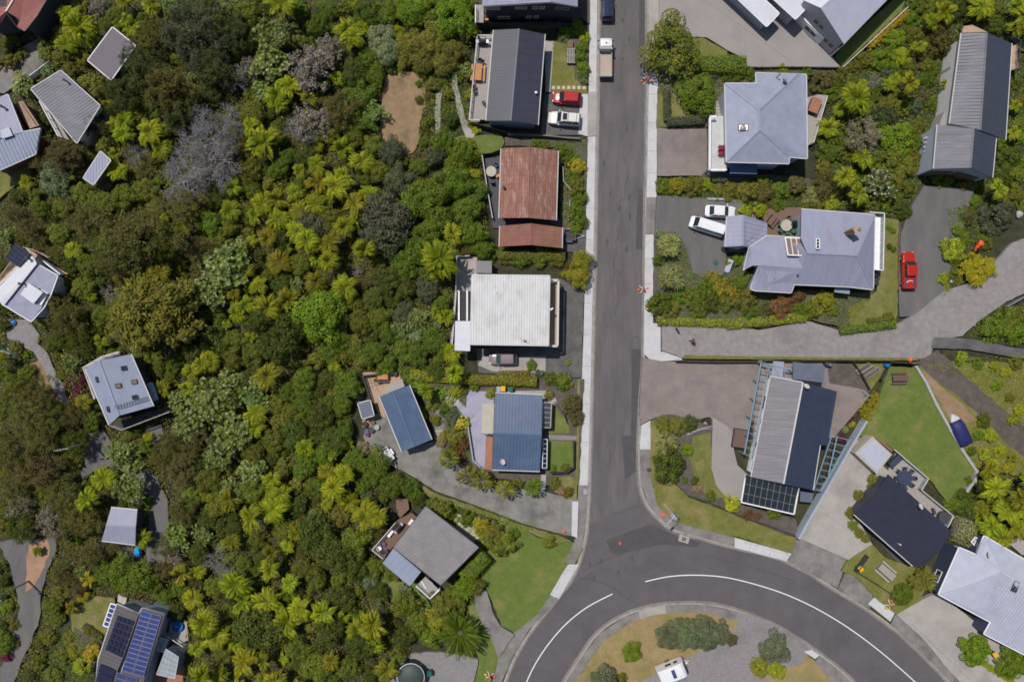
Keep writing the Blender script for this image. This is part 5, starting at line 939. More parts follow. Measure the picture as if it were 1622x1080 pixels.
    m = MB(); m.box((-h+.0, 0, .45), (.1, W*.8, .16)); m.build('bumper', 'black_plastic', t, world=False)
    wheels(t, (h-.85 if kind != 'van' else h-.75, -h+.85), hw, 0.36 if kind in ('ute', 'wagon') else 0.31)
    if kind == 'ute':
        m = MB(); m.box((-h+.8, 0, belt+.002), (1.42, W*.84, .05)); m.build('tray_liner', 'paint_navy', t, world=False)
        m = MB()
        for sy in (-1, 1): m.box((-h+.8, sy*hw*.93, belt+.04), (1.5, .1, .1))
        m.box((-h+.07, 0, belt+.04), (.1, W*.84, .1)); m.build('tray_side', mat, t, world=False)
        m = MB(); m.tube([(-h+1.0, -.35, belt+.06), (-h+1.12, 0, belt+.08), (-h+1.0, .35, belt+.06), (-h+.85, .5, belt+.06)], .05, 6); m.build('coiled_hose', 'paint_white', t, world=False)
    if sunroof: m = MB(); m.box(((r0*1.6+r1*.4)/2, 0, zt+.05), (.62, W*.5, .03)); m.build('sunroof', 'glass_dark', t, world=False)
    if rack:
        m = MB()
        for x in (r0-.95, r1+.35): m.box((x, 0, zt+.09), (.05, w1*1.9, .03))
        for sy in (-1, 1): m.bar((r0-.2, sy*w1*.93, zt+.06), (r1+.1, sy*w1*.93, zt+.06), .04, .04)
        m.build('roof_rack', 'trim_dark', t, world=False)
    if z is None: z = gz(px, py)
    zc = z+Ht*0.5; p = P(px, py, zc); t.location = (p.x, p.y, z); t.rotation_euler = (0, 0, math.radians(head)); return t
car('parked_car', 'shiny red hatchback beside the row of square stepping stones', 'car', 898, 155, 176, 4.1, 1.75, 1.5, 'car_red', 'hatch')
car('parked_car', 'champagne-white station wagon with roof rails and a sunroof parked below the red hatchback', 'car', 894, 188, 175, 4.55, 1.85, 1.75, 'car_champagne', 'wagon', sunroof=True, rack=True)
car('parked_car', 'navy blue car parked by the kerb at the top of the street', 'car', 962, 9, 90, 4.3, 1.78, 1.55, 'car_navy', 'wagon', rack=True, z=0.012)
car('parked_car', 'mauve-silver hatchback in the shade beside the white ribbed roof', 'car', 797, 568.5, 181, 3.9, 1.72, 1.55, 'car_mauve', 'hatch', glass='glass_green')
car('parked_car', 'white sedan parked by the hedge next to the white van', 'car', 1141, 335, -3, 4.3, 1.75, 1.45, 'car_white', 'sedan')
car('parked_van', 'white van angled across the dark driveway, its tail by the lilac garage', 'van', 1120, 358, 162.5, 4.9, 1.8, 1.95, 'car_white', 'van')
car('parked_ute', 'bright red double-cab ute with an open tray on the grey driveway', 'ute', 1440, 428, 91, 5.2, 1.85, 1.75, 'car_ute_red', 'ute')
# truck
t = thing('parked_truck', 'small white-cab tip truck with an empty tan tray by the kerb', 'truck', (*P(958.5, 92, 0.8).xy, 0.012), math.radians(90))
b = MB(); b.loft([ring(.82, .4, 1.9, 1.05), ring(.85, .4, 2.02, 1.2), ring(.86, .4, 2.02, 2.0), ring(.84, .4, 1.7, 2.35), ring(.78, .45, 1.2, 2.5)]); o = b.build('cab', 'car_white', t, world=False); fix_normals(o)
b = MB(); b.add([(2.52, -.68, 1.25), (2.52, .68, 1.25), (2.2, .66, 1.86), (2.2, -.66, 1.86)], [(0, 1, 2, 3)]); b.build('windscreen', 'glass_dark', t, world=False)
b = MB(); b.lathe((1.55, 0, 2.06), [(.12, 0), (.1, .08), (.02, .1)], 8); b.build('roof_vent', 'trim_dark', t, world=False)
b = MB(); b.box((-.95, 0, .8), (3.5, 1.7, .1)); b.build('tray_floor', 'bed_tan', t, world=False)
b = MB()
for sy in (-1, 1): b.box((-.95, sy*.89, 1.0), (3.6, .07, .42))
b.box((-2.72, 0, 1.0), (.07, 1.71, .42)); b.build('tray_side', 'paint_beige', t, world=False)
b = MB(); b.box((.88, 0, 1.35), (.12, 1.85, 1.2)); b.build('headboard', 'trim_pale', t, world=False)
b = MB(); b.box((-.4, 0, .55), (4.6, .7, .18)); b.build('chassis', 'black_plastic', t, world=False)
for sy in (-1, 1):
    b = MB(); b.box((2.1, sy*1.02, 1.5), (.1, .22, .3)); b.build('mirror', 'black_plastic', t, world=False)
    b = MB(); b.box((2.5, sy*.6, .75), (.08, .25, .16)); b.build('headlight', 'lamp_white', t, world=False)
wheels(t, (1.75, -1.7), .85, .36, .25)
# small box trailer in blue grey
def trailer(label, px, py, head, L, W, mat, inner, hgt=0.45, group=None):
    t = thing('trailer', label, 'trailer', (*P(px, py, .6).xy, gz(px, py)), math.radians(head), group)
    b = MB(); b.box((0, 0, .5), (L, W, .08)); b.build('floor', inner, t, world=False)
    for sy in (-1, 1): b = MB(); b.box((0, sy*(W/2-.03), .54+hgt/2), (L, .06, hgt)); b.build('side_panel', mat, t, world=False)
    for sx in (-1, 1): b = MB(); b.box((sx*(L/2-.03), 0, .54+hgt/2), (.06, W-.12, hgt)); b.build('end_panel', mat, t, world=False)
    b = MB(); b.tube([(L/2, -.45, .42), (L/2+1.1, 0, .42)], .04, 6); b.tube([(L/2, .45, .42), (L/2+1.1, 0, .42)], .04, 6); b.box((L/2+1.15, 0, .45), (.25, .09, .09)); b.build('drawbar', 'steel', t, world=False)
    for sy in (-1, 1): b = MB(); b.box((0, sy*(W/2+.14), .68), (.85, .26, .05)); b.build('mudguard', mat, t, world=False)
    wheels(t, (0,), W/2+.25, .3, .18); return t
trailer('grey-blue box trailer poking out from the rust-red garage', 902, 373, -3, 1.7, 1.45, 'roof_steel', 'black_plastic')
trailer('white box trailer with a ribbed tray beside the blue garage driveway', 614, 719, -56, 2.0, 1.35, 'paint_white', 'trim_pale')
# caravan
t = thing('caravan', 'white caravan with a blue roof panel parked on the gravel beside the big grey-green shrub', 'caravan', (*P(1063.5, 1061, 1.3).xy, gz(1063, 1058)), math.radians(22))
b = MB(); b.loft([[(x, -1.02*k, a), (x, -1.05*k, a+.3), (x, -1.04*k, c-.12), (x, -.95*k, c), (x, 0, c+.05), (x, .95*k, c), (x, 1.04*k, c-.12), (x, 1.05*k, a+.3), (x, 1.02*k, a)] for x, k, a, c in ((-2.0, .94, .5, 2.0), (-1.9, 1, .45, 2.3), (-1.7, 1, .45, 2.42), (1.4, 1, .45, 2.42), (1.75, .99, .45, 2.2), (1.98, .96, .5, 1.5), (2.02, .93, .6, 1.0))]); o = b.build('body', 'car_white', t, world=False); fix_normals(o)
b = MB(); b.add([(1.79, -.8, 2.16), (1.97, -.8, 1.62), (1.97, .8, 1.62), (1.79, .8, 2.16)], [(0, 1, 2, 3)]); b.build('front_window', 'glass_dark', t, world=False)
b = MB(); b.box((.1, .05, 2.49), (.5, 1.2, .04)); b.build('solar_panel', 'solar_blue', t, world=False)
b = MB(); b.box((-.2, 1.06, 1.5), (.9, .03, .5)); b.build('side_window', 'glass_dark', t, world=False); b = MB(); b.box((.9, 1.06, 1.5), (.6, .03, .5)); b.build('side_window', 'glass_dark', t, world=False)
b = MB(); b.tube([(2.0, -.4, .5), (2.9, 0, .5)], .05, 6); b.tube([(2.0, .4, .5), (2.9, 0, .5)], .05, 6); b.box((2.4, 0, .68), (.4, .35, .35)); b.build('drawbar', 'trim_pale', t, world=False)
wheels(t, (-.1,), 1.06, .32, .18)
# boat under a navy cover
t = thing('boat', 'small boat on a trailer under a fitted navy cover beside the stone wall', 'boat', (*P(1519, 681, .9).xy, .2), math.radians(115))
prof = [(-2.3, .82, 1.15), (-2.2, .92, 1.3), (-1.2, .98, 1.45), (0, .98, 1.6), (.8, .92, 1.55), (1.5, .7, 1.3)]
b = MB(); b.loft([[(x, -w_, .75), (x, -w_*1.03, 1.0), (x, -w_*.7, c-.12), (x, 0, c), (x, w_*.7, c-.12), (x, w_*1.03, 1.0), (x, w_, .75)] for x, w_, c in prof]); o = b.build('cover', 'tarp_navy', t, smooth=True, world=False); fix_normals(o)
b = MB(); b.loft([[(x, -w_*.95, .95), (x, -w_*.8, .6), (x, 0, .45), (x, w_*.8, .6), (x, w_*.95, .95)] for x, w_ in ((-2.3, .8), (0, .95), (1.2, .85), (1.9, .55), (2.45, .12))]); o = b.build('hull', 'car_white', t, world=False); fix_normals(o)
b = MB(); b.loft([[(x, -w_, .96), (x, 0, 1.05), (x, w_, .96), (x, 0, .9)] for x, w_ in ((1.4, .72), (2.0, .45), (2.5, .08))]); b.build('foredeck', 'trim_pale', t, world=False)
b = MB(); b.tube([(1.2, -.6, .42), (3.3, 0, .42)], .045, 6); b.tube([(1.2, .6, .42), (3.3, 0, .42)], .045, 6); b.bar((-2.2, 0, .4), (1.2, 0, .4), .1, .1); b.build('trailer_frame', 'steel', t, world=False)
wheels(t, (-.6,), 1.05, .28, .18)
# ================================================================== STREET THINGS
def sign_stand(label, px, py, rz, yellow=False):
    t = thing('roadworks_sign', label, 'roadworks sign', (*P(px, py).xy, gz(px, py)), rz, 'roadworks sign stands')
    b = MB(); b.box((0, 0, .75), (.05, .6, .8)); b.build('sign_board', 'orange_plastic', t, world=False)
    b = MB(); b.box((.031, 0, .75), (.012, .61, .14)); b.build('stripe', 'line_white', t, world=False)
    for k in range(4):
        a = math.radians(45+90*k); b = MB(); b.bar((.1*math.cos(a), .1*math.sin(a), .28), (.7*math.cos(a), .7*math.sin(a), .03), .06, .04); b.build('leg', 'paint_white', t, world=False)
    for s in (-1, 1):
        b = MB(); b.lathe((s*.62, .04*s, 0), [(.13, 0), (.19, .05), (.19, .13), (.12, .18), (.03, .19)], 10); b.build('sandbag', 'yellow_plastic' if (yellow and s < 0) else 'orange_plastic', t, smooth=True, world=False)
    b = MB(); b.tube([(0, 0, .02), (0, 0, 1.25)], .025, 6); b.build('mast', 'steel', t, world=False); return t
sign_stand('orange roadworks sign stand on the kerb in the shadow of the big street tree', 1024, 128.5, 0.0)
sign_stand('orange roadworks sign stand on the kerb just north of the yellow-lidded footpath bin', 1018.5, 458, 0.1)
sign_stand('roadworks sign stand with one yellow sandbag on the grass by the gravel yard', 776, 1068.5, -0.3, True)
sign_stand('roadworks sign stand with one yellow sandbag on the lawn edge below the picnic table', 1404, 954, 0.9, True)
def wheelie(label, px, py, lid, rz=0.0, group='wheelie bins'):
    t = thing('wheelie_bin', label, 'bin', (*P(px, py, .9).xy, gz(px, py)), rz, group)
    b = MB(); b.box((0, 0, .5), (.46, .52, .86), taper=1.18); b.build('body', 'green_plastic' if lid != 'grey_plastic' else 'grey_plastic', t, world=False)
    b = MB(); b.box((0, 0, .97), (.6, .68, .07)); b.box((0, -.36, .96), (.5, .06, .05)); b.build('lid', lid, t, world=False)
    for s in (-1, 1): b = MB(); b.tube([(s*.22, .27, .1), (s*.28, .27, .1)], .1, 10); b.build('wheel', 'rubber', t, world=False)
    return t
wheelie('yellow-lidded wheelie bin standing alone on the pale footpath', 1026.5, 486, 'yellow_plastic')
wheelie('yellow-lidded wheelie bin behind the blue roofed house', 797, 615, 'yellow_plastic')
wheelie('grey-lidded wheelie bin beside the yellow one behind the blue roofed house', 790, 615.5, 'grey_plastic')
wheelie('teal-lidded wheelie bin lying nearest the hedge behind the blue roofed house', 808, 616, 'green_plastic', 1.57)
wheelie('teal wheelie bin beside the grey-green water tank', 681, 1064, 'green_plastic'); wheelie('teal wheelie bin by the wall of the dark two-storey house', 885, 40, 'green_plastic', 0.4)
wheelie('yellow-lidded wheelie bin beside the clipped round hedge at the lower right', 1571, 1033, 'yellow_plastic', 0.5)
wheelie('yellow-lidded wheelie bin against the black panel fence near the picnic table', 1359.5, 898, 'yellow_plastic', 0.6)
# lamp post with junk at the corner
t = thing('street_lamp', 'pale street lamp leaning over the corner verge opposite the orange cone', 'street lamp', (*P(1052, 798).xy, gz(1052, 798)))
b = MB(); b.tube([(0, 0, 0), (0, 0, 3), (0, 0, 6.2)], [.11, .09, .06], 8); b.build('post', 'trim_pale', t, world=False)
b = MB(); b.tube([(0, 0, 6.1), (-.5, -.5, 6.5), (-1.1, -1.0, 6.6)], .04, 6); b.build('arm', 'trim_pale', t, world=False)
b = MB(); b.box((-1.25, -1.12, 6.6), (.7, .28, .14), .75); b.build('lamp_head', 'steel', t, world=False)
for k, (px, py, mt, nm, lab) in enumerate([(1063, 813, 'yellow_plastic', 'marker_box', 'pale yellow utility box on the corner verge')]):
    pass
def cone(label, px, py, s=1.0):
    t = thing('traffic_cone', label, 'cone', (*P(px, py).xy, gz(px, py)), random.random())
    b = MB(); b.lathe((0, 0, .04), [(.17*s, 0), (.1*s, .3), (.035*s, .62), (.02, .63)], 12); b.build('cone_body', 'orange_plastic', t, world=False)
    b = MB(); b.lathe((0, 0, .3), [(.108*s, 0), (.078*s, .16)], 12); b.build('reflective_band', 'line_white', t, world=False)
    b = MB(); b.box((0, 0, .03), (.44*s, .44*s, .06)); b.build('base', 'orange_plastic', t, world=False)
cone('orange traffic cone on the corner of the old footpath below the street lamp', 1049, 814.5, 1.2); cone('small orange traffic cone standing in the road junction', 982, 860, .75)
cone('orange traffic cone on the mossy driveway near the white boundary strip', 893, 839.5, .9); cone('orange marker cone where the brushed driveway meets the dirt track', 1438, 570, 1.2)
t = thing('utility_box', 'low pale utility box with a blue-grey lid on the corner verge', 'utility box', (*P(1066, 816).xy, gz(1066, 816)), -0.6)
b = MB(); b.box((0, 0, .35), (.9, .5, .7)); b.build('cabinet', 'paint_beige', t, world=False); b = MB(); b.box((0, 0, .73), (1.0, .6, .07)); b.build('lid', 'roof_skyblue', t, world=False)
t = thing('water_meter', 'small black meter box on the west edge of the corner footpath', 'meter box', (*P(1027, 743).xy, gz(1027, 743)), .3)
b = MB(); b.box((0, 0, .16), (.5, .35, .32)); b.build('box', 'black_plastic', t, world=False); b = MB(); b.box((0, 0, .34), (.54, .4, .05)); b.build('lid', 'trim_dark', t, world=False)
# storm drain
t = thing('storm_drain', 'concrete storm drain inlet with an iron grate in the kerb at the corner', 'drain', (*P(1083, 853).xy, .06), -.3)
b = MB(); b.box((0, 0, .0), (1.5, .95, .14)); b.build('surround', 'concrete_pale', t, world=False); b = MB()
for k in range(6): b.box((-.25+.1*k, 0, .085), (.06, .55, .03))
b.build('grate', 'trim_dark', t, world=False)
t = thing('manhole', 'round concrete manhole cover set in the footpath by the storm drain', 'manhole cover', (*P(1086, 843).xy, gz(1086, 843)+.002)); b = MB(); b.lathe((0, 0, 0), [(.34, 0), (.33, .02), (.28, .022), (.27, .012), (.01, .014)], 18); b.build('cover', 'concrete_old', t, world=False); 
t = thing('manhole', 'square metal access cover in the old footpath near the blue house letterbox', 'manhole cover', (*P(927, 778).xy, gz(925, 778)+.002)); b = MB(); b.box((0, 0, .012), (.8, 1.1, .024)); b.build('frame', 'concrete_mossy', t, world=False); b = MB(); b.box((0, 0, .03), (.55, .8, .02)); b.build('cover', 'steel', t, world=False)
# power poles and wires
def pole(label, px, py, ht, arm):
    t = thing('power_pole', label, 'power pole', (*P(px, py).xy, 0)); b = MB(); b.tube([(0, 0, 0), (0, 0, ht/2), (0, 0, ht)], [.16, .14, .11], 8); b.build('pole', 'timber_grey', t, world=False)
    d = Vector((math.cos(arm), math.sin(arm), 0)); b = MB(); b.bar(d*-1.0+Vector((0, 0, ht-.3)), d*1.0+Vector((0, 0, ht-.3)), .12, .14); b.build('crossarm', 'timber_grey', t, world=False)
    for k in (-.9, -.35, .35, .9): b = MB(); b.lathe(d*k+Vector((0, 0, ht-.22)), [(.03, 0), (.07, .05), (.07, .12), (.03, .2)], 8); b.build('insulator', 'trim_pale', t, world=False)
    return t, d
p1, d1 = pole('timber power pole with a crossarm standing by the winding driveway', 147, 700, 7.0, .15)
p2, d2 = pole('timber power pole with a crossarm beside the western dirt track', 49, 918, 7.0, -.5)
b = MB()
for k in (-.9, .9):
    A = p1.location+d1*k+Vector((0, 0, 6.95)); B = p2.location+d2*k+Vector((0, 0, 6.95)); b.tube([A.lerp(B, i/12)-Vector((0, 0, 1.4*(1-(2*i/12-1)**2)*.5)) for i in range(13)], .012, 4)
A = p1.location+d1*-.9+Vector((0, 0, 6.95)); B = P(150, 640, 4.9); b.tube([A.lerp(B, i/8)-Vector((0, 0, .3*(1-(2*i/8-1)**2))) for i in range(9)], .012, 4)
tag(b.build('power_line', 'black_plastic'), 'thin black power lines strung between the two timber power poles', 'power line')
# ================================================================== FENCES
def fence(label, pts, ht, mat, z=None, w=0.06, post=2.0, cap=False, name='fence', cat='fence', slat=False):
    c = P(*pts[len(pts)//2][:2]); t = thing(name, label, cat, (c.x, c.y, 0))
    b = MB()
    for i in range(len(pts)-1):
        a, e = P(*pts[i]), P(*pts[i+1]); z0 = gz(*pts[i]) if z is None else z
        if slat:
            for k in range(6): b.bar((*a.xy, z0+ht*(.12+.16*k)), (*e.xy, z0+ht*(.12+.16*k)), .03, ht*.12)
        else: b.bar((*a.xy, z0+ht/2), (*e.xy, z0+ht/2), w, ht)
        L = (e-a).length; n = max(1, round(L/post))
        for k in range(n+(i == len(pts)-2)): p = a.lerp(e, k/n); pb = MB(); pb.box((*p.xy, z0+ht/2+.03), (max(.1, w+.04), max(.1, w+.04), ht+.06)); pb.build('post', mat, t)
        if cap: b.bar((*a.xy, z0+ht+.03), (*e.xy, z0+ht+.03), w+.1, .06)
    b.build('panel', mat, t); return t
fence('dark timber fence along the north lot line above the charcoal gable', [(756, 43), (800, 45), (860, 49), (900, 46)], 1.5, 'timber_dark', 0.1)
fence('dark slatted fence under the south gable of the charcoal-roofed house', [(752, 200), (775, 206), (806, 214), (858, 216)], 1.3, 'timber_dark', 0.1)
fence('grey concrete block fence between the parked cars and the rust-red roof', [(806, 216), (860, 218), (900, 222), (917, 223)], 1.0, 'concrete_old', 0.1, 0.14)
fence('grey parapet along the courtyard of the rust-red house', [(764, 248), (772, 300), (780.5, 347)], 1.1, 'trim_pale', 0.1, 0.1)
fence('dark back fence of the rust-red house courtyard', [(764, 248), (780, 246), (795, 240)], 1.2, 'timber_dark', 0.1)
fence('short cream trellis fences in the garden east of the rust-red house', [(891, 268), (892, 290), (903, 303)], .9, 'trim_pale', 0.15); fence('low cream garden edge near the boxed trailer', [(902, 320), (900, 350)], .6, 'trim_pale', 0.15)
fence('dark timber front fence around the lower blue house lawn', [(908, 697), (908, 738), (897, 746), (872, 747)], 1.1, 'timber_dark', .25)
fence('dark curved timber fence beside the upper blue house lawn', [(878, 636), (893, 655), (897, 668)], .9, 'timber_dark', .25)
fence('long dark timber fence between the brushed shared driveway and the brown forecourt', [(1068, 571.5), (1130, 573), (1205, 572.5)], 1.15, 'timber_dark', .25, .1)
fence('dark timber back fence behind the porch of the pergola house', [(1206, 571), (1300, 571), (1345, 572), (1405, 571)], 1.3, 'timber_dark', .25)
fence('dark garden fence running diagonally beside the vegetable bed', [(1345, 573), (1358, 592), (1371, 616)], 1.2, 'timber_dark', .25); fence('dark garden fence at the top corner of the lawn with the picnic table', [(1404, 573), (1389, 600)], 1.2, 'timber_dark', .25)
fence('grey panel fence along the top of the lawn with the brown picnic table', [(1405, 573), (1448, 576)], 1.4, 'trim_dark', .25)
fence('stepped grey stone wall along the diagonal edge of the big lawn', [(1446, 580), (1462, 606), (1478, 640), (1500, 680), (1519, 712), (1541, 745), (1538, 760), (1526, 775)], .7, 'stone', .2, .35, 3.0, name='stone_wall', cat='wall')
fence('black timber retaining fence curving below the island shrub bed', [(1068, 764), (1088, 783), (1120, 793), (1170, 815), (1220, 832), (1258, 847)], .8, 'timber_dark', .25, .12)
t = fence('pale blue-grey block wall separating the pergola garden from the concrete drive', [(1362, 666), (1330, 720), (1298, 776), (1275, 815), (1258, 846)], 1.6, 'paint_bluegrey', .2, .3, 3.0, name='block_wall', cat='wall')
fence('black panel fence along the picnic lawn beside the curving road', [(1349, 900), (1383, 921), (1425, 949)], 1.1, 'timber_dark', .3, .08)
fence('short black panel fence at the foot of the pale concrete drive', [(1350, 898), (1366, 876)], 1.5, 'timber_dark', .3, .08)
fence('dark timber screen beside the black cabin steps', [(1447, 900), (1462, 915), (1466, 932)], 1.3, 'timber_dark', .3, .1)
fence('grey metal guard rail beside the driveway at the right edge', [(1588, 486), (1606, 476), (1640, 458)], .8, 'steel', .3, .1)
fence('pale timber edging wall along the sunny slope below the big pale house', [(1331, 110), (1375, 70), (1432, 17)], .8, 'trim_pale', .1, .1); fence('dark timber wall between the big concrete forecourt and the blue-grey tiled roof', [(1180, 112), (1250, 111), (1322, 112)], .9, 'timber_dark', .2, .1)
fence('white garden rail around the red-roofed western house track', [(47, 131), (64, 118), (86, 101)], 1.0, 'paint_white', .1, .08)
fence('dark fence along the bush edge of the red-roof dirt track', [(0, 112), (30, 80), (72, 40)], 1.2, 'timber_dark', .1, .06)
fence('dark timber retaining wall beside the long garage driveway', [(1421, 355), (1419, 390), (1419, 460)], .5, 'timber_brown', .3, .1)
fence('dark mesh fence behind the navy east slope of the long house', [(1590, 78), (1622, 92), (1640, 100)], 1.2, 'timber_dark', 0, .05)
fence('white-railed terrace wall on the top bank of the lavender terrace', [(741, 668), (750, 727), (767, 743)], .9, 'paint_bluegrey', .2, .16)
# ramp and slatted steps to the lavender terrace
t = thing('footbridge', 'lavender ramp with striped brown steps leading down from the lavender terrace', 'ramp', (*P(726, 646).xy, 0))
b = MB(); q = [P(726, 634, .5), P(751, 657, .5), P(741, 667, .5), P(719.5, 638.5, .4)]; b.prism([tuple(p.xy) for p in q], .2, .5); b.build('ramp', 'lavender_paint', t)
b = MB()
for k in range(5): a, c = P(703+4*k, 627+4.1*k, .4), P(710+4*k, 620.5+3.2*k, .4); b.bar(a.lerp(c, -.1), c, .22, .09)
b.build('step', 'trim_pale', t); b = MB(); b.prism([tuple(P(*p).xy) for p in ((700, 628), (711, 620), (727, 634), (719, 641))], .1, .37); b.build('step_base', 'timber_brown', t)
# ================================================================== GARDEN AND DECK FURNITURE
def table_rect(label, px, py, rz, L, W, mat, ht=.75, bench=True, name='picnic_table', cat='table', z=None, benchmat=None):
    z = gz(px, py) if z is None else z; t = thing(name, label, cat, (*P(px, py, z+ht).xy, z), rz); b = MB(); n = max(3, int(W/.15))
    for k in range(n): b.box((0, -W/2+(k+.5)*W/n, ht-.02), (L, W/n*.9, .05))
    b.build('tabletop', mat, t, world=False)
    for sx in (-1, 1):
        b = MB()
        for sy in (-1, 1): b.bar((sx*L*.36, sy*W*.2, ht-.06), (sx*L*.36, sy*W*.42, 0), .08, .08)
        b.build('leg', mat, t, world=False)
    if bench:
        for sy in (-1, 1): b = MB(); b.box((0, sy*(W/2+.32), .43), (L, .28, .05)); b.box((-L*.36, sy*(W/2+.32), .2), (.08, .08, .4)); b.box((L*.36, sy*(W/2+.32), .2), (.08, .08, .4)); b.build('bench', benchmat or mat, t, world=False)
    return t
def chair(label, px, py, rz, mat, z=None, group=None, name='chair'):
    z = gz(px, py) if z is None else z; t = thing(name, label, 'chair', (*P(px, py, z+.5).xy, z), rz, group)
    b = MB(); b.box((0, 0, .42), (.48, .48, .06)); b.build('seat', mat, t, world=False); b = MB(); b.box((-.24, 0, .7), (.06, .48, .5)); b.build('backrest', mat, t, world=False)
    for sx in (-1, 1):
        for sy in (-1, 1): b = MB(); b.box((sx*.2, sy*.2, .2), (.05, .05, .39)); b.build('leg', mat, t, world=False)
    for sy in (-1, 1): b = MB(); b.box((0, sy*.26, .6), (.44, .06, .04)); b.build('armrest', mat, t, world=False)
    return t
def table_round(label, px, py, r, mat, z=None, ht=.74, name='round_table'):
    z = gz(px, py) if z is None else z; t = thing(name, label, 'table', (*P(px, py, z+ht).xy, z)); b = MB(); b.lathe((0, 0, ht-.05), [(r*.96, 0), (r, .02), (r*.98, .05), (.01, .052)], 24); b.build('tabletop', mat, t, world=False)
    b = MB(); b.lathe((0, 0, 0), [(r*.45, 0), (r*.4, .06), (.07, .1), (.07, ht-.06)], 12); b.build('pedestal', mat, t, world=False); return t
table_rect('orange timber table with one bench on the long grey deck', 757, 114, 1.5, 2.3, 1.1, 'timber_orange', z=.92, name='outdoor_table')
chair('dark outdoor chair north of the orange deck table', 760, 97, 4.7, 'trim_dark', .92); chair('dark outdoor chair just beyond the orange table bench, second from the rail', 764, 99, 4.4, 'trim_dark', .92)
chair('dark folding chair by the deck rail south of the orange table', 752, 138, 0, 'trim_dark', .92); chair('dark folding chair farthest south by the deck rail', 752.5, 145, 0.3, 'trim_dark', .92)
def bbq(label, px, py, rz, z):
    t = thing('barbecue', label, 'barbecue', (*P(px, py, z+.8).xy, z), rz); b = MB(); b.box((0, 0, .45), (1.1, .5, .8)); b.build('cabinet', 'trim_dark', t, world=False)
    b = MB(); b.loft([[(x, -.28, .86), (x, -.2, 1.06), (x, 0, 1.13), (x, .2, 1.06), (x, .28, .86)] for x in (-.42, .42)]); b.build('hood', 'black_plastic', t, world=False); b = MB(); b.box((.72, 0, .84), (.3, .45, .04)); b.build('side_shelf', 'steel', t, world=False); b = MB(); b.box((-.72, 0, .84), (.3, .45, .04)); b.build('side_shelf', 'steel', t, world=False)
bbq('black hooded barbecue at the north end of the long grey deck', 764, 66, 0, .92); bbq('barbecue under a grey cover on the brown deck of the grey ribbed roof house', 631, 836, .9, 1.2)
def pot(label, px, py, r, h_, mat='soil_pot', plant=None, z=None):
    z = gz(px, py) if z is None else z; t = thing('plant_pot', label, 'pot', (*P(px, py, z).xy, z)); b = MB(); b.lathe((0, 0, 0), [(r*.7, 0), (r, h_*.9), (r*1.08, h_), (r*.9, h_), (r*.86, h_*.82), (.01, h_*.82)], 14); b.build('pot', mat, t, world=False); return t
pot('dark pot on the deck beside the charcoal roof', 766, 164, .25, .35, 'trim_dark', z=.92); pot('black pot second of the pair on the long grey deck', 768.5, 167.5, .2, .3, 'black_plastic', z=.92)
table_round('round pale stone table in the courtyard west of the rust-red roof', 778, 271.5, .75, 'paint_beige'); 
for k, (px, py, rz) in enumerate([(785, 262, 4.2), (789, 271, 3.1), (780, 288, 1.6), (782.5, 289.5, 1.0)][:3]): chair(['grey outdoor chair north-east of the round courtyard table', 'grey outdoor chair tucked against the rust-red wall', 'grey outdoor chair south of the round courtyard table'][k], px, py, rz, 'trim_dark', group='courtyard chairs')
t = thing('storage_box', 'small tan timber box beside the round courtyard table', 'box', (*P(788, 279, .4).xy, gz(788, 279)), .5); b = MB(); b.box((0, 0, .2), (.5, .45, .4)); b.build('body', 'timber_tan', t, world=False); b = MB(); b.box((0, 0, .43), (.54, .5, .05)); b.build('lid', 'timber_orange', t, world=False)
t = thing('slat_bench', 'weathered slatted timber bench frame with a brown box on the front lawn', 'bench', (*P(904, 88, .5).xy, gz(904, 88)), math.pi/2)
b = MB()
for k in range(5): b.box((-.15, -.45+.22*k, .5), (2.1, .13, .05))
b.build('seat', 'timber_grey', t, world=False)
for x in (-1.1, -.1, .85): b = MB(); b.box((x, 0, .3), (.1, 1.15, .5)); b.build('leg', 'timber_grey', t, world=False)
b = MB(); b.box((1.45, .1, .3), (1.0, .8, .6)); b.build('planter_box', 'timber_brown', t, world=False)
for k in range(7):
    px = 876.5+8.1*k; o = MB(); p = P(px, 139.3, gz(px, 139)); o.box((*p.xy, p.z+.02), (.47, .47, .06), random.uniform(-.05, .05)); 
    tag(o.build('stepping_stone', 'pale_stone'), 'square cream stepping stone, %s in the row across the front lawn' % ['first from the path', 'second from the path', 'third from the path', 'the middle one', 'third from the footpath', 'second from the footpath', 'nearest the footpath'][k], 'stepping stone', 'stepping stones across the front lawn')
for k, (px, py) in enumerate([(1142, 234.5), (1142, 242)]): chair(['maroon lounge chair on the white balcony, northern of the pair', 'maroon lounge chair on the white balcony, southern of the pair'][k], px, py, 3.14, 'maroon_fabric', 2.62, 'maroon balcony chairs').scale = (1.35, 1.25, 1)
t = thing('spa_pool', 'red-brown covered spa tub on the east deck of the blue-grey tiled house', 'spa', (*P(1291, 167, 1.8).xy, 1.0), 1.2); b = MB(); b.box((0, 0, .4), (2.0, 1.3, .8)); b.build('tub', 'trim_dark', t, world=False); b = MB(); b.box((0, 0, .85), (2.1, 1.4, .1)); b.build('cover', 'terracotta', t, world=False)
table_round('round pale stone table ringed by green chairs on the brick patio', 1246, 357, .82, 'paint_beige')
GC = [(1249.5, 345.5, -1.45, 'north'), (1235.5, 355.5, 0, 'west'), (1236.5, 366, .8, 'south-west'), (1247.5, 369.5, 1.57, 'south'), (1257, 366, 2.4, 'south-east'), (1259, 356.5, 3.14, 'east')]
for px, py, rz, nm in GC: chair('green garden chair on the %s side of the round patio table' % nm, px, py, rz, 'green_fabric', group='green patio chairs')
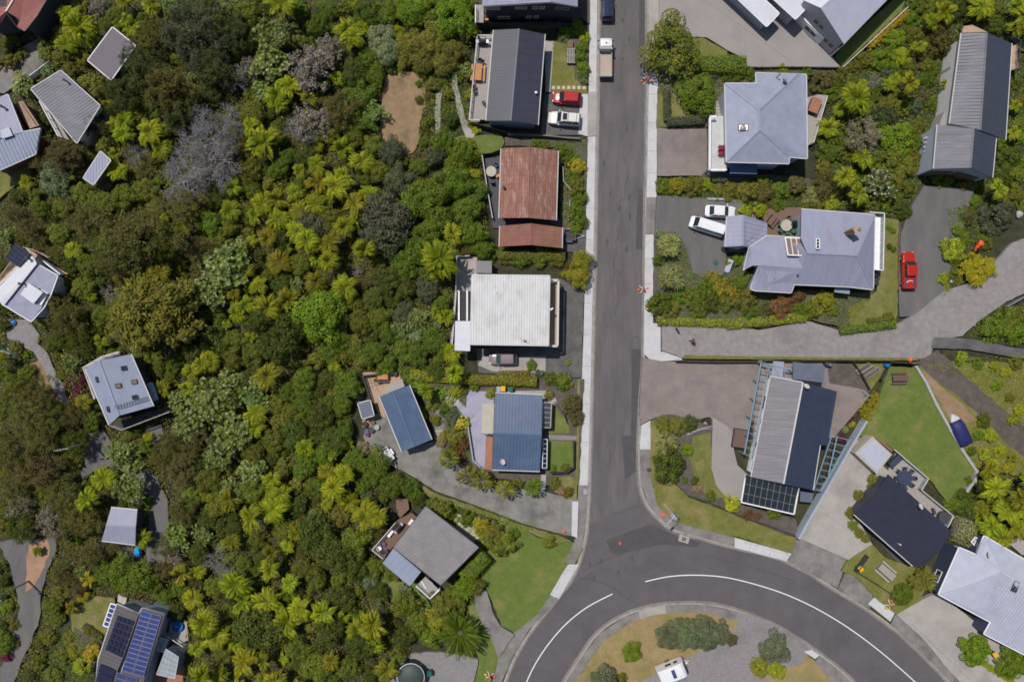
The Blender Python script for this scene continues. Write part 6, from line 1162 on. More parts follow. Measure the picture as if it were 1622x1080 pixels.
t = thing('parasol', 'dark green half-folded parasol standing through the round patio table', 'parasol', (*P(1249, 356).xy, gz(1249, 356))); b = MB(); b.tube([(0, 0, 0), (0, 0, 2.3)], .03, 8); b.build('pole', 'steel', t, world=False)
b = MB(); b.lathe((0, 0, 1.5), [(.42, -.1), (.36, .2), (.2, .55), (.04, .8)], 8, sy=.75); b.build('canopy', 'umbrella_green', t, world=False)
table_rect('weathered red-brown picnic bench in the shade at the patio edge', 1224, 348, .9, 1.7, .65, 'timber_brown', name='patio_bench'); 
table_rect('dark brown picnic table on a stone pad at the top of the big lawn', 1427, 599, .02, 2.2, .8, 'spa_brown', ht=.8)
table_rect('large grey timber picnic table with long benches on the small lawn by the road', 1405, 906, -.72, 2.6, 1.0, 'timber_grey')
table_rect('orange-brown picnic table on the tan deck of the blue garage', 606, 596, .0, 1.5, .9, 'timber_orange', z=.47, benchmat='trim_dark')
b = MB(); b.lathe((*P(627, 592, .5).xy, .46), [(.35, 0), (.42, .3), (.3, .5), (.05, .52)], 12); tag(b.build('kettle_grill', 'black_plastic'), 'round black kettle grill at the corner of the tan garage deck', 'grill')
t = thing('clothes_dryer', 'rotary clothes dryer with thin dark arms on the tan garage deck', 'clothes dryer', (*P(591, 605, .5).xy, .46), .3); b = MB(); b.tube([(0, 0, 0), (0, 0, 1.5)], .03, 6); b.build('mast', 'timber_dark', t, world=False)
for k in range(4): a = k*math.pi/2; b = MB(); b.tube([(0, 0, 1.1), (.95*math.cos(a), .95*math.sin(a), 1.4)], .025, 5); b.build('arm', 'timber_dark', t, world=False)
for k, (px, py, r, mt, lab) in enumerate([(579, 671, .36, 'soil_pot', 'round planted pot nearest the fence below the lean-to shed'), (588.5, 680.5, .42, 'trim_dark', 'large black pot in the cluster beside the blue garage'), (597, 676, .38, 'grey_plastic', 'grey-rimmed pot nearest the blue garage wall'), (591, 669, .3, 'timber_brown', 'brown pot at the edge of the tan boards'), (581, 683, .34, 'purple_fabric', 'purple-grey pot at the foot of the pot cluster'), (578, 663, .22, 'terracotta', 'small reddish pot tucked under the lean-to shed roof'), (583, 688, .25, 'maroon_fabric', 'maroon pot farthest down the concrete apron')]): pot(lab, px, py, r, .4, mt, z=.4)
# deck furniture of the grey ribbed house
t = thing('bench_seat', 'white bench along the rail of the brown deck', 'bench', (*P(618, 845, 1.7).xy, 1.2), .95); b = MB(); b.box((0, 0, .42), (1.1, .45, .08)); b.build('seat', 'paint_white', t, world=False); b = MB(); b.box((-.45, 0, .2), (.08, .4, .36)); b.build('leg', 'paint_white', t, world=False); b = MB(); b.box((.45, 0, .2), (.08, .4, .36)); b.build('leg', 'paint_white', t, world=False)
pot('dark round pot on the brown deck near the pale porch roof', 606, 873, .28, .35, 'black_plastic', z=1.2); chair('purple-grey chair on the brown deck of the grey ribbed house', 607, 861, .9, 'purple_fabric', 1.2); chair('white chair at the western corner of the brown deck', 601, 868, .5, 'paint_white', 1.2); chair('grey chair beside the pale porch roof on the brown deck', 612, 873, 2.2, 'trim_dark', 1.2)
table_rect('white side table against the grey ribbed roof wall on the brown deck', 651, 827, .95, .9, .5, 'paint_white', bench=False, z=1.2, name='side_table')
# cabin deck
t = thing('outdoor_sofa', 'navy outdoor sofa set under covers at the top of the cabin deck', 'sofa', (*P(1418, 730, .8).xy, .47), .75)
b = MB(); b.box((0, 0, .25), (1.9, 1.0, .4)); b.build('base', 'paint_navy', t, world=False); b = MB(); b.box((0, .42, .55), (1.9, .18, .4)); b.build('backrest', 'paint_navy', t, world=False)
for s in (-1, 1): b = MB(); b.box((s*.98, -.05, .4), (.16, .9, .5)); b.build('armrest', 'paint_navy', t, world=False)
table_round('round navy outdoor dining table in the middle of the cabin deck', 1433.5, 757, 1.05, 'paint_navy', z=.47)
for k in range(8):
    a = 2*math.pi*k/8; dx = 15.5*math.cos(a); dy = -15.5*math.sin(a); chair('navy chair at the %s of the round cabin-deck table' % ['east', 'north-east', 'north', 'north-west', 'west', 'south-west', 'south', 'south-east'][k], 1433.5+dx*.92, 757+dy*.92, a+math.pi, 'paint_navy', .47, 'navy chairs around the deck table')
t = thing('hot_tub', 'round dark hot tub at the lower end of the cabin deck', 'hot tub', (*P(1496.5, 820, 1.1).xy, .45)); b = MB(); b.lathe((0, 0, 0), [(.85, 0), (.88, .6), (.8, .66)], 24); b.build('tub', 'timber_dark', t, world=False); b = MB(); b.lathe((0, 0, .66), [(.86, 0), (.84, .08), (.1, .1), (.01, .1)], 24); b.build('cover', 'trim_dark', t, world=False)
b = MB(); b.box((*P(1480, 810, .9).xy, .7), (.35, .8, .5), .3); tag(b.build('heater', 'trim_dark'), 'slim dark heater beside the round hot tub', 'heater')
# spa cover by pergola
t = thing('spa_pool', 'rectangular spa with a brown vinyl cover under the west pergola', 'spa', (*P(1172, 694, .8).xy, .3), -.15); b = MB(); b.box((0, 0, .35), (2.1, 2.7, .7)); b.build('tub', 'timber_dark', t, world=False); b = MB(); b.box((0, 0, .74), (1.9, 2.45, .1)); b.build('cover', 'spa_brown', t, world=False)
# blue pools, tarp, tank
def pool(label, px, py, r, z, mat='pool_blue', name='paddling_pool'):
    t = thing(name, label, 'pool', (*P(px, py, z).xy, z)); b = MB(); b.lathe((0, 0, 0), [(r, 0), (r*1.03, .3), (r, .42), (r*.93, .44), (r*.9, .3)], 20); b.build('wall', 'blue_plastic', t, world=False); b = MB(); b.lathe((0, 0, .24), [(r*.91, 0), (.01, .01)], 20); b.build('water', mat, t, world=False)
    b = MB(); b.tube([(-.2, .1, .4), (.15, -.05, .42)], .1, 8); b.build('float', 'paint_skyblue', t, world=False)
pool('round blue paddling pool on the timber deck beside the solar house', 283, 990, .78, .62); pool('small round blue paddling pool below the white hillside house', 23, 511, .45, .3)
t = thing('swimming_pool', 'rectangular blue pool with a white surround at the western edge', 'pool', (*P(22, 552).xy, 0)); b = MB(); b.prism([tuple(P(*p).xy) for p in ((3, 543), (17, 544), (37, 546), (35, 560), (17, 561), (3, 556))], 0, .3); b.build('surround', 'paint_white', t); b = MB(); b.prism([tuple(P(*p).xy) for p in ((18, 544.5), (30, 545), (30, 560), (17.5, 560))], .0, .32); b.build('water', 'pool_blue', t); b = MB(); b.prism([tuple(P(*p).xy) for p in ((3.5, 544), (8, 545), (8, 556), (3.5, 555))], .0, .32); b.build('step_pool', 'pool_blue', t)
t = thing('tarp', 'crumpled bright blue tarp draped over a pile next to the isolated shed', 'tarp', (*P(219.5, 873, .4).xy, gz(219, 873))); b = MB(); b.lathe((0, 0, 0), [(.75, 0), (.7, .25), (.5, .5), (.2, .66), (.02, .7)], 9, sx=.72, sy=1.2); o = b.build('sheet', 'pool_blue', t, world=False)
for v in o.data.vertices: v.co += Vector((random.uniform(-.1, .1), random.uniform(-.1, .1), random.uniform(-.06, .06) if v.co.z > .1 else 0))
t = thing('water_tank', 'big round dark green water tank on the gravel yard', 'water tank', (*P(654, 1061, 0).xy, 0)); b = MB(); b.lathe((0, 0, 0), [(1.85, 0), (1.88, 1.9), (1.9, 2.0), (1.6, 2.25), (1.0, 2.5), (.4, 2.6), (.02, 2.62)], 32); b.build('tank', 'tank_green', t, world=False, smooth=True)
b = MB(); b.tube([(1.9*math.cos(a/24*2*math.pi), 1.9*math.sin(a/24*2*math.pi), 2.0) for a in range(25)], .06, 6); b.build('rim', 'trim_pale', t, world=False); b = MB(); b.lathe((.7, .25, 2.38), [(.3, 0), (.3, .12), (.02, .14)], 14); b.build('hatch', 'black_plastic', t, world=False)
wheelie('blue-grey wheelie bin tucked behind the round dark green water tank', 636, 1045, 'roof_steel', .5)
# vegetable bed, clothes line, kayaks etc
for k, (px, py) in enumerate([(1365, 583), (1372, 588), (1379, 590)]):
    t = thing('raised_bed', ['raised timber bed nearest the dark garden fence', 'middle raised timber bed in the weedy corner plot', 'raised timber bed nearest the big lawn'][k], 'raised bed', (*P(px, py, .4).xy, gz(px, py)), .55); b = MB()
    for sy in (-1, 1): b.box((0, sy*.32, .2), (2.2, .06, .4))
    for sx in (-1, 1): b.box((sx*1.08, 0, .2), (.06, .58, .4))
    b.build('frame', 'timber_grey', t, world=False); b = MB(); b.box((0, 0, .15), (2.08, .56, .3)); b.build('soil', 'dirt_dark', t, world=False)
t = thing('clothesline', 'folding clothesline on the paving behind the navy roof', 'clothesline', (*P(1360, 619).xy, gz(1360, 619)), .5); b = MB(); b.tube([(0, 0, 0), (0, 0, 1.8)], .04, 8); b.build('mast', 'steel', t, world=False); b = MB(); b.tube([(-.5, 0, 1.8), (.5, 0, 1.8)], .03, 6); b.tube([(0, -.35, 1.75), (0, .35, 1.75)], .03, 6); b.build('arm', 'steel', t, world=False)
for k, (px, py, mt, lab) in enumerate([(1397, 578, 'blue_plastic', 'blue barrel in the corner of the weedy plot by the back fence'), (1303, 576, 'trim_dark', 'dark barrel behind the porch roof of the pergola house'), (1308, 577, 'roof_steel', 'steel-blue barrel beside the dark one at the back fence')]):
    t = thing('barrel', lab, 'barrel', (*P(px, py).xy, gz(px, py))); b = MB(); b.lathe((0, 0, 0), [(.26, 0), (.3, .3), (.3, .6), (.26, .88), (.24, .86), (.02, .86)], 14); b.build('drum', mt, t, world=False); b = MB(); b.lathe((0, 0, .87), [(.25, 0), (.24, .03), (.01, .03)], 14); b.build('lid', mt, t, world=False)
# utility trailer like garden shed at van drive
t = thing('garden_bench', 'pale grey covered bench in the planting beside the lilac garage', 'bench', (*P(1155, 421, .6).xy, gz(1155, 421)), 1.2); b = MB(); b.box((0, 0, .4), (1.9, .75, .12)); b.build('seat', 'roof_pale', t, world=False)
for s in (-1, 1): b = MB(); b.box((s*.8, 0, .18), (.1, .6, .34)); b.build('leg', 'trim_dark', t, world=False)
b = MB(); b.box((-1.3, .1, .35), (.5, .5, .6)); b.build('planter', 'paint_navy', t, world=False)
b = MB(); b.bar(P(1120, 315.5, .5), P(1146, 316, .5), .3, .5); tag(b.build('garden_wall', 'paint_bluegrey'), 'short pale blue wall at the hedge behind the white sedan', 'wall')
t = thing('spare_wheel', 'rusty brown wheel leaning at the foot of the lilac garage', 'wheel', (*P(1146, 395, .4).xy, gz(1146, 395)), .4); b = MB(); b.lathe((0, 0, .0), [(.25, 0), (.4, .04), (.42, .12), (.4, .2), (.25, .22)], 16); b.build('tyre', 'rubber', t, world=False); b = MB(); b.lathe((0, 0, .06), [(.25, 0), (.2, .1), (.05, .12)], 12); b.build('rim', 'garage_brown', t, world=False)
# orange digger-like ride-on in the right garden
t = thing('ride_on_mower', 'small orange ride-on mower in the planting beside the golden shrub', 'mower', (*P(1549, 391, .5).xy, 0.3), 1.15); b = MB(); b.loft([[(x, -w_, .25), (x, -w_, c-.08), (x, 0, c), (x, w_, c-.08), (x, w_, .25)] for x, w_, c in ((.05, .3, .55), (.3, .33, .75), (.8, .28, .7), (.95, .2, .5))]); b.build('bonnet', 'orange_plastic', t, world=False)
b = MB(); b.box((-.35, 0, .35), (.8, .7, .2)); b.build('deck', 'orange_plastic', t, world=False); b = MB(); b.box((-.4, 0, .55), (.4, .42, .12)); b.box((-.62, 0, .75), (.1, .42, .35)); b.build('seat', 'black_plastic', t, world=False); b = MB(); b.tube([(.05, 0, .6), (-.1, 0, .9)], .03, 6); b.lathe((-.1, 0, .9), [(.16, 0), (.16, .03), (.1, .03)], 12); b.build('steering_wheel', 'black_plastic', t, world=False); wheels(t, (.65, -.5), .45, .22, .16)
b = MB(); p = P(1422, 391, 0); 
b = MB(); b.box((*P(1503, 395, .3).xy, .45), (.5, .35, .5), .2); tag(b.build('letterbox', 'pale_stone'), 'small cream letterbox on the edge of the long garage driveway', 'letterbox')
for k, (px, py, r, lab) in enumerate([(1612, 340, .5, 'big pale boulder in the planting at the far right'), (1530, 455, .25, 'small pale boulder beside the strip of low shrubs'), (1505, 446, .22, 'small white rock at the tip of the driveway planting'), (1580, 497, .35, 'cream boulder at the end of the guard rail'), (1540, 514, .3, 'cream edging rock by the driveway fork'), (1523, 528, .22, 'smallest edging rock by the driveway fork'), (1116, 671, .3, 'white rock beside the driftwood log in the island bed'), (1110, 677, .35, 'pale grey rock under the driftwood log'), (1537, 693, .35, 'pale rock cluster on the weedy bank beyond the boat'), (1519, 707, .4, 'white boulder behind the stern of the covered boat')]):
    b = MB(); b.lathe((*P(px, py).xy, 0.2), [(r*.8, 0), (r, r*.3), (r*.75, r*.65), (r*.3, r*.85), (.01, r*.87)], 8); o = b.build('boulder', 'stone')
    for v in o.data.vertices: v.co += Vector((random.uniform(-.2, .2)*r, random.uniform(-.2, .2)*r, random.uniform(-.1, .1)*r))
    tag(o, lab, 'boulder', 'garden boulders')
b = MB(); b.tube([P(1088, 688, .45), P(1105, 681, .6), P(1127, 675, .5)], [.2, .17, .1], 8); b.tube([P(1110, 679.5, .6), P(1131, 679, .9)], [.08, .03], 6); tag(b.build('log', 'dead_wood'), 'silvery driftwood log lying across the island shrub bed', 'log')
b = MB(); b.bar(P(1495, 630, .25), P(1496, 643, .25), .12, .1); tag(b.build('plank', 'paint_white'), 'white plank lying on the bare bank near the boat', 'plank')
b = MB(); p = P(764, 832, .3); b.box((*p.xy, .35), (1.6, .55, .25), -1.0); tag(b.build('kayak', 'paint_white'), 'white upturned dinghy in the garden above the cabbage trees', 'dinghy')
b = MB(); b.lathe((*P(1132, 417).xy, gz(1132, 417)), [(.35, 0), (.33, .12), (.02, .13)], 14); tag(b.build('drain_cover', 'green_plastic'), 'teal round cover on the paved driveway near the yucca', 'drain cover')
# people and pet
def person(label, px, py, rz, top='maroon_fabric', z=0.0):
    t = thing('person', label, 'person', (*P(px, py).xy, z), rz)
    def skin(nm, pts, edges, mat, sub=2):
        me = bpy.data.meshes.new(nm); me.from_pydata([p[:3] for p in pts], edges, []); o = bpy.data.objects.new(nm, me); COL.objects.link(o); o.parent = t
        me.materials.append(M(mat)); md = o.modifiers.new('s', 'SKIN'); md.use_smooth_shade = True
        for i, p in enumerate(pts): me.skin_vertices[0].data[i].radius = (p[3], p[4] if len(p) > 4 else p[3])
        me.skin_vertices[0].data[0].use_root = True; o.modifiers.new('d', 'SUBSURF').levels = sub; o.modifiers['d'].render_levels = sub; return o
    P_ = [(0, 0, .95, .13, .16), (0, 0, 1.15, .12, .16), (.02, 0, 1.38, .13, .19), (.03, 0, 1.5, .06), (.05, 0, 1.6, .085), (.05, 0, 1.7, .09), # spine, neck, head
          (.03, .19, 1.42, .055), (-.08, .24, 1.15, .045), (.1, .25, .93, .035), (.17, .25, .86, .022),
          (.03, -.19, 1.42, .055), (.16, -.24, 1.17, .045), (.38, -.22, 1.06, .035), (.46, -.21, 1.04, .022),
          (.0, .1, .88, .09), (.22, .1, .5, .06), (.30, .1, .09, .045), (.46, .1, .05, .035),
          (.0, -.1, .88, .09), (-.06, -.1, .48, .06), (-.34, -.1, .14, .045), (-.24, -.1, .05, .035)]
    E = [(0, 1), (1, 2), (2, 3), (3, 4), (4, 5), (2, 6), (6, 7), (7, 8), (8, 9), (2, 10), (10, 11), (11, 12), (12, 13), (0, 14), (14, 15), (15, 16), (16, 17), (0, 18), (18, 19), (19, 20), (20, 21)]
    skin('body', P_, E, 'skin')
    skin('jacket', [(0, 0, .88, .15, .19), (0, 0, 1.15, .145, .185), (.02, 0, 1.38, .15, .21), (.03, .2, 1.42, .08), (-.08, .245, 1.15, .066), (.08, .25, .96, .055), (.03, -.2, 1.42, .08), (.16, -.245, 1.17, .066), (.34, -.225, 1.08, .055)], [(0, 1), (1, 2), (2, 3), (3, 4), (4, 5), (2, 6), (6, 7), (7, 8)], top)
    skin('trousers', [(0, 0, .93, .14, .17), (.0, .1, .85, .11), (.22, .1, .5, .08), (.30, .1, .14, .065), (.0, -.1, .85, .11), (-.06, -.1, .48, .08), (-.32, -.1, .18, .065)], [(0, 1), (1, 2), (2, 3), (0, 4), (4, 5), (5, 6)], 'trouser_dark')
    b = MB()
    for sy in (1, -1):
        hx, hy, hz = (.17, .25, .86) if sy == 1 else (.46, -.21, 1.04)
        for k in range(4): b.tube([(hx+.01, hy+(k-1.5)*.018, hz-.01), (hx+.05, hy+(k-1.5)*.02, hz-.03), (hx+.07, hy+(k-1.5)*.018, hz-.06+(.006*k))], [.009, .008, .006], 5)
        b.tube([(hx-.02, hy-sy*.02, hz), (hx+.02, hy-sy*.05, hz-.02)], [.01, .007], 5)
    b.build('fingers', 'skin', t, world=False)
    b = MB(); b.lathe((.04, 0, 1.66), [(.098, 0), (.108, .05), (.095, .1), (.05, .135), (.01, .14)], 12, sx=1.08); b.build('hair', 'hair_dark', t, world=False, smooth=True)
    b = MB(); b.tube([(.135, 0, 1.64), (.165, 0, 1.615)], [.012, .016], 6); b.build('nose', 'skin', t, world=False)
    for s in (-1, 1): b = MB(); b.lathe((.128, s*.034, 1.645), [(.011, 0), (.011, .008), (.004, .012)], 8); b.build('eye', 'black_plastic', t, world=False)
    return t
person('person in a maroon jacket and dark trousers walking up the shared driveway', 1093, 540, math.radians(150), z=gz(1093, 540))
t = thing('dog', 'slim black dog trotting ahead of the person on the shared driveway', 'dog', (*P(1070.5, 523.5).xy, gz(1070, 523)), math.radians(122))
P_ = [(-.28, 0, .48, .10, .10), (0, 0, .47, .09, .11), (.26, 0, .49, .12, .13), (.42, 0, .62, .07), (.52, 0, .70, .065), (.66, 0, .67, .032), (-.38, 0, .52, .03), (-.58, 0, .46, .015),
      (.26, .09, .36, .05), (.25, .09, .2, .03), (.30, .09, .04, .026), (.26, -.09, .36, .05), (.3, -.09, .2, .03), (.36, -.09, .04, .026),
      (-.28, .09, .38, .06), (-.2, .09, .27, .04), (-.36, .09, .17, .026), (-.33, .09, .03, .025), (-.28, -.09, .38, .06), (-.16, -.09, .27, .04), (-.27, -.09, .17, .026), (-.22, -.09, .03, .025)]
E = [(0, 1), (1, 2), (2, 3), (3, 4), (4, 5), (0, 6), (6, 7), (2, 8), (8, 9), (9, 10), (2, 11), (11, 12), (12, 13), (0, 14), (14, 15), (15, 16), (16, 17), (0, 18), (18, 19), (19, 20), (20, 21)]
me = bpy.data.meshes.new('body'); me.from_pydata([p[:3] for p in P_], E, []); o = bpy.data.objects.new('body', me); COL.objects.link(o); o.parent = t; me.materials.append(M('fur_black')); md = o.modifiers.new('s', 'SKIN'); md.use_smooth_shade = True
for i, p in enumerate(P_): me.skin_vertices[0].data[i].radius = (p[3], p[4] if len(p) > 4 else p[3])
me.skin_vertices[0].data[0].use_root = True; o.modifiers.new('d', 'SUBSURF').levels = 2; o.modifiers['d'].render_levels = 2
for s in (-1, 1): b = MB(); b.tube([(.5, s*.05, .75), (.47, s*.09, .68)], [.03, .012], 5); b.build('ear', 'fur_black', t, world=False)
# ================================================================== PLANTS
rng = np.random.default_rng(5)
def unit(v): return v/np.maximum(np.linalg.norm(v, axis=1, keepdims=True), 1e-9)
def leaf_arrays(c, n, size, asp, fold=0.25, dirs=None):
    """diamond leaves: c centres, n normals, size lengths, asp width/length"""
    N = len(c); r = rng.normal(size=(N, 3)) if dirs is None else dirs
    n = unit(n); u = unit(r-n*np.sum(r*n, axis=1, keepdims=True)); v = np.cross(n, u); s = size[:, None]
    base = c-u*s*0.5; tip = c+u*s*0.5-n*s*0.10
    L = c+v*s*asp*0.5+n*s*fold*asp*0.5; R = c-v*s*asp*0.5+n*s*fold*asp*0.5
    V = np.stack([base, R, tip, L], axis=1).reshape(-1, 3); return V
def mesh_np(name, V, nq, mats, extra=None, mi=None):
    """V: 4 verts per quad; extra: MB with its own faces in the following material slots"""
    me = bpy.data.meshes.new(name); ev = np.array(extra.v) if extra and extra.v else np.zeros((0, 3))
    allv = np.concatenate([V, ev]) if len(ev) else V
    me.vertices.add(len(allv)); me.vertices.foreach_set('co', allv.astype(np.float32).ravel())
    loops = list(range(nq*4)); starts = list(range(0, nq*4, 4)); tot = [4]*nq; mat = list(mi) if mi is not None else [0]*nq
    if extra:
        off_ = len(V)
        for f, m_ in zip(extra.f, extra.m): starts.append(len(loops)); loops += [i+off_ for i in f]; tot.append(len(f)); mat.append(m_)
    me.loops.add(len(loops)); me.loops.foreach_set('vertex_index', loops)
    me.polygons.add(len(starts)); me.polygons.foreach_set('loop_start', starts); me.polygons.foreach_set('loop_total', tot)
    for m_ in mats: me.materials.append(M(m_))
    me.polygons.foreach_set('material_index', mat); me.update(); return me
def clumps(n, flat=0.75, lobes=0.25, rmin=.45, rmax=.8):
    out = []; ph = rng.uniform(0, 6.28, 4); k = 0
    while len(out) < n and k < 4000:
        k += 1; a = rng.uniform(0, 2*math.pi); z = rng.uniform(-.15, 1.0)**1.0
        rr = math.sqrt(max(0, 1-z*z)); lob = 1+lobes*(math.sin(2*a+ph[0])*.5+math.sin(3*a+ph[1])*.5+.5*math.sin(5*a+ph[2]))
        q = rng.uniform(rmin, rmax); p = np.array([rr*math.cos(a)*lob*q*1.12, rr*math.sin(a)*lob*q*1.12, z*flat*q])
        if all(np.linalg.norm(p-o) > .17 for o in out): out.append(p)
    return np.array(out)
def crown_broad(nc=34, per=95, leaf=.10, asp=.6, cr=(.22, .34), flat=.75, lobes=.25, up=.5, spread=.12):
    C = clumps(nc, flat, lobes); V = []
    for c in C:
        R = rng.uniform(*cr); d = unit(rng.normal(size=(per, 3))); d[:, 2] = np.where(d[:, 2] < -.35, -d[:, 2], d[:, 2])
        rad = R*(1-np.abs(rng.normal(0, spread, per)))[:, None]*np.array([1, 1, .8]); pos = c+d*rad
        nrm = d+np.array([0, 0, up])+rng.normal(0, .35, (per, 3)); V.append(leaf_arrays(pos, nrm, leaf*rng.uniform(.6, 1.25, per), asp))
    return np.concatenate(V), C
def crown_rosette(nc=150, leaves=8, L=.17, flat=.7, asp=.36):
    C = clumps(26, flat, .25); V = []
    for i in range(nc):
        c = C[rng.integers(len(C))]; d = unit(rng.normal(size=(1, 3)))[0]; d[2] = abs(d[2]); p = c+d*np.array([.27, .27, .22])*rng.uniform(.75, 1.05)
        ax = unit((d+np.array([0, 0, .8])+rng.normal(0, .2, 3))[None])[0]; t = unit(np.cross(ax, rng.normal(size=3))[None])[0]; s = np.cross(ax, t); k = leaves; a = np.linspace(0, 2*math.pi, k, endpoint=False)+rng.uniform(0, 6)
        out = np.cos(a)[:, None]*t+np.sin(a)[:, None]*s; l = L*rng.uniform(.75, 1.15, k); tilt = rng.uniform(.2, .6, k)[:, None]
        dr = unit(out+ax*tilt); cen = p+dr*(l[:, None]*.5); V.append(leaf_arrays(cen, ax-out*tilt+rng.normal(0, .1, (k, 3)), l, asp, dirs=dr))
    return np.concatenate(V), C
def crown_spray(nc=60, per=60, L=.16, asp=.22, flat=.8, droop=0.0, cr=.3, jit=.5, n0=26):
    """feathery: thin sprays pointing outward from many small shoots"""
    C = clumps(n0, flat, .3); V = []
    for i in range(nc):
        c = C[rng.integers(len(C))]; d = unit(rng.normal(size=(1, 3)))[0]; d[2] = abs(d[2])*1.0; R = cr*rng.uniform(.7, 1.1)
        p0 = c+d*R*.35; t = rng.uniform(0, 1, per); pos = p0+d*(R*.75*t)[:, None]+rng.normal(0, .055, (per, 3)); pos[:, 2] -= droop*t*t*R
        dr = unit(d+rng.normal(0, jit, (per, 3))+np.array([0, 0, -droop])); nrm = rng.normal(0, .5, (per, 3))+np.array([0, 0, 1]); V.append(leaf_arrays(pos, nrm, L*rng.uniform(.5, 1.2, per), asp, dirs=dr))
    return np.concatenate(V), C
def trunk_mb(C, h=.9, r=.07, limbs=8, mi=0):
    b = MB(); top = np.array([0, 0, h+.15]); b.tube([(0, 0, 0), (.02, .01, h*.5), tuple(top)], [r*1.25, r, r*.7], 8, mi)
    idx = rng.permutation(len(C))[:limbs]
    for i in idx: c = C[i]; s = np.array([0, 0, h*rng.uniform(.65, 1.0)]); e = c+np.array([0, 0, h]); m_ = (s+e)/2+np.array([0, 0, .06]); b.tube([tuple(s), tuple(m_), tuple(e)], [r*.5, r*.33, r*.12], 5, mi)
    return b
def tree_mesh(fn, mat, h, variants=3, petals=0.0, limbs=8, r=.07):
    out = []
    for k in range(variants):
        V, C = fn(); V = V+np.array([0, 0, h]); nq = len(V)//4; mi = None; mats = [mat]
        if petals: mi = (rng.random(nq) < petals).astype(int); mats = [mat, 'petal']
        cm = mesh_np('crown', V, nq, mats, None, mi); tb = trunk_mb(C, h, r, limbs); tm = bpy.data.meshes.new('trunk'); tm.from_pydata(tb.v, [], tb.f); tm.materials.append(M('bark')); out.append((cm, tm))
    return out
def fern_mesh(nf=17, nl=20, trunk=1.5, dead=4, rise=.35, wob=.12):
    V = []; ev = MB()
    for i in range(nf):
        if rng.random() < .07: continue
        a = 2*math.pi*i/nf+rng.normal(0, .24); L = rng.choice([rng.uniform(.85, 1.15), rng.uniform(.5, .9)], p=[.7, .3]); z0 = rise*rng.uniform(.3, 1.5); dirv = np.array([math.cos(a), math.sin(a), 0]); side = np.array([-math.sin(a), math.cos(a), 0]); bend = rng.normal(0, .12)
        t = np.linspace(.06, 1, nl); p = dirv*(t*L)[:, None]+side*(bend*t*t)[:, None]; p[:, 2] = z0*np.sin(t*2.3)*1.1-.28*t**2.2
        tang = np.gradient(p, axis=0); tang = unit(tang); nrm = np.cross(tang, side[None]*np.ones((nl, 1))); nrm = np.where(nrm[:, 2:3] < 0, -nrm, nrm)
        wid = .26*np.sin(np.pi*np.clip(t, .05, 1)**.7*.97)+.02
        for sg in (-1, 1):
            dr = unit(side*sg+tang*.55+nrm*-.12); l = wid*rng.uniform(.9, 1.1, nl); V.append(leaf_arrays(p+dr*(l[:, None]*.5), nrm+side*sg*.25+rng.normal(0, .12, (nl, 3)), l, .30, dirs=dr, fold=.1))
    V = np.concatenate(V)+np.array([0, 0, trunk]); nq = len(V)//4
    tb = MB(); tb.tube([(0, 0, 0), (.02, -.01, trunk*.5), (0, 0, trunk+.04)], [.085, .07, .075], 8)
    for i in range(dead): a = rng.uniform(0, 6.28); tb.tube([(0, 0, trunk-.02), (.3*math.cos(a), .3*math.sin(a), trunk-.12), (.5*math.cos(a), .5*math.sin(a), trunk-.45)], [.02, .02, .008], 4)
    tm = bpy.data.meshes.new('trunk'); tm.from_pydata(tb.v, [], tb.f); tm.materials.append(M('bark')); return (mesh_np('crown', V, nq, ['frond']), tm)
def palm_mesh(nf=12, nl=26, trunk=2.0, lw=.30, rise=.5, droop=.7, asp=.12, thick=.07):
    V = []
    for i in range(nf):
        a = 2*math.pi*i*0.382*1.0+rng.normal(0, .1); el = rise*(1-.8*i/nf)+rng.normal(0, .08); L = rng.uniform(.85, 1.05); dirv = np.array([math.cos(a), math.sin(a), 0]); side = np.array([-math.sin(a), math.cos(a), 0])
        t = np.linspace(.1, 1, nl); p = dirv*(t*L*(1-.15*t))[:, None]; p[:, 2] = el*t*1.3-droop*t**2.4*.6
        tang = unit(np.gradient(p, axis=0)); nrm = np.cross(tang, side[None]*np.ones((nl, 1))); nrm = np.where(nrm[:, 2:3] < 0, -nrm, nrm)
        for sg in (-1, 1):
            dr = unit(side*sg+tang*.9-nrm*.25+rng.normal(0, .08, (nl, 3))); l = lw*np.sin(np.pi*np.clip(t, .08, .97))**.5*rng.uniform(.85, 1.1, nl)+.03; V.append(leaf_arrays(p+dr*(l[:, None]*.5), nrm+side*sg*.5, l, asp, dirs=dr))
    V = np.concatenate(V)+np.array([0, 0, trunk]); tb = MB(); tb.tube([(0, 0, 0), (.03, 0, trunk*.5), (0, 0, trunk+.05)], [thick*1.4, thick, thick*.9], 8); tm = bpy.data.meshes.new('trunk'); tm.from_pydata(tb.v, [], tb.f); tm.materials.append(M('bark')); return (mesh_np('crown', V, len(V)//4, ['frond']), tm)
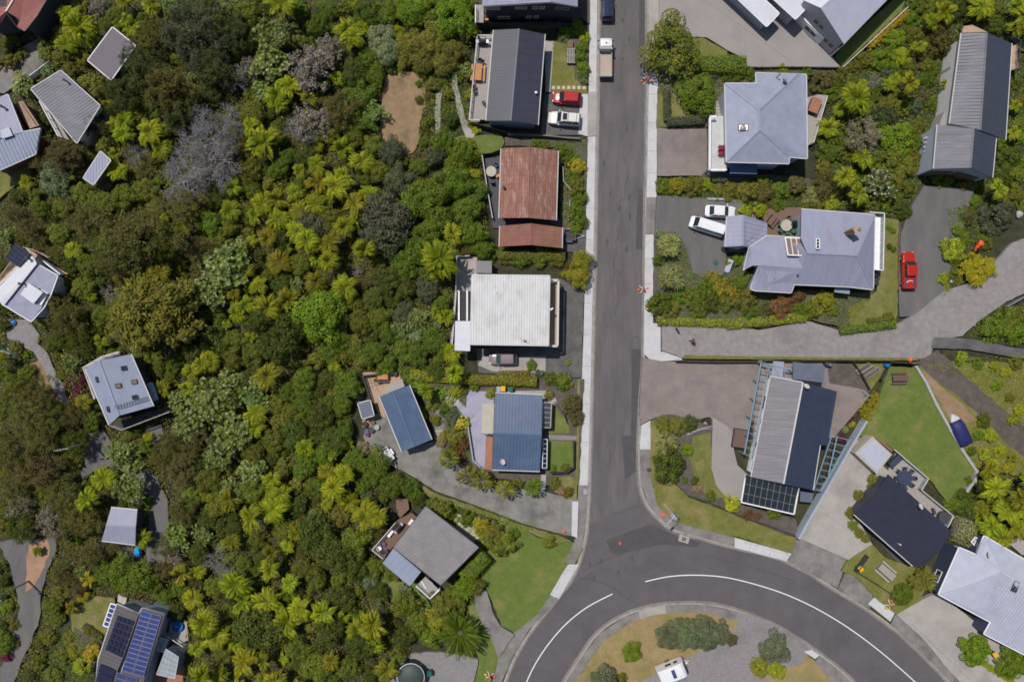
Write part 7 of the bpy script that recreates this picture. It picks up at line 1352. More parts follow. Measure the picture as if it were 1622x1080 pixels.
def spiky_mesh(heads=3, per=70, L=.6, trunk=1.1, asp=.1):
    V = []; tb = MB(); tb.tube([(0, 0, 0), (0, 0, trunk*.6)], [.09, .08], 7)
    for h in range(heads):
        a = 6.28*h/heads+rng.uniform(0, 1); rr = 0 if heads == 1 else .42; c = np.array([rr*math.cos(a), rr*math.sin(a), trunk*rng.uniform(.9, 1.1)]); tb.tube([(0, 0, trunk*.55), tuple(c)], [.07, .06], 6)
        d = unit(rng.normal(size=(per, 3))); d[:, 2] = np.abs(d[:, 2])*1.0-.25; d = unit(d); l = L*rng.uniform(.8, 1.1, per); nrm = np.array([0, 0, 1])-d*.3+rng.normal(0, .2, (per, 3)); V.append(leaf_arrays(c+d*(l[:, None]*.5), nrm, l, asp, dirs=d))
    V = np.concatenate(V); tm = bpy.data.meshes.new('trunk'); tm.from_pydata(tb.v, [], tb.f); tm.materials.append(M('bark')); return (mesh_np('crown', V, len(V)//4, ['frond']), tm)
def dead_mesh(n=34):
    b = MB()
    def br(p, d, L, r, k):
        q = p+d*L*.5+Vector(rng.normal(0, .04, 3)); e = p+d*L+Vector(rng.normal(0, .06, 3)); b.tube([p, q, e], [r, r*.8, r*.55], 4 if k > 1 else 5, cap=False)
        if k < 5:
            for _ in range(3 if k < 4 else 2):
                nd = (d+Vector(rng.normal(0, .55, 3))); nd.z = nd.z*.7+.08; nd.normalize(); br(q.lerp(e, rng.uniform(.2, 1)), nd, L*rng.uniform(.55, .75), r*.6, k+1)
    for i in range(7): a = 6.28*i/7+rng.uniform(-.3, .3); d = Vector((math.cos(a)*.75, math.sin(a)*.75, .55)).normalized(); br(Vector((0, 0, .8)), d, .42, .022, 1)
    cm = bpy.data.meshes.new('branches'); cm.from_pydata(b.v, [], b.f); cm.materials.append(M('dead_wood'))
    t = MB(); t.tube([(0, 0, 0), (.02, 0, .85)], [.07, .05], 7); tm = bpy.data.meshes.new('trunk'); tm.from_pydata(t.v, [], t.f); tm.materials.append(M('dead_wood')); return (cm, tm)
def shrub_mesh(fn, mat, petals=0.0, z=.25):
    V, C = fn(); V = V+np.array([0, 0, z]); nq = len(V)//4; e = MB(); mats = [mat]; mi = None
    if petals: mi = (rng.random(nq) < petals).astype(int); mats.append('petal')
    mats.append('bark'); k = len(mats)-1
    for i in rng.permutation(len(C))[:7]: c = C[i]; e.tube([(0, 0, 0), tuple(c*.5+np.array([0, 0, .2])), tuple(c+np.array([0, 0, z]))], [.05, .03, .012], 5, k)
    return mesh_np('shrub', V, nq, mats, e, mi)
KIND = {
 'fern':   [fern_mesh(18+2*(k % 4), 26, 1.1+.2*(k % 5), 8, .22+.05*(k % 6)) for k in range(9)],
 'broad':  tree_mesh(lambda: crown_broad(42, 105, .10, .62), 'leaf', .75, 4),
 'puriri': tree_mesh(lambda: crown_broad(30, 170, .085, .65, (.26, .38), .7, .3, .6, .06), 'leaf', .75, 3),
 'small':  tree_mesh(lambda: crown_broad(30, 80, .15, .55), 'leaf', .7, 3),
 'karaka': tree_mesh(lambda: crown_rosette(230, 8, .15), 'leaf_glossy', .75, 4),
 'kanuka': tree_mesh(lambda: crown_spray(130, 44, .085, .35, .75, 0, .30, .8, 40), 'leaf_fine', .85, 4),
 'rimu':   tree_mesh(lambda: crown_spray(130, 60, .13, .3, .85, .35, .36, .35, 34), 'leaf_fine', .8, 2),
 'pine':   tree_mesh(lambda: crown_spray(150, 46, .14, .16, .9, 0, .32, .3, 36), 'leaf_fine', .8, 3),
 'flower': tree_mesh(lambda: crown_spray(120, 46, .085, .45, .75, 0, .30, .8, 40), 'leaf_fine', .85, 3, .5),
 'white':  tree_mesh(lambda: crown_rosette(230, 8, .13), 'leaf_glossy', .6, 1, .10),
 'dead':   [dead_mesh() for k in range(3)],
 'palm':   [palm_mesh(11, 26, 1.7, .34, .55, .8) for k in range(3)],
 'phoenix': [palm_mesh(44, 34, .55, .17, .75, .55, .13, .13)],
 'cabbage': [spiky_mesh(4, 80, .62, 1.1), spiky_mesh(5, 70, .55, 1.2)],
}
SH = {
 'round': [shrub_mesh(lambda: crown_broad(30, 90, .13, .6, (.22, .34), .75, .18), 'leaf') for k in range(4)],
 'fine':  [shrub_mesh(lambda: crown_spray(90, 40, .13, .3, .75, 0, .32, .7, 30), 'leaf_fine') for k in range(3)],
 'star':  [shrub_mesh(lambda: crown_rosette(100, 8, .26, .7, .3), 'leaf_glossy') for k in range(3)],
 'bloom': [shrub_mesh(lambda: crown_broad(28, 80, .14, .6, (.22, .34), .7, .2), 'leaf', .3) for k in range(2)],
 'clip':  [shrub_mesh(lambda: crown_broad(46, 120, .09, .7, (.2, .26), .7, .04, .8, .04), 'leaf') for k in range(2)],
}
def spike_shrub(n=70, L=1.0, asp=.09):
    d = unit(rng.normal(size=(n, 3))); d[:, 2] = np.abs(d[:, 2])+.25; d = unit(d); l = L*rng.uniform(.7, 1.05, n); V = leaf_arrays(d*(l[:, None]*.5), np.array([0, 0, 1])-d*.4+rng.normal(0, .15, (n, 3)), l, asp, dirs=d); return mesh_np('shrub', V, n, ['frond'])
SH['spike'] = [spike_shrub(), spike_shrub(110, 1.0, .07)]
def hedge_mesh(A, B, w, h, leaf=.2, dens=95):
    A, B = Vector(A[:2]), Vector(B[:2]); L = (B-A).length; d = (B-A)/L; n = Vector((-d.y, d.x)); N = int(dens*(L*w+2*h*(L+w)*.6)); P_ = []; Nn = []
    top = L*w; side = 2*h*(L+w)*.6
    for i in range(N):
        wob = .12*math.sin(i*.7)
        if rng.random() < top/(top+side)+.15: x, y = rng.uniform(0, L), rng.uniform(-.5, .5)*w; z = h*(1-.22*(2*abs(y)/w)**3)+rng.normal(0, .08)+.08*math.sin(x*2.1+y*3); nn = Vector((n.x*y/w, n.y*y/w, 1))
        else:
            sg = rng.choice([-1, 1]); x = rng.uniform(0, L); y = sg*w*.5*(1+rng.normal(0, .06)); z = rng.uniform(.05, h*.92); nn = Vector((n.x*sg, n.y*sg, .5))
            if rng.random() < w/(L+w): x = rng.choice([0, L])+rng.normal(0, .06); y = rng.uniform(-.5, .5)*w; nn = Vector((d.x*(1 if x > L/2 else -1), d.y*(1 if x > L/2 else -1), .5))
        q = A+d*x+n*y; P_.append((q.x, q.y, z)); Nn.append(tuple(nn))
    P_ = np.array(P_); Nn = np.array(Nn)+rng.normal(0, .4, (N, 3)); return leaf_arrays(P_, Nn, leaf*rng.uniform(.6, 1.2, N), .6)
# ------------------------------------------------------------------ placing
COLS = {  # leaf colours (real, unlit)
 'lime': (.29, .345, .010), 'limey': (.305, .335, .012), 'limeo': (.265, .255, .014), 'green': (.115, .170, .012), 'bright': (.155, .235, .010), 'mid': (.15, .175, .016), 'dark': (.080, .104, .012), 'deep': (.04, .06, .012),
 'olive': (.18, .18, .022), 'oliveb': (.130, .122, .030), 'brown': (.135, .118, .040), 'grey': (.16, .185, .09), 'greyd': (.10, .118, .055), 'pale': (.26, .29, .085), 'bronze': (.19, .10, .034), 'red': (.15, .03, .045), 'gold': (.40, .32, .015), 'orange': (.36, .20, .035),
 'karaka': (.145, .195, .032), 'pinkgrey': (.25, .20, .185), 'yellow': (.43, .43, .018), 'rimu': (.20, .205, .032), 'pine': (.066, .080, .024), 'wine': (.13, .022, .05), 'flax': (.12, .08, .04), 'palehedge': (.34, .37, .13), 'tan': (.34, .25, .13), 'sage': (.19, .235, .10)}
CW = {'lime': 'lime', 'limey': 'yellow-green', 'limeo': 'ochre-green', 'green': 'green', 'bright': 'bright green', 'mid': 'mid-green', 'dark': 'dark green', 'deep': 'blackish green', 'olive': 'olive', 'oliveb': 'olive-brown', 'brown': 'brown', 'grey': 'grey-green', 'greyd': 'dull grey-green', 'pale': 'pale green', 'bronze': 'bronze', 'red': 'red-leaved', 'gold': 'golden', 'orange': 'orange-tinged', 'karaka': 'glossy green', 'pinkgrey': 'pinkish-grey', 'yellow': 'yellow', 'rimu': 'soft olive', 'pine': 'dark needled', 'wine': 'wine-red', 'flax': 'bronze flax', 'tan': 'tan', 'sage': 'sage-green'}
NAMES = {'fern': ('tree_fern', 'tree fern', 'tree ferns in the bush and gardens'), 'broad': ('broadleaf_tree', 'broadleaf tree', 'broadleaf trees'), 'puriri': ('round_crowned_tree', 'dense billowing tree', 'broadleaf trees'), 'small': ('small_tree', 'small leafy tree', 'small garden and bush trees'), 'karaka': ('glossy_tree', 'large-leaved tree', 'glossy large-leaved trees'), 'kanuka': ('scrub_tree', 'fine-leaved scrub tree', 'fine-leaved scrub trees'),
         'rimu': ('weeping_conifer', 'feathery conifer', 'conifers in the bush'), 'pine': ('pine_tree', 'pine', 'conifers in the bush'), 'flower': ('flowering_scrub_tree', 'flowering scrub tree', 'flowering scrub trees'), 'white': ('flowering_tree', 'tree dotted with white flowers', 'flowering scrub trees'), 'dead': ('dead_tree', 'bare dead tree', 'bare dead trees'), 'palm': ('palm_tree', 'feather palm', 'feather palms beside the concrete driveway'), 'phoenix': ('date_palm', 'wide date palm', None), 'cabbage': ('cabbage_tree', 'spiky cabbage tree', 'spiky cabbage trees'),
         'round': ('shrub', 'leafy shrub', 'garden shrubs'), 'fine': ('shrub', 'feathery shrub', 'garden shrubs'), 'star': ('shrub', 'broad-leaved shrub', 'garden shrubs'), 'bloom': ('flowering_shrub', 'flowering shrub', 'garden shrubs'), 'clip': ('clipped_shrub', 'clipped round shrub', 'clipped shrubs'), 'spike': ('spiky_plant', 'spiky clump plant', 'spiky clump plants')}
PL = []   # placed plants
def plant(kind, px, py, r, col, pet=None, hs=1.0, label=None):
    PL.append(dict(k=kind, x=px, y=py, r=r, c=col, p=pet, hs=hs, l=label))
def many(kind, col, pts, **k):
    for p in pts: plant(kind, p[0], p[1], p[2], p[3] if len(p) > 3 else col, **k)
L_ = 'lime'; Y_ = 'limey'; O_ = 'limeo'
many('fern', L_, [(206,10,14,Y_),(208,32,12),(211,48,17,Y_),(140,42,24),(118,36,18),(107,85,17),(134,88,14,O_),(150,64,12),(178,198,14,Y_),(200,193,17),(198,215,14),(241,208,19,Y_),(233,222,12),(260,210,11),(181,246,9),(172,172,13,O_),
 (448,22,24),(546,50,21),(561,66,22,Y_),(568,45,16),(458,140,20),(434,150,20),(439,165,16),(486,160,16,O_),(543,235,19,Y_),(566,260,19,Y_),(416,230,24),(413,212,16),(745,54,14,O_),(511,262,15),
 (441,312,19,O_),(468,307,17,Y_),(506,292,21,O_),(503,322,19,Y_),(541,292,23,Y_),(556,277,18),(443,342,21),(473,337,18,Y_),(561,327,20,O_),(586,310,17),(546,362,16,Y_),(468,367,17),(486,390,20,Y_),(536,395,20,O_),(571,400,20,Y_),(533,420,20,Y_),(542,457,21,Y_),(498,440,18,O_),(438,420,21,O_),(421,477,20,Y_),(448,477,20,O_),(711,377,17,'yellow'),(698,410,28,L_),(698,435,17,Y_),(708,502,13,Y_),(421,380,16,O_),(456,507,12,O_),(416,325,17),(413,455,14),(568,355,14),
 (116,397,16,Y_),(42,290,12,Y_),(117,282,11),(200,275,10),(375,495,17,Y_),(390,487,16),(390,430,16,O_),(382,470,14,O_),(322,575,18,Y_),(300,585,15),(335,570,15,Y_),(170,539,12,Y_),(317,637,13),(297,615,13,Y_),(400,680,17,Y_),(235,692,9),(10,570,15,O_),(87,640,11),(362,630,12,Y_),
 (429,598,22,O_),(403,660,19,Y_),(434,751,17,Y_),(429,779,16),(450,782,17),(538,779,19,Y_),(546,758,16),(364,649,11),(372,797,21,O_),(428,808,24,Y_),(417,830,22,Y_),(378,863,17,O_),(455,869,14),(430,869,15,O_),(428,902,20,Y_),(378,924,24),(417,947,22),(389,955,18,Y_),(305,949,18,Y_),(328,974,24),(339,1008,20,Y_),(458,985,23,Y_),(480,966,20),(511,963,22,Y_),(594,974,24,Y_),(397,1047,24,Y_),(319,1058,22),(444,1069,19,Y_),(472,841,14,O_),(550,788,19,Y_),(583,822,23,Y_),(603,816,17,Y_),(611,1058,19,O_),(461,922,14),(350,1072,17),(422,1038,15,O_),(311,1027,13),(560,1000,16),(530,1040,15,O_),(600,1010,18),
 (1499,21,19,Y_),(1560,10,21),(1605,8,17),(1609,27,20,Y_),(1609,48,15),(1461,72,13,Y_),(1432,131,17,Y_),(1417,127,10),(1493,133,9,Y_),(1350,156,25),(1318,198,16,Y_),(1347,186,11),(1466,40,13),(1607,169,11,Y_),(1601,213,12,Y_),(1360,259,19),(1330,281,17,Y_),(1350,308,20,Y_),(1572,302,16,Y_),
 (1580,770,23),(1602,789,22,O_),(1597,820,20,Y_),(1570,840,20),(1585,850,16,Y_),(1614,763,18),(1549,767,13,'dark'),(1612,845,14,Y_),(671,617,15,L_),(60,870,9),(145,915,14,'yellow'),(132,944,10,'gold'),(115,960,11,O_)])
# notable bush trees
many('pine', 'pine', [(305,48,50,'greyd'),(232,112,44),(268,140,44,'oliveb'),(335,100,36),(190,145,30),(240,60,34,'oliveb'),(370,50,36),(146,193,24),(285,178,30),(205,90,30)])
many('dead', 'pinkgrey', [(318,228,46),(300,262,44),(340,275,36),(345,112,26),(472,205,28),(372,128,24),(174,466,17),(355,905,18),(340,890,20),(1385,128,16),(362,180,22),(215,245,20),(565,430,12),(300,300,30),(330,215,52),(285,285,40),(350,250,44),(365,215,34),(318,190,30),(490,215,18)])
many('flower', 'oliveb', [(490,108,36),(520,78,24),(492,190,32),(155,10,14),(100,20,12),(275,880,16)], pet=(.30, .25, .24))
many('flower', 'pine', [(80,830,26,'oliveb'),(30,800,22,'oliveb'),(395,110,22),(1367,212,30,'olive')], pet=(.26, .22, .20))
many('kanuka', 'oliveb', [(210,375,58),(180,415,34),(255,390,40,'dark'),(322,395,30,'brown'),(290,330,34),(370,225,28),(537,172,33),(320,420,22,'brown'),(130,345,30),(70,260,22,'brown'),(98,242,30,'brown'),(45,360,22,'brown'),(20,340,18,'brown'),(100,505,30,'oliveb'),(90,480,24),(120,540,26,'dark'),(40,660,34,'oliveb'),(70,690,38),(20,720,34),(60,745,36,'brown'),(100,780,30),(25,775,28),(60,620,30,'oliveb'),(110,660,24),(120,700,26,'dark'),(130,820,30),(110,830,26,'oliveb'),(140,880,24),(95,800,24),(30,840,24,'dark'),(255,725,22),(285,745,26,'brown'),(300,715,22),(310,690,22,'brown'),(290,810,24),(265,860,20,'brown'),(120,930,18,'brown'),(255,905,18,'brown'),(270,700,18)])
many('rimu', 'rimu', [(238,500,66),(195,490,30),(285,470,30),(300,520,26)])
many('karaka', 'karaka', [(352,425,36),(330,460,34),(375,400,24),(335,640,38),(305,672,30),(370,690,32),(345,720,28),(430,55,32),(425,100,30),(418,140,22),(112,572,18),(20,140,3),(35,140,18),(465,455,18),(275,640,22),(350,610,26),(400,625,24),(190,720,24),(205,770,30),(320,850,20),(280,850,22),(590,175,20),(660,505,22),(640,520,20),(395,745,22),(365,775,20)])
many('puriri', 'bright', [(655,14,26),(688,8,24),(718,20,34),(735,5,18),(640,8,18),(505,498,42),(1000,1035,16)])
many('puriri', 'olive', [(650,72,26),(685,62,28),(715,80,24),(670,95,20),(700,100,20),(640,92,16)])
many('puriri', 'sage', [(82,283,26),(600,60,24),(612,82,22),(105,475,3)])
many('broad', 'greyd', [(607,345,44),(620,375,30),(590,380,24),(630,285,26),(690,245,20),(620,240,22),(510,300,14),(488,350,24),(675,460,20),(640,500,22),(1395,1,2)])
many('broad', 'dark', [(442,545,38),(405,500,28),(470,520,22),(560,115,24),(500,130,26),(470,300,18),(440,380,22),(445,450,20),(590,475,20),(610,440,24),(640,455,22),(340,540,26),(300,560,20),(390,600,18),(520,600,18),(505,660,24),(465,690,24),(530,700,22),(575,655,10),(590,792,2),(405,1000,38),(435,960,16),(500,850,34),(530,880,32),(470,800,20),(560,900,26),(575,1020,30),(520,1000,28),(540,950,22),(640,1010,22),(600,940,18),(170,1070,2)])
many('broad', 'green', [(470,15,20),(500,40,18),(520,15,16),(580,20,24),(610,20,22),(585,90,18),(660,320,30),(690,300,30),(725,290,28),(740,330,26),(690,350,28),(660,400,26),(640,420,22),(675,370,24),(720,270,22),(700,225,22),(730,240,24),(755,300,18),(745,370,24),(765,395,18),(620,130,2),(570,150,22),(575,190,20),(595,120,18),(565,560,18),(590,560,20),(540,540,18),(520,560,20),(660,560,20),(690,540,22),(640,555,20),(700,480,16),(615,530,18),(480,600,20),(480,640,20),(455,620,20),(550,610,22),(540,640,18),(545,680,18),(520,640,16),(510,720,20),(480,740,20),(560,730,18),(594,742,25),(622,768,24),(650,775,18),(575,770,16),(190,905,26),(215,915,28),(165,910,20),(240,925,20),(260,945,16),(285,930,18),(90,590,2)])
many('broad', 'mid', [(390,20,24),(400,180,20),(520,210,22),(560,215,18),(590,230,18),(600,270,22),(580,280,16),(520,345,20),(505,365,14),(470,420,20),(505,470,16),(560,480,18),(570,510,20),(600,505,20),(540,510,16),(420,440,14),(400,560,22),(370,540,20),(365,570,18),(430,640,18),(430,700,22),(400,720,18),(400,780,22),(345,800,24),(300,790,18),(330,760,24),(480,900,18),(500,920,20),(360,970,14),(340,930,18),(560,860,24),(575,905,14),(622,905,16),(590,900,18),(550,1060,20),(500,1060,22),(470,1030,20),(640,960,24),(660,985,20),(630,1040,16),(60,520,2),(160,380,20),(140,420,22),(130,455,20),(160,500,18),(180,560,14),(90,370,18),(60,330,18),(95,330,16),(130,310,20),(160,320,18),(195,310,20),(230,300,20),(100,310,14)])
many('small', 'olive', [(560,545,16),(575,570,18),(545,565,14),(500,570,16),(470,570,18),(530,620,14),(520,680,14),(450,740,16),(640,1000,10),(160,230,16),(120,250,14),(215,175,14),(150,145,16),(140,130,18),(110,110,16),(125,140,14),(90,90,18),(95,65,18),(75,80,18),(100,50,20),(65,15,16),(85,10,18),(120,10,16),(20,60,12),(10,95,16)])
many('small', 'sage', [(580,792,17,'greyd'),(605,50,16),(590,35,14),(660,530,16),(690,515,14),(585,920,16),(600,950,14),(660,965,14),(640,935,12),(350,870,12)])
many('palm', 'bright', [(710,724,20,'mid'),(733,742,22,'olive'),(762,758,19,'olive'),(804,772,19,'limeo'),(843,774,18,'bright')])
plant('phoenix', 727, 1012, 43, 'green', label='wide dark date palm beside the gravel yard, fronds spread like a star')
many('cabbage', 'olive', [(736,932,23,'bright'),(720,945,21,'mid'),(753,930,18,'olive'),(742,914,16,'bright'),(1462,916,25,'olive'),(1060,388,22,'pale'),(1064,440,26,'pale')])
# central gardens
many('small', 'olive', [(700,962,22),(690,985,22,'limeo'),(715,985,20,'mid'),(680,1010,18,'bright'),(785,845,17),(803,862,18,'mid'),(790,868,16,'mid'),(768,842,15,'limeo'),(757,830,12,'gold'),(740,823,13,'green'),(870,860,11,'mid'),(700,808,17,'olive'),(665,795,14,'dark'),(683,800,13,'green'),(612,700,2)])
many('round', 'green', [(895,50,11,'bright'),(915,44,12,'bright'),(926,58,9,'lime'),(922,75,11),(920,93,11),(925,108,11,'bright'),(924,120,8),(890,240,15),(905,252,12),(914,262,15,'gold'),(908,280,12),(912,295,15,'olive'),(920,312,12),(912,335,14),(922,350,11),(910,362,12,'bright'),(850,228,9),(862,230,9),(800,405,14,'olive'),(826,408,16),(858,405,18,'mid'),(882,408,14,'olive'),(775,400,14),(842,578,9,'bright'),(705,650,11),(722,692,15,'olive'),(735,702,12,'bronze'),(727,722,12,'bronze'),(712,640,9,'pale'),(720,622,10,'limey'),(735,618,8,'olive'),(655,600,16),(640,592,12),(690,665,10,'olive'),(697,700,10,'tan'),(776,624,8,'limeo'),(752,613,8,'olive'),(873,600,12),(895,604,13,'mid'),(905,640,17,'oliveb'),(913,660,13,'oliveb'),(890,610,10),(870,625,8,'olive'),(880,765,10,'mid'),(890,775,10,'tan'),(899,780,9,'olive'),(876,742,6,'bright'),(895,740,7,'olive'),(780,765,8,'limeo'),(820,765,9,'olive'),(850,766,7),(714,820,14,'mid'),(775,855,14,'limeo'),(812,846,10),(765,870,8,'olive'),(600,602,9,'bronze'),(568,610,9,'bronze'),(568,625,8,'sage'),(575,710,14,'tan'),(665,655,12,'limeo'),(672,680,10,'oliveb'),(686,640,11,'olive'),(702,130,8),(744,150,9,'limeo'),(708,172,7),(748,182,8,'olive'),(664,158,7,'dark'),(663,133,6),(680,152,9,'oliveb'),(672,208,9,'dark'),(855,60,5),(700,55,4)])
many('star', 'bright', [(665,612,14),(732,670,12,'yellow'),(697,625,10),(855,592,8,'greyd'),(900,575,5)])
many('fine', 'olive', [(893,60,10,'sage'),(924,127,8,'sage'),(715,660,13,'sage'),(905,425,13,'oliveb'),(895,435,10,'olive'),(760,20,4),(705,690,11,'limeo'),(718,705,12,'olive')])
plant('puriri', 921, 414, 21, 'limeo', label='rounded yellow-green tree beside the footpath, northern of a touching pair'); plant('puriri', 918, 438, 21, 'limeo', label='rounded yellow-green tree beside the footpath, southern of a touching pair')
# east gardens
plant('puriri', 1066, 70, 48, 'mid', hs=.8, label='big sprawling olive street tree overhanging the footpath and road'); plant('puriri', 1107, 146, 29, 'bright', label='bright green round tree on the small lawn behind the street tree')
many('round', 'green', [(1170,121,10),(1186,115,10),(1152,122,9),(1240,110,10,'lime'),(1278,116,10),(1130,120,9,'greyd'),(1305,130,19,'oliveb'),(1318,150,14),(1325,128,14,'mid'),(1340,108,12,'olive'),(1362,90,11,'olive'),(1345,130,14,'mid'),(1330,220,28,'mid'),(1312,240,18),(1340,240,18,'olive'),(1300,215,10),(1305,265,14,'olive'),(1400,95,18,'bright'),(1420,60,16,'bright'),(1430,90,18,'lime'),(1445,30,14,'bright'),(1455,15,14,'green'),(1475,20,16,'mid'),(1520,15,18,'dark'),(1540,30,14,'dark'),(1585,40,14,'dark'),(1580,15,14,'mid'),(1450,55,14,'olive'),(1455,90,16,'oliveb'),(1475,105,15,'mid'),(1440,110,14,'mid'),(1480,80,13,'olive'),(1415,105,14,'bright'),(1425,150,15,'mid'),(1445,135,14,'greyd'),(1470,125,13),(1462,150,13,'brown'),(1450,165,14,'greyd'),(1430,170,14,'mid'),(1475,165,11),(1410,160,13,'mid'),(1395,165,14,'olive'),(1385,150,12),(1395,190,13,'green'),(1430,218,26,'bright'),(1410,215,18,'bright'),(1455,200,12,'olive'),(1455,225,14),(1440,262,18,'olive'),(1425,275,14,'olive'),(1435,300,14,'mid'),(1400,330,2),(1420,325,14,'dark'),(1435,335,12,'dark'),(1385,250,14),(1380,270,10,'mid'),(1612,130,10,'mid'),(1615,195,10,'mid'),(1600,250,18,'dark'),(1610,280,16,'mid'),(1590,285,15,'dark'),(1595,265,12),(1610,310,14,'olive'),(1555,300,8,'mid'),(1590,150,6,'mid')])
many('fine', 'olive', [(1490,60,28,'oliveb'),(1505,80,16,'mid'),(1465,62,14,'olive'),(1375,95,14,'olive'),(1405,120,13,'grey'),(1395,180,16,'greyd'),(1410,185,14,'greyd'),(1370,235,14,'greyd'),(1372,165,12,'greyd'),(1450,250,18,'olive')])
plant('white', 1396, 292, 30, 'dark', pet=(.5, .52, .48), label='dark tree speckled with white flowers between the double garage drive and the lilac roofs')
many('round', 'mid', [(1050,295,14,'green'),(1073,294,16,'limeo'),(1098,295,16,'olive'),(1119,292,12,'limey'),(1140,298,13,'olive'),(1156,302,16,'olive'),(1185,300,19,'olive'),(1215,310,20,'oliveb'),(1208,288,14,'olive'),(1240,298,18,'green'),(1262,292,16,'brown'),(1285,312,15,'pale'),(1275,330,10,'mid'),(1300,300,18,'oliveb'),(1310,280,14,'oliveb'),(1295,325,12,'mid'),(1318,325,14,'limey'),(1230,325,12,'green'),(1205,332,14,'lime'),(1180,335,12,'lime'),(1178,320,6,'lime'),(1045,480,19,'green'),(1062,490,15,'olive'),(1045,370,8,'sage'),(1042,412,9,'green'),(1078,470,12,'bright'),(1100,472,19,'mid'),(1105,488,15,'olive'),(1120,455,14,'green'),(1127,480,16,'dark'),(1150,480,14,'mid'),(1180,475,19,'olive'),(1172,450,13,'green'),(1190,495,14,'green'),(1215,490,14,'oliveb'),(1240,482,20,'bronze'),(1263,468,12,'bronze'),(1305,478,18,'limeo'),(1285,492,15,'mid'),(1268,490,12,'green'),(1320,492,10,'mid'),(1160,395,4),(1170,410,10,'bright'),(1150,415,8,'bright'),(1200,505,8,'tan'),(1208,497,9,'bronze')])
many('bloom', 'dark', [(1143,455,18,'green'),(1130,440,13,'green'),(1160,465,14,'mid')], pet=(.42, .26, .01))
many('round', 'mid', [(1580,342,26,'greyd'),(1530,340,15,'oliveb'),(1540,318,12,'bright'),(1518,365,10,'bright'),(1510,395,20,'lime'),(1525,380,12,'bright'),(1495,440,9,'lime'),(1515,430,8,'olive'),(1522,372,9,'mid'),(1512,415,10,'mid'),(1498,455,9,'limey'),(1520,445,8,'olive'),(1560,385,12,'mid'),(1575,365,12,'greyd'),(1575,520,24,'green'),(1598,505,22,'mid'),(1610,528,20,'bright'),(1558,525,10,'olive'),(1620,500,16,'olive'),(1410,505,10,'mid'),(1418,440,4,'bright'),(1416,395,5,'green'),(1415,365,5,'bright'),(1409,390,5,'dark'),(1408,360,5,'bright')])
plant('rimu', 1550, 425, 29, 'gold', hs=.45, label='golden-orange weeping shrub at the fork of the grey driveways'); 
many('spike', 'flax', [(1497,562,13),(1520,575,9,'green'),(1540,570,9,'sage')]); 
many('round', 'lime', [(1525,565,9),(1550,575,9,'green'),(1575,580,9),(1595,590,9,'limey'),(1610,575,10,'olive'),(1580,610,9,'bright'),(1600,630,8,'olive'),(1615,650,10,'limey'),(1605,665,9,'lime'),(1560,665,12,'green'),(1570,690,11,'limey'),(1585,715,10,'lime'),(1560,720,11,'limey'),(1575,735,9,'yellow'),(1600,740,10,'limey'),(1550,690,9,'bright'),(1540,715,8,'green'),(1533,760,10,'green'),(1525,785,15,'dark'),(1510,795,14,'bright'),(1540,790,14,'dark'),(1530,800,16,'green'),(1555,800,16,'limeo'),(1560,820,16,'lime')])
many('round', 'dark', [(1055,672,14,'mid'),(1074,676,14,'olive'),(1094,670,12,'dark'),(1107,665,8,'dark'),(1060,736,27,'dark'),(1088,712,10,'bright'),(1085,760,6,'green'),(1101,762,7,'dark'),(1126,785,9,'mid'),(1226,813,11,'green'),(1050,757,9,'sage'),(1060,762,8,'sage')])
plant('round', 1057, 704, 20, 'pale', label='pale variegated shrub in the island bed beside the footpath'); plant('round', 1160, 798, 14, 'yellow', label='bright yellow-green shrub at the foot of the concrete ramp by the black fence')
many('fine', 'gold', [(1385,636,14,'limeo'),(1373,655,14,'limeo'),(1363,640,7,'yellow'),(1105,772,9,'tan'),(1185,815,9,'bronze'),(1200,818,8,'bronze'),(1348,700,6,'brown')])
many('round', 'wine', [(1345,665,6),(1334,694,7),(1352,657,5,'bronze'),(1340,680,5,'pale'),(1350,672,5,'yellow')])
many('clip', 'bright', [(1383,760,9,'olive'),(1361,785,9,'olive'),(1350,813,10,'olive'),(1352,832,9,'olive'),(1362,845,8,'olive'),(1371,852,7,'olive'),(1368,852,2),(1430,941,18,'green'),(1546,1031,26,'bright'),(1607,1050,28,'bright'),(1378,770,5,'olive')])
many('clip', 'bright', [(1372,853,7,'olive'),(1562,1052,6,'limey'),(1570,1058,6,'limey'),(1578,1063,6,'limey'),(1586,1068,6,'limey'),(1594,1072,6,'limey'),(1602,1078,6,'limey')])
many('puriri', 'grey', [(1058,1013,21),(1074,1003,20),(1090,1010,25),(1107,1000,22),(1124,1008,24),(1143,1008,20),(955,1080,25),(1228,1030,25)]); many('round', 'olive', [(1160,1014,9,'oliveb'),(1205,1058,17,'limeo'),(1232,1062,15,'limey'),(985,1075,10),(1000,1060,2)])
for k in range(10): plant('bloom', 1381+6.0*k, 71-5.5*k, 7.5, 'gold', hs=1.5, pet=(.55, .30, .01), label='yellow flowering shrub, %s in the row along the timber wall' % ['lowest', 'second lowest', 'third lowest', 'fourth lowest', 'fifth lowest', 'fifth from the top', 'fourth from the top', 'third from the top', 'second from the top', 'topmost'][k])
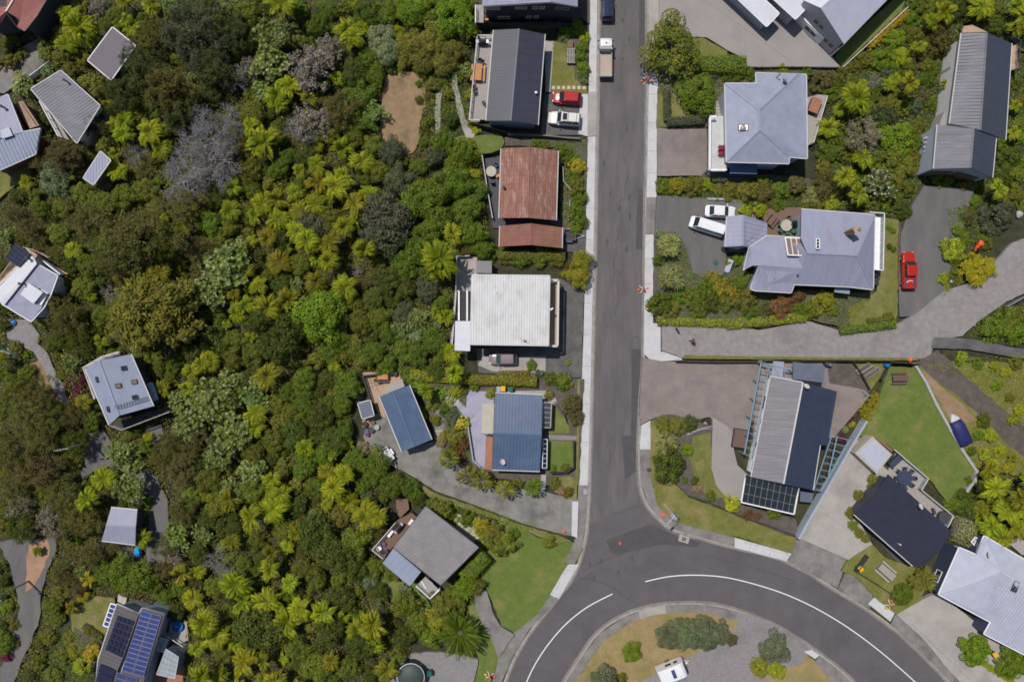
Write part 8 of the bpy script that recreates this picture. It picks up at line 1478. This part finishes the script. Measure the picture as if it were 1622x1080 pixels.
many('round', 'mid', [(32,85,10,'olive'),(45,55,9,'olive'),(12,70,13,'mid'),(18,58,11,'limeo'),(60,50,11,'limeo'),(70,75,14,'mid'),(120,385,10,'mid'),(128,395,8,'dark'),(145,1035,14,'gold'),(118,1030,14,'limeo'),(130,1055,14,'limey'),(110,1010,12,'olive'),(140,1000,8,'green'),(150,1020,6,'olive'),(95,940,14,'olive'),(90,980,14,'mid'),(75,1010,14,'olive'),(60,1050,14,'mid'),(100,1040,14,'olive'),(85,1070,14,'olive'),(10,960,12,'bright'),(20,990,12,'olive'),(12,935,9,'bright'),(10,1040,9,'red'),(25,1020,6,'olive'),(0,900,12,'dark'),(220,945,6,'wine'),(210,950,6,'bronze'),(180,700,6,'bright'),(215,735,12,'mid'),(112,610,9,'wine'),(125,618,11,'wine'),(118,635,10,'wine'),(130,600,9,'wine'),(40,560,9,'bright'),(50,545,3),(88,560,9,'olive'),(95,595,9,'mid')])
many('round', 'limey', [(725,238,13),(742,232,12),(715,255,14),(735,258,16,'gold'),(752,250,13),(705,240,12),(720,275,10),(748,195,9,'limeo'),(755,205,8)])
many('star', 'karaka', [(35,132,19,'pale'),(50,148,13,'pale')])
# ------------------------------------------------------------------ filler in the bush
BUSH = [[(62,0),(745,0),(750,60),(740,110),(700,240),(760,230),(770,350),(780,400),(745,405),(722,420),(715,560),(735,590),(560,590),(558,720),(610,760),(600,880),(585,900),(650,960),(690,990),(640,1035),(610,1080),(285,1080),(300,1020),(255,960),(200,940),(110,945),(60,1080),(0,1080),(0,330),(60,250),(50,100)],
        [(1320,112),(1380,70),(1432,12),(1440,-5),(1622,-5),(1622,330),(1560,330),(1460,300),(1420,345),(1300,330),(1290,280)], [(1530,740),(1622,720),(1622,880),(1560,845),(1520,800)]]
MIX = {0: [('broad', 'dark', 3), ('broad', 'green', 2), ('broad', 'mid', 3), ('small', 'olive', 2), ('fern', 'lime', 3), ('fern', 'limeo', 1), ('kanuka', 'oliveb', 1.2), ('karaka', 'karaka', 1), ('small', 'dark', 1)],
       1: [('round', 'mid', 3), ('round', 'olive', 2), ('fern', 'lime', 2), ('round', 'bright', 2), ('round', 'dark', 1)], 2: [('fern', 'lime', 3), ('round', 'limeo', 2), ('fern', 'limeo', 2)]}
rnd = random.Random(3)
PL = [p for p in PL if p['r'] > 4]
EX2 = [(e, min(q[0] for q in e)-25, max(q[0] for q in e)+25, min(q[1] for q in e)-25, max(q[1] for q in e)+25) for e in EXCL]
def blocked(x, y, r):
    for e, x0, x1, y0, y1 in EX2:
        if x0 < x < x1 and y0 < y < y1 and (inpoly(x, y, e) or dist_poly(x, y, e) < r*.72): return True
    return False
nfill = 0
for bi, poly in enumerate(BUSH):
    xs = [q[0] for q in poly]; ys = [q[1] for q in poly]
    for rad, tries in ((17, 5000), (13, 5000), (10, 5000)):
        for _ in range(tries if bi == 0 else tries//8):
            x, y = rnd.uniform(min(xs), max(xs)), rnd.uniform(min(ys), max(ys)); r = rad*rnd.uniform(.85, 1.2)
            if not inpoly(x, y, poly): continue
            if any((x-p['x'])**2+(y-p['y'])**2 < (0.74*(r+p['r']))**2 for p in PL): continue
            if blocked(x, y, r): continue
            kk = MIX[bi]; k, c, _w = rnd.choices(kk, [q[2] for q in kk])[0]
            if x < 130 and bi == 0 and k == 'fern': k, c = 'kanuka', 'oliveb'
            plant(k, x, y, r, c); nfill += 1
# ------------------------------------------------------------------ labels: which one
LM = [('charcoal gable roof', 817, 122), ('faded rust-red roof', 837, 292), ('white ribbed roof', 808, 492), ('blue garage roof', 642, 662), ('blue ribbed house roof', 820, 685), ('grey-brown ribbed roof', 690, 865), ('round water tank', 654, 1061), ('bare brown clearing', 640, 180), ('flat mauve-grey roof', 177, 85), ('weathered grey roof', 107, 168), ('white hillside roof', 45, 450), ('skylit blue-grey roof', 190, 617), ('isolated shed roof', 190, 833), ('solar panel roof', 215, 1010), ('large dead grey tree', 315, 245), ('tall soft-olive conifer', 238, 500),
      ('hipped tile roof', 1213, 190), ('pale modern roof', 1310, 30), ('brick chimney', 1345, 364), ('parked white van', 1120, 358), ('long pale-and-navy roof', 1550, 135), ('twin garage doors', 1525, 285), ('red ute', 1440, 428), ('black cabin roof', 1435, 825), ('covered boat', 1520, 682), ('corner street lamp', 1052, 798), ('white caravan', 1064, 1058), ('lower-right hipped roof', 1570, 940), ('pergola house roof', 1250, 690), ('parked tip truck', 960, 92), ('red hatchback', 898, 155), ('date palm', 727, 1012), ('big sprawling street tree', 1066, 70), ('golden weeping shrub', 1550, 425), ('walking person', 1095, 540), ('hillside solar panel', 27, 404), ('driveway power pole', 147, 700), ('track power pole', 49, 918)]
ORD = ['nearest', 'second nearest', 'third nearest', 'fourth nearest', 'fifth nearest', 'sixth nearest', 'seventh nearest', 'eighth nearest', 'ninth nearest', 'tenth nearest', 'eleventh nearest', 'twelfth nearest']
SEC = ['east', 'north-east', 'north', 'north-west', 'west', 'south-west', 'south', 'south-east']
def sizeword(p):
    r = p['r']; return 'tiny' if r < 8 else 'small' if r < 13 else 'medium-sized' if r < 21 else 'large' if r < 32 else 'huge'
groups = {}
for p in PL:
    if p['l']: continue
    lm = min(LM, key=lambda q: (q[1]-p['x'])**2+(q[2]-p['y'])**2); d = math.hypot(lm[1]-p['x'], lm[2]-p['y']); sec = SEC[int(((math.degrees(math.atan2(lm[2]-p['y'], p['x']-lm[1]))+22.5) % 360)//45)]
    p['d'] = d; groups.setdefault((sizeword(p), CW[p['c']], NAMES[p['k']][1], lm[0], sec), []).append(p)
for key, ps in groups.items():
    ps.sort(key=lambda q: q['d'])
    for i, p in enumerate(ps):
        sw, cw, nm, lm, sec = key
        if nm == 'bare dead tree': cw = 'silvery'
        p['l'] = ('%s %s %s %s of the %s' % (sw, cw, nm, sec, lm)) if len(ps) == 1 else ('%s %s %s, %s %s of the %s' % (sw, cw, nm, ORD[min(i, 11)], sec, lm))
        if nm.startswith('tree '): p['l'] = p['l'].replace(' '+nm, ' '+nm)
CAT = {'fern': 'tree fern', 'palm': 'palm', 'phoenix': 'palm', 'cabbage': 'cabbage tree'}
pr = random.Random(8); vrng = {}
for p in PL:
    k = p['k']; R = p['r']*S*(1.16 if k == 'fern' else 1); tree = k in KIND; c0 = COLS[p['c']]; j = pr.uniform(.8, 1.12)*(.84 if k == 'fern' else 1.0); col = tuple(x*j*pr.uniform(.93, 1.07) for x in c0)
    name, nm, grp = NAMES[k]; hs = p['hs']*pr.uniform(.9, 1.1)
    zc = R*(1.1 if tree else .5)*hs; zg = gz(p['x'], p['y']) if not tree else 0; R = R*(H-zc)/H; q = P(p['x'], p['y'], zc+zg); rz = pr.uniform(0, 6.28)
    if tree:
        ms = KIND[k]; cm, tm = ms[pr.randrange(len(ms))]
        t = thing(name, p['l'], CAT.get(k, 'tree'), (q.x, q.y, 0 if zg < .12 else zg-.05), rz, grp); t.scale = (R*pr.uniform(.86, 1.12), R*pr.uniform(.86, 1.12), R*hs)
        if k in ('fern', 'palm'): t.rotation_euler = (pr.gauss(0, .14), pr.gauss(0, .14), rz)
        for me, n2 in ((tm, 'trunk'), (cm, 'branches' if k == 'dead' else 'crown')):
            o = bpy.data.objects.new(n2, me); COL.objects.link(o); o.parent = t
            if n2 == 'crown': o.color = (*col, 1)
        if p['p'] is not None: p['o'] = o
    else:
        me = pr.choice(SH[k]); o = bpy.data.objects.new(name, me); COL.objects.link(o); o.location = (q.x, q.y, zg-.02); o.rotation_euler = (0, 0, rz); o.scale = (R, R, R*hs); o.color = (*col, 1)
        tag(o, p['l'], 'shrub' if k != 'spike' else 'plant', grp); p['o'] = o
# petal colours: own mesh copies with their own petal material
PM = {}
for p in PL:
    if p['p'] is not None:
        o = p['o']; key = (o.data.name, p['p'])
        if key not in PM:
            me = o.data.copy(); nm = 'petal_%d' % len(PM); plain(nm, p['p'], 0.8, v=.2); 
            for i, m_ in enumerate(me.materials):
                if m_.name.startswith('petal'): me.materials[i] = M(nm)
            PM[key] = me
        o.data = PM[key]
# ------------------------------------------------------------------ hedges
def hedge(label, a, b_, w, h, col, z=None, leaf=.2):
    z = gz((a[0]+b_[0])/2, (a[1]+b_[1])/2) if z is None else z; A, B = P(*a, h+z), P(*b_, h+z); V = hedge_mesh(A, B, w, h, leaf)+np.array([0, 0, z]); c = (A+B)/2; V = V-np.array([c.x, c.y, 0])
    e = MB(); e.bar((A.x-c.x, A.y-c.y, z+h*.42), (B.x-c.x, B.y-c.y, z+h*.42), w*.72, h*.8, 1)
    me = mesh_np('hedge', V, len(V)//4, ['leaf', 'bark'], e); o = bpy.data.objects.new('hedge', me); COL.objects.link(o); o.location = (c.x, c.y, 0); o.color = (*COLS[col], 1); return tag(o, label, 'hedge', 'hedges')
hedge('thick bright green hedge between the street tree and the concrete forecourt', (1102, 97), (1183, 101), 2.4, 1.5, 'bright')
hedge('low grey-green hedge along the footpath side of the small lawn', (1057, 142), (1058, 190), .9, .9, 'greyd'); hedge('low grey-green hedge above the brown parking bay', (1058, 192), (1116, 189), 1.2, 1.0, 'greyd')
hedge('long lime hedge dividing the white-roofed and blue-roofed properties', (742, 601), (850, 605), 1.3, 1.2, 'limeo'); hedge('grassy low hedge behind the mauve hatchback', (790, 592), (838, 591), .8, .5, 'limeo'); hedge('shaggy lime hedge west of the bins', (650, 594), (740, 600), 1.4, 1.1, 'limey')
hedge('curved bright green clipped hedge against the grey-brown ribbed roof', (735, 918), (769, 881), 2.2, 2.4, 'bright')
hedge('low bright green hedge edging the shared driveway, western half', (1042, 508), (1150, 512), 1.1, .6, 'lime'); hedge('low bright green hedge edging the shared driveway, eastern half', (1152, 514), (1278, 502), 1.3, .7, 'lime')
hedge('low green hedge at the foot of the long lawn by the driveway', (1332, 524), (1420, 513), 1.1, .7, 'bright'); hedge('short green hedge on the lawn above the driveway bend', (1376, 508), (1412, 506), .8, .6, 'mid')
hedge('pale clipped box hedge between the black cabin and the hipped roof', (1516, 838), (1545, 850), 3.4, 1.9, 'palehedge', leaf=.15)
hedge('mixed green hedge row in front of the rust-red garage', (795, 403), (895, 405), 1.4, 1.2, 'olive'); hedge('low hedge in the curving garden by the solar house lawn', (130, 992), (160, 1012), .9, .6, 'mid')
hedge('low shrubs hedge along the dark driveway wall below the parked van', (1170, 455), (1188, 432), 1.0, .8, 'bright')
# ------------------------------------------------------------------ ground cover nobody could count
def np_in(X, Y, poly):
    c = np.zeros(len(X), bool); n = len(poly); j = n-1
    for i in range(n):
        xi, yi, xj, yj = poly[i][0], poly[i][1], poly[j][0], poly[j][1]
        if yi != yj: c ^= ((yi > Y) != (yj > Y)) & (X < (xj-xi)*(Y-yi)/(yj-yi)+xi)
        j = i
    return c
def cover(name, polys, dens, leaf, col, label, zr=(.05, .9), seed=1, mat='leaf', asp=.5, bush=False, patchy=0):
    g = np.random.default_rng(seed); Vs = []
    for poly in polys:
        xs = [q[0] for q in poly]; ys = [q[1] for q in poly]; N = int((max(xs)-min(xs))*(max(ys)-min(ys))*S*S*dens); X = g.uniform(min(xs), max(xs), N); Y = g.uniform(min(ys), max(ys), N)
        k = np_in(X, Y, poly); X, Y = X[k], Y[k]; Z = np.zeros(len(X))
        for pp, zz, x0, x1, y0, y1 in SLABS:
            k = (X >= x0) & (X <= x1) & (Y >= y0) & (Y <= y1); i = np.nonzero(k)[0]
            if len(i): i = i[np_in(X[i], Y[i], pp)]; Z[i] = np.maximum(Z[i], zz)
        if bush:
            bad = Z > .32
            for e in EXCL:
                k = (X >= min(q[0] for q in e)-2) & (X <= max(q[0] for q in e)+2) & (Y >= min(q[1] for q in e)-2) & (Y <= max(q[1] for q in e)+2); i = np.nonzero(k)[0]
                if len(i): c0 = (sum(q[0] for q in e)/len(e), sum(q[1] for q in e)/len(e)); bad[i] |= np_in(c0[0]+(X[i]-c0[0])*.97, c0[1]+(Y[i]-c0[1])*.97, e)
            X, Y, Z = X[~bad], Y[~bad], Z[~bad]*0
        if patchy:
            k = g.uniform(0, 1, len(X)) < np.clip(.5+.5*np.sin(X*.14+patchy+np.sin(Y*.09)*2.3)*np.sin(Y*.16+np.sin(X*.07+patchy)*2.4)+.25*np.sin(X*.41)*np.sin(Y*.37+patchy), 0, 1)**3; X, Y, Z = X[k], Y[k], Z[k]
        h = .5+.5*np.sin(X*.11+np.sin(Y*.07)*2)*np.sin(Y*.13+1.3); pts = np.stack([(X-811)*S, (540-Y)*S, Z+zr[0]+(zr[1]-zr[0])*h*g.uniform(.3, 1, len(X))], axis=1)
        n = g.normal(0, .5, (len(pts), 3))+np.array([0, 0, 1]); Vs.append(leaf_arrays(pts, n, leaf*g.uniform(.5, 1.3, len(pts)), asp))
    V = np.concatenate(Vs); me = mesh_np(name, V, len(V)//4, [mat]); o = bpy.data.objects.new(name, me); COL.objects.link(o); o.color = (*COLS[col], 1); tag(o, label, 'ground cover', kind='stuff'); return o
leafmat('leaf_mixed', .6, .2, .2, .55, .045)
cover('undergrowth', BUSH[:1], 36, .25, 'olive', 'tangled low green undergrowth covering the western bush floor', mat='leaf_mixed', zr=(.05, 1.7), bush=True)
cover('undergrowth', BUSH[1:], 34, .22, 'bright', 'low green undergrowth between the gardens on the eastern slope', mat='leaf_mixed', zr=(.03, .5), bush=True, seed=7)
cover('weeds', [[(1448,575),(1622,560),(1622,690),(1570,635),(1530,600)],[(1545,660),(1622,735),(1622,765),(1540,745),(1500,690)]], 26, .2, 'limeo', 'scattered weeds and long grass on the bank beyond the big lawn', zr=(.02, .35), seed=2, mat='leaf_mixed')
BEDS = [[(1042,112),(1180,112),(1320,114),(1148,138),(1128,188),(1116,204),(1100,190),(1041,150)], [(1036,372),(1066,370),(1084,390),(1096,432),(1130,443),(1175,420),(1190,455),(1380,465),(1340,520),(1275,505),(1200,518),(1046,513)], [(870,225),(930,222),(926,358),(888,355),(888,238)], [(1040,280),(1120,280),(1200,290),(1290,285),(1290,330),(1180,325),(1040,311)], [(1495,330),(1530,330),(1600,330),(1560,410),(1490,470),(1500,420)],
        [(645,592),(740,600),(738,640),(741,668),(750,727),(742,725),(715,700),(700,640),(660,610)], [(1545,510),(1622,480),(1622,545),(1530,532)], [(690,785),(760,800),(890,850),(800,830),(760,850),(740,850)], [(652,90),(745,120),(742,200),(700,225),(660,215),(672,165)], [(108,990),(160,1015),(150,1078),(60,1080),(90,1000)], [(725,900),(765,900),(760,950),(730,960),(700,990),(690,960)]]
cover('bed_foliage', BEDS, 60, .17, 'bright', 'low mixed planting and leaf litter filling the garden beds', zr=(.03, .45), seed=3, mat='leaf_mixed')
LAWNS = [[(1030,660),(1060,690),(1068,760),(1100,790),(1255,850),(1250,880),(1120,842),(1040,800),(1022,720)], [(912,860),(925,870),(850,975),(818,1002),(770,930),(760,880),(800,820),(850,850)], [(1340,884),(1378,860),(1470,905),(1440,958),(1384,945)], [(900,1085),(988,985),(1080,966),(1165,978),(1100,1035),(1010,1082)],[(874,66),(932,70),(930,149),(873,149)],[(1406,580),(1446,582),(1540,745),(1500,800),(1415,712),(1360,690)],[(765,985),(790,1045),(775,1085),(757,1040)],[(120,950),(185,945),(165,1010),(120,1000)],[(600,890),(640,905),(680,950),(650,980),(620,950)]]
cover('grass_tufts', LAWNS, 22, .13, 'limeo', 'uneven tufts of grass scattered over the lawns', zr=(.0, .05), seed=4, asp=.3)
cover('dry_grass', LAWNS, 60, .12, 'tan', 'straw-coloured dry grass worn into patches of the lawns', zr=(.0, .03), seed=5, asp=.3, patchy=1.0)
cover('clover', LAWNS, 45, .12, 'green', 'darker green clover growing in patches of the lawns', zr=(.0, .04), seed=6, asp=.6, patchy=3.7)
print('plants', len(PL), 'filler', nfill, {k: sum(1 for p in PL if p['k'] == k) for k in NAMES})
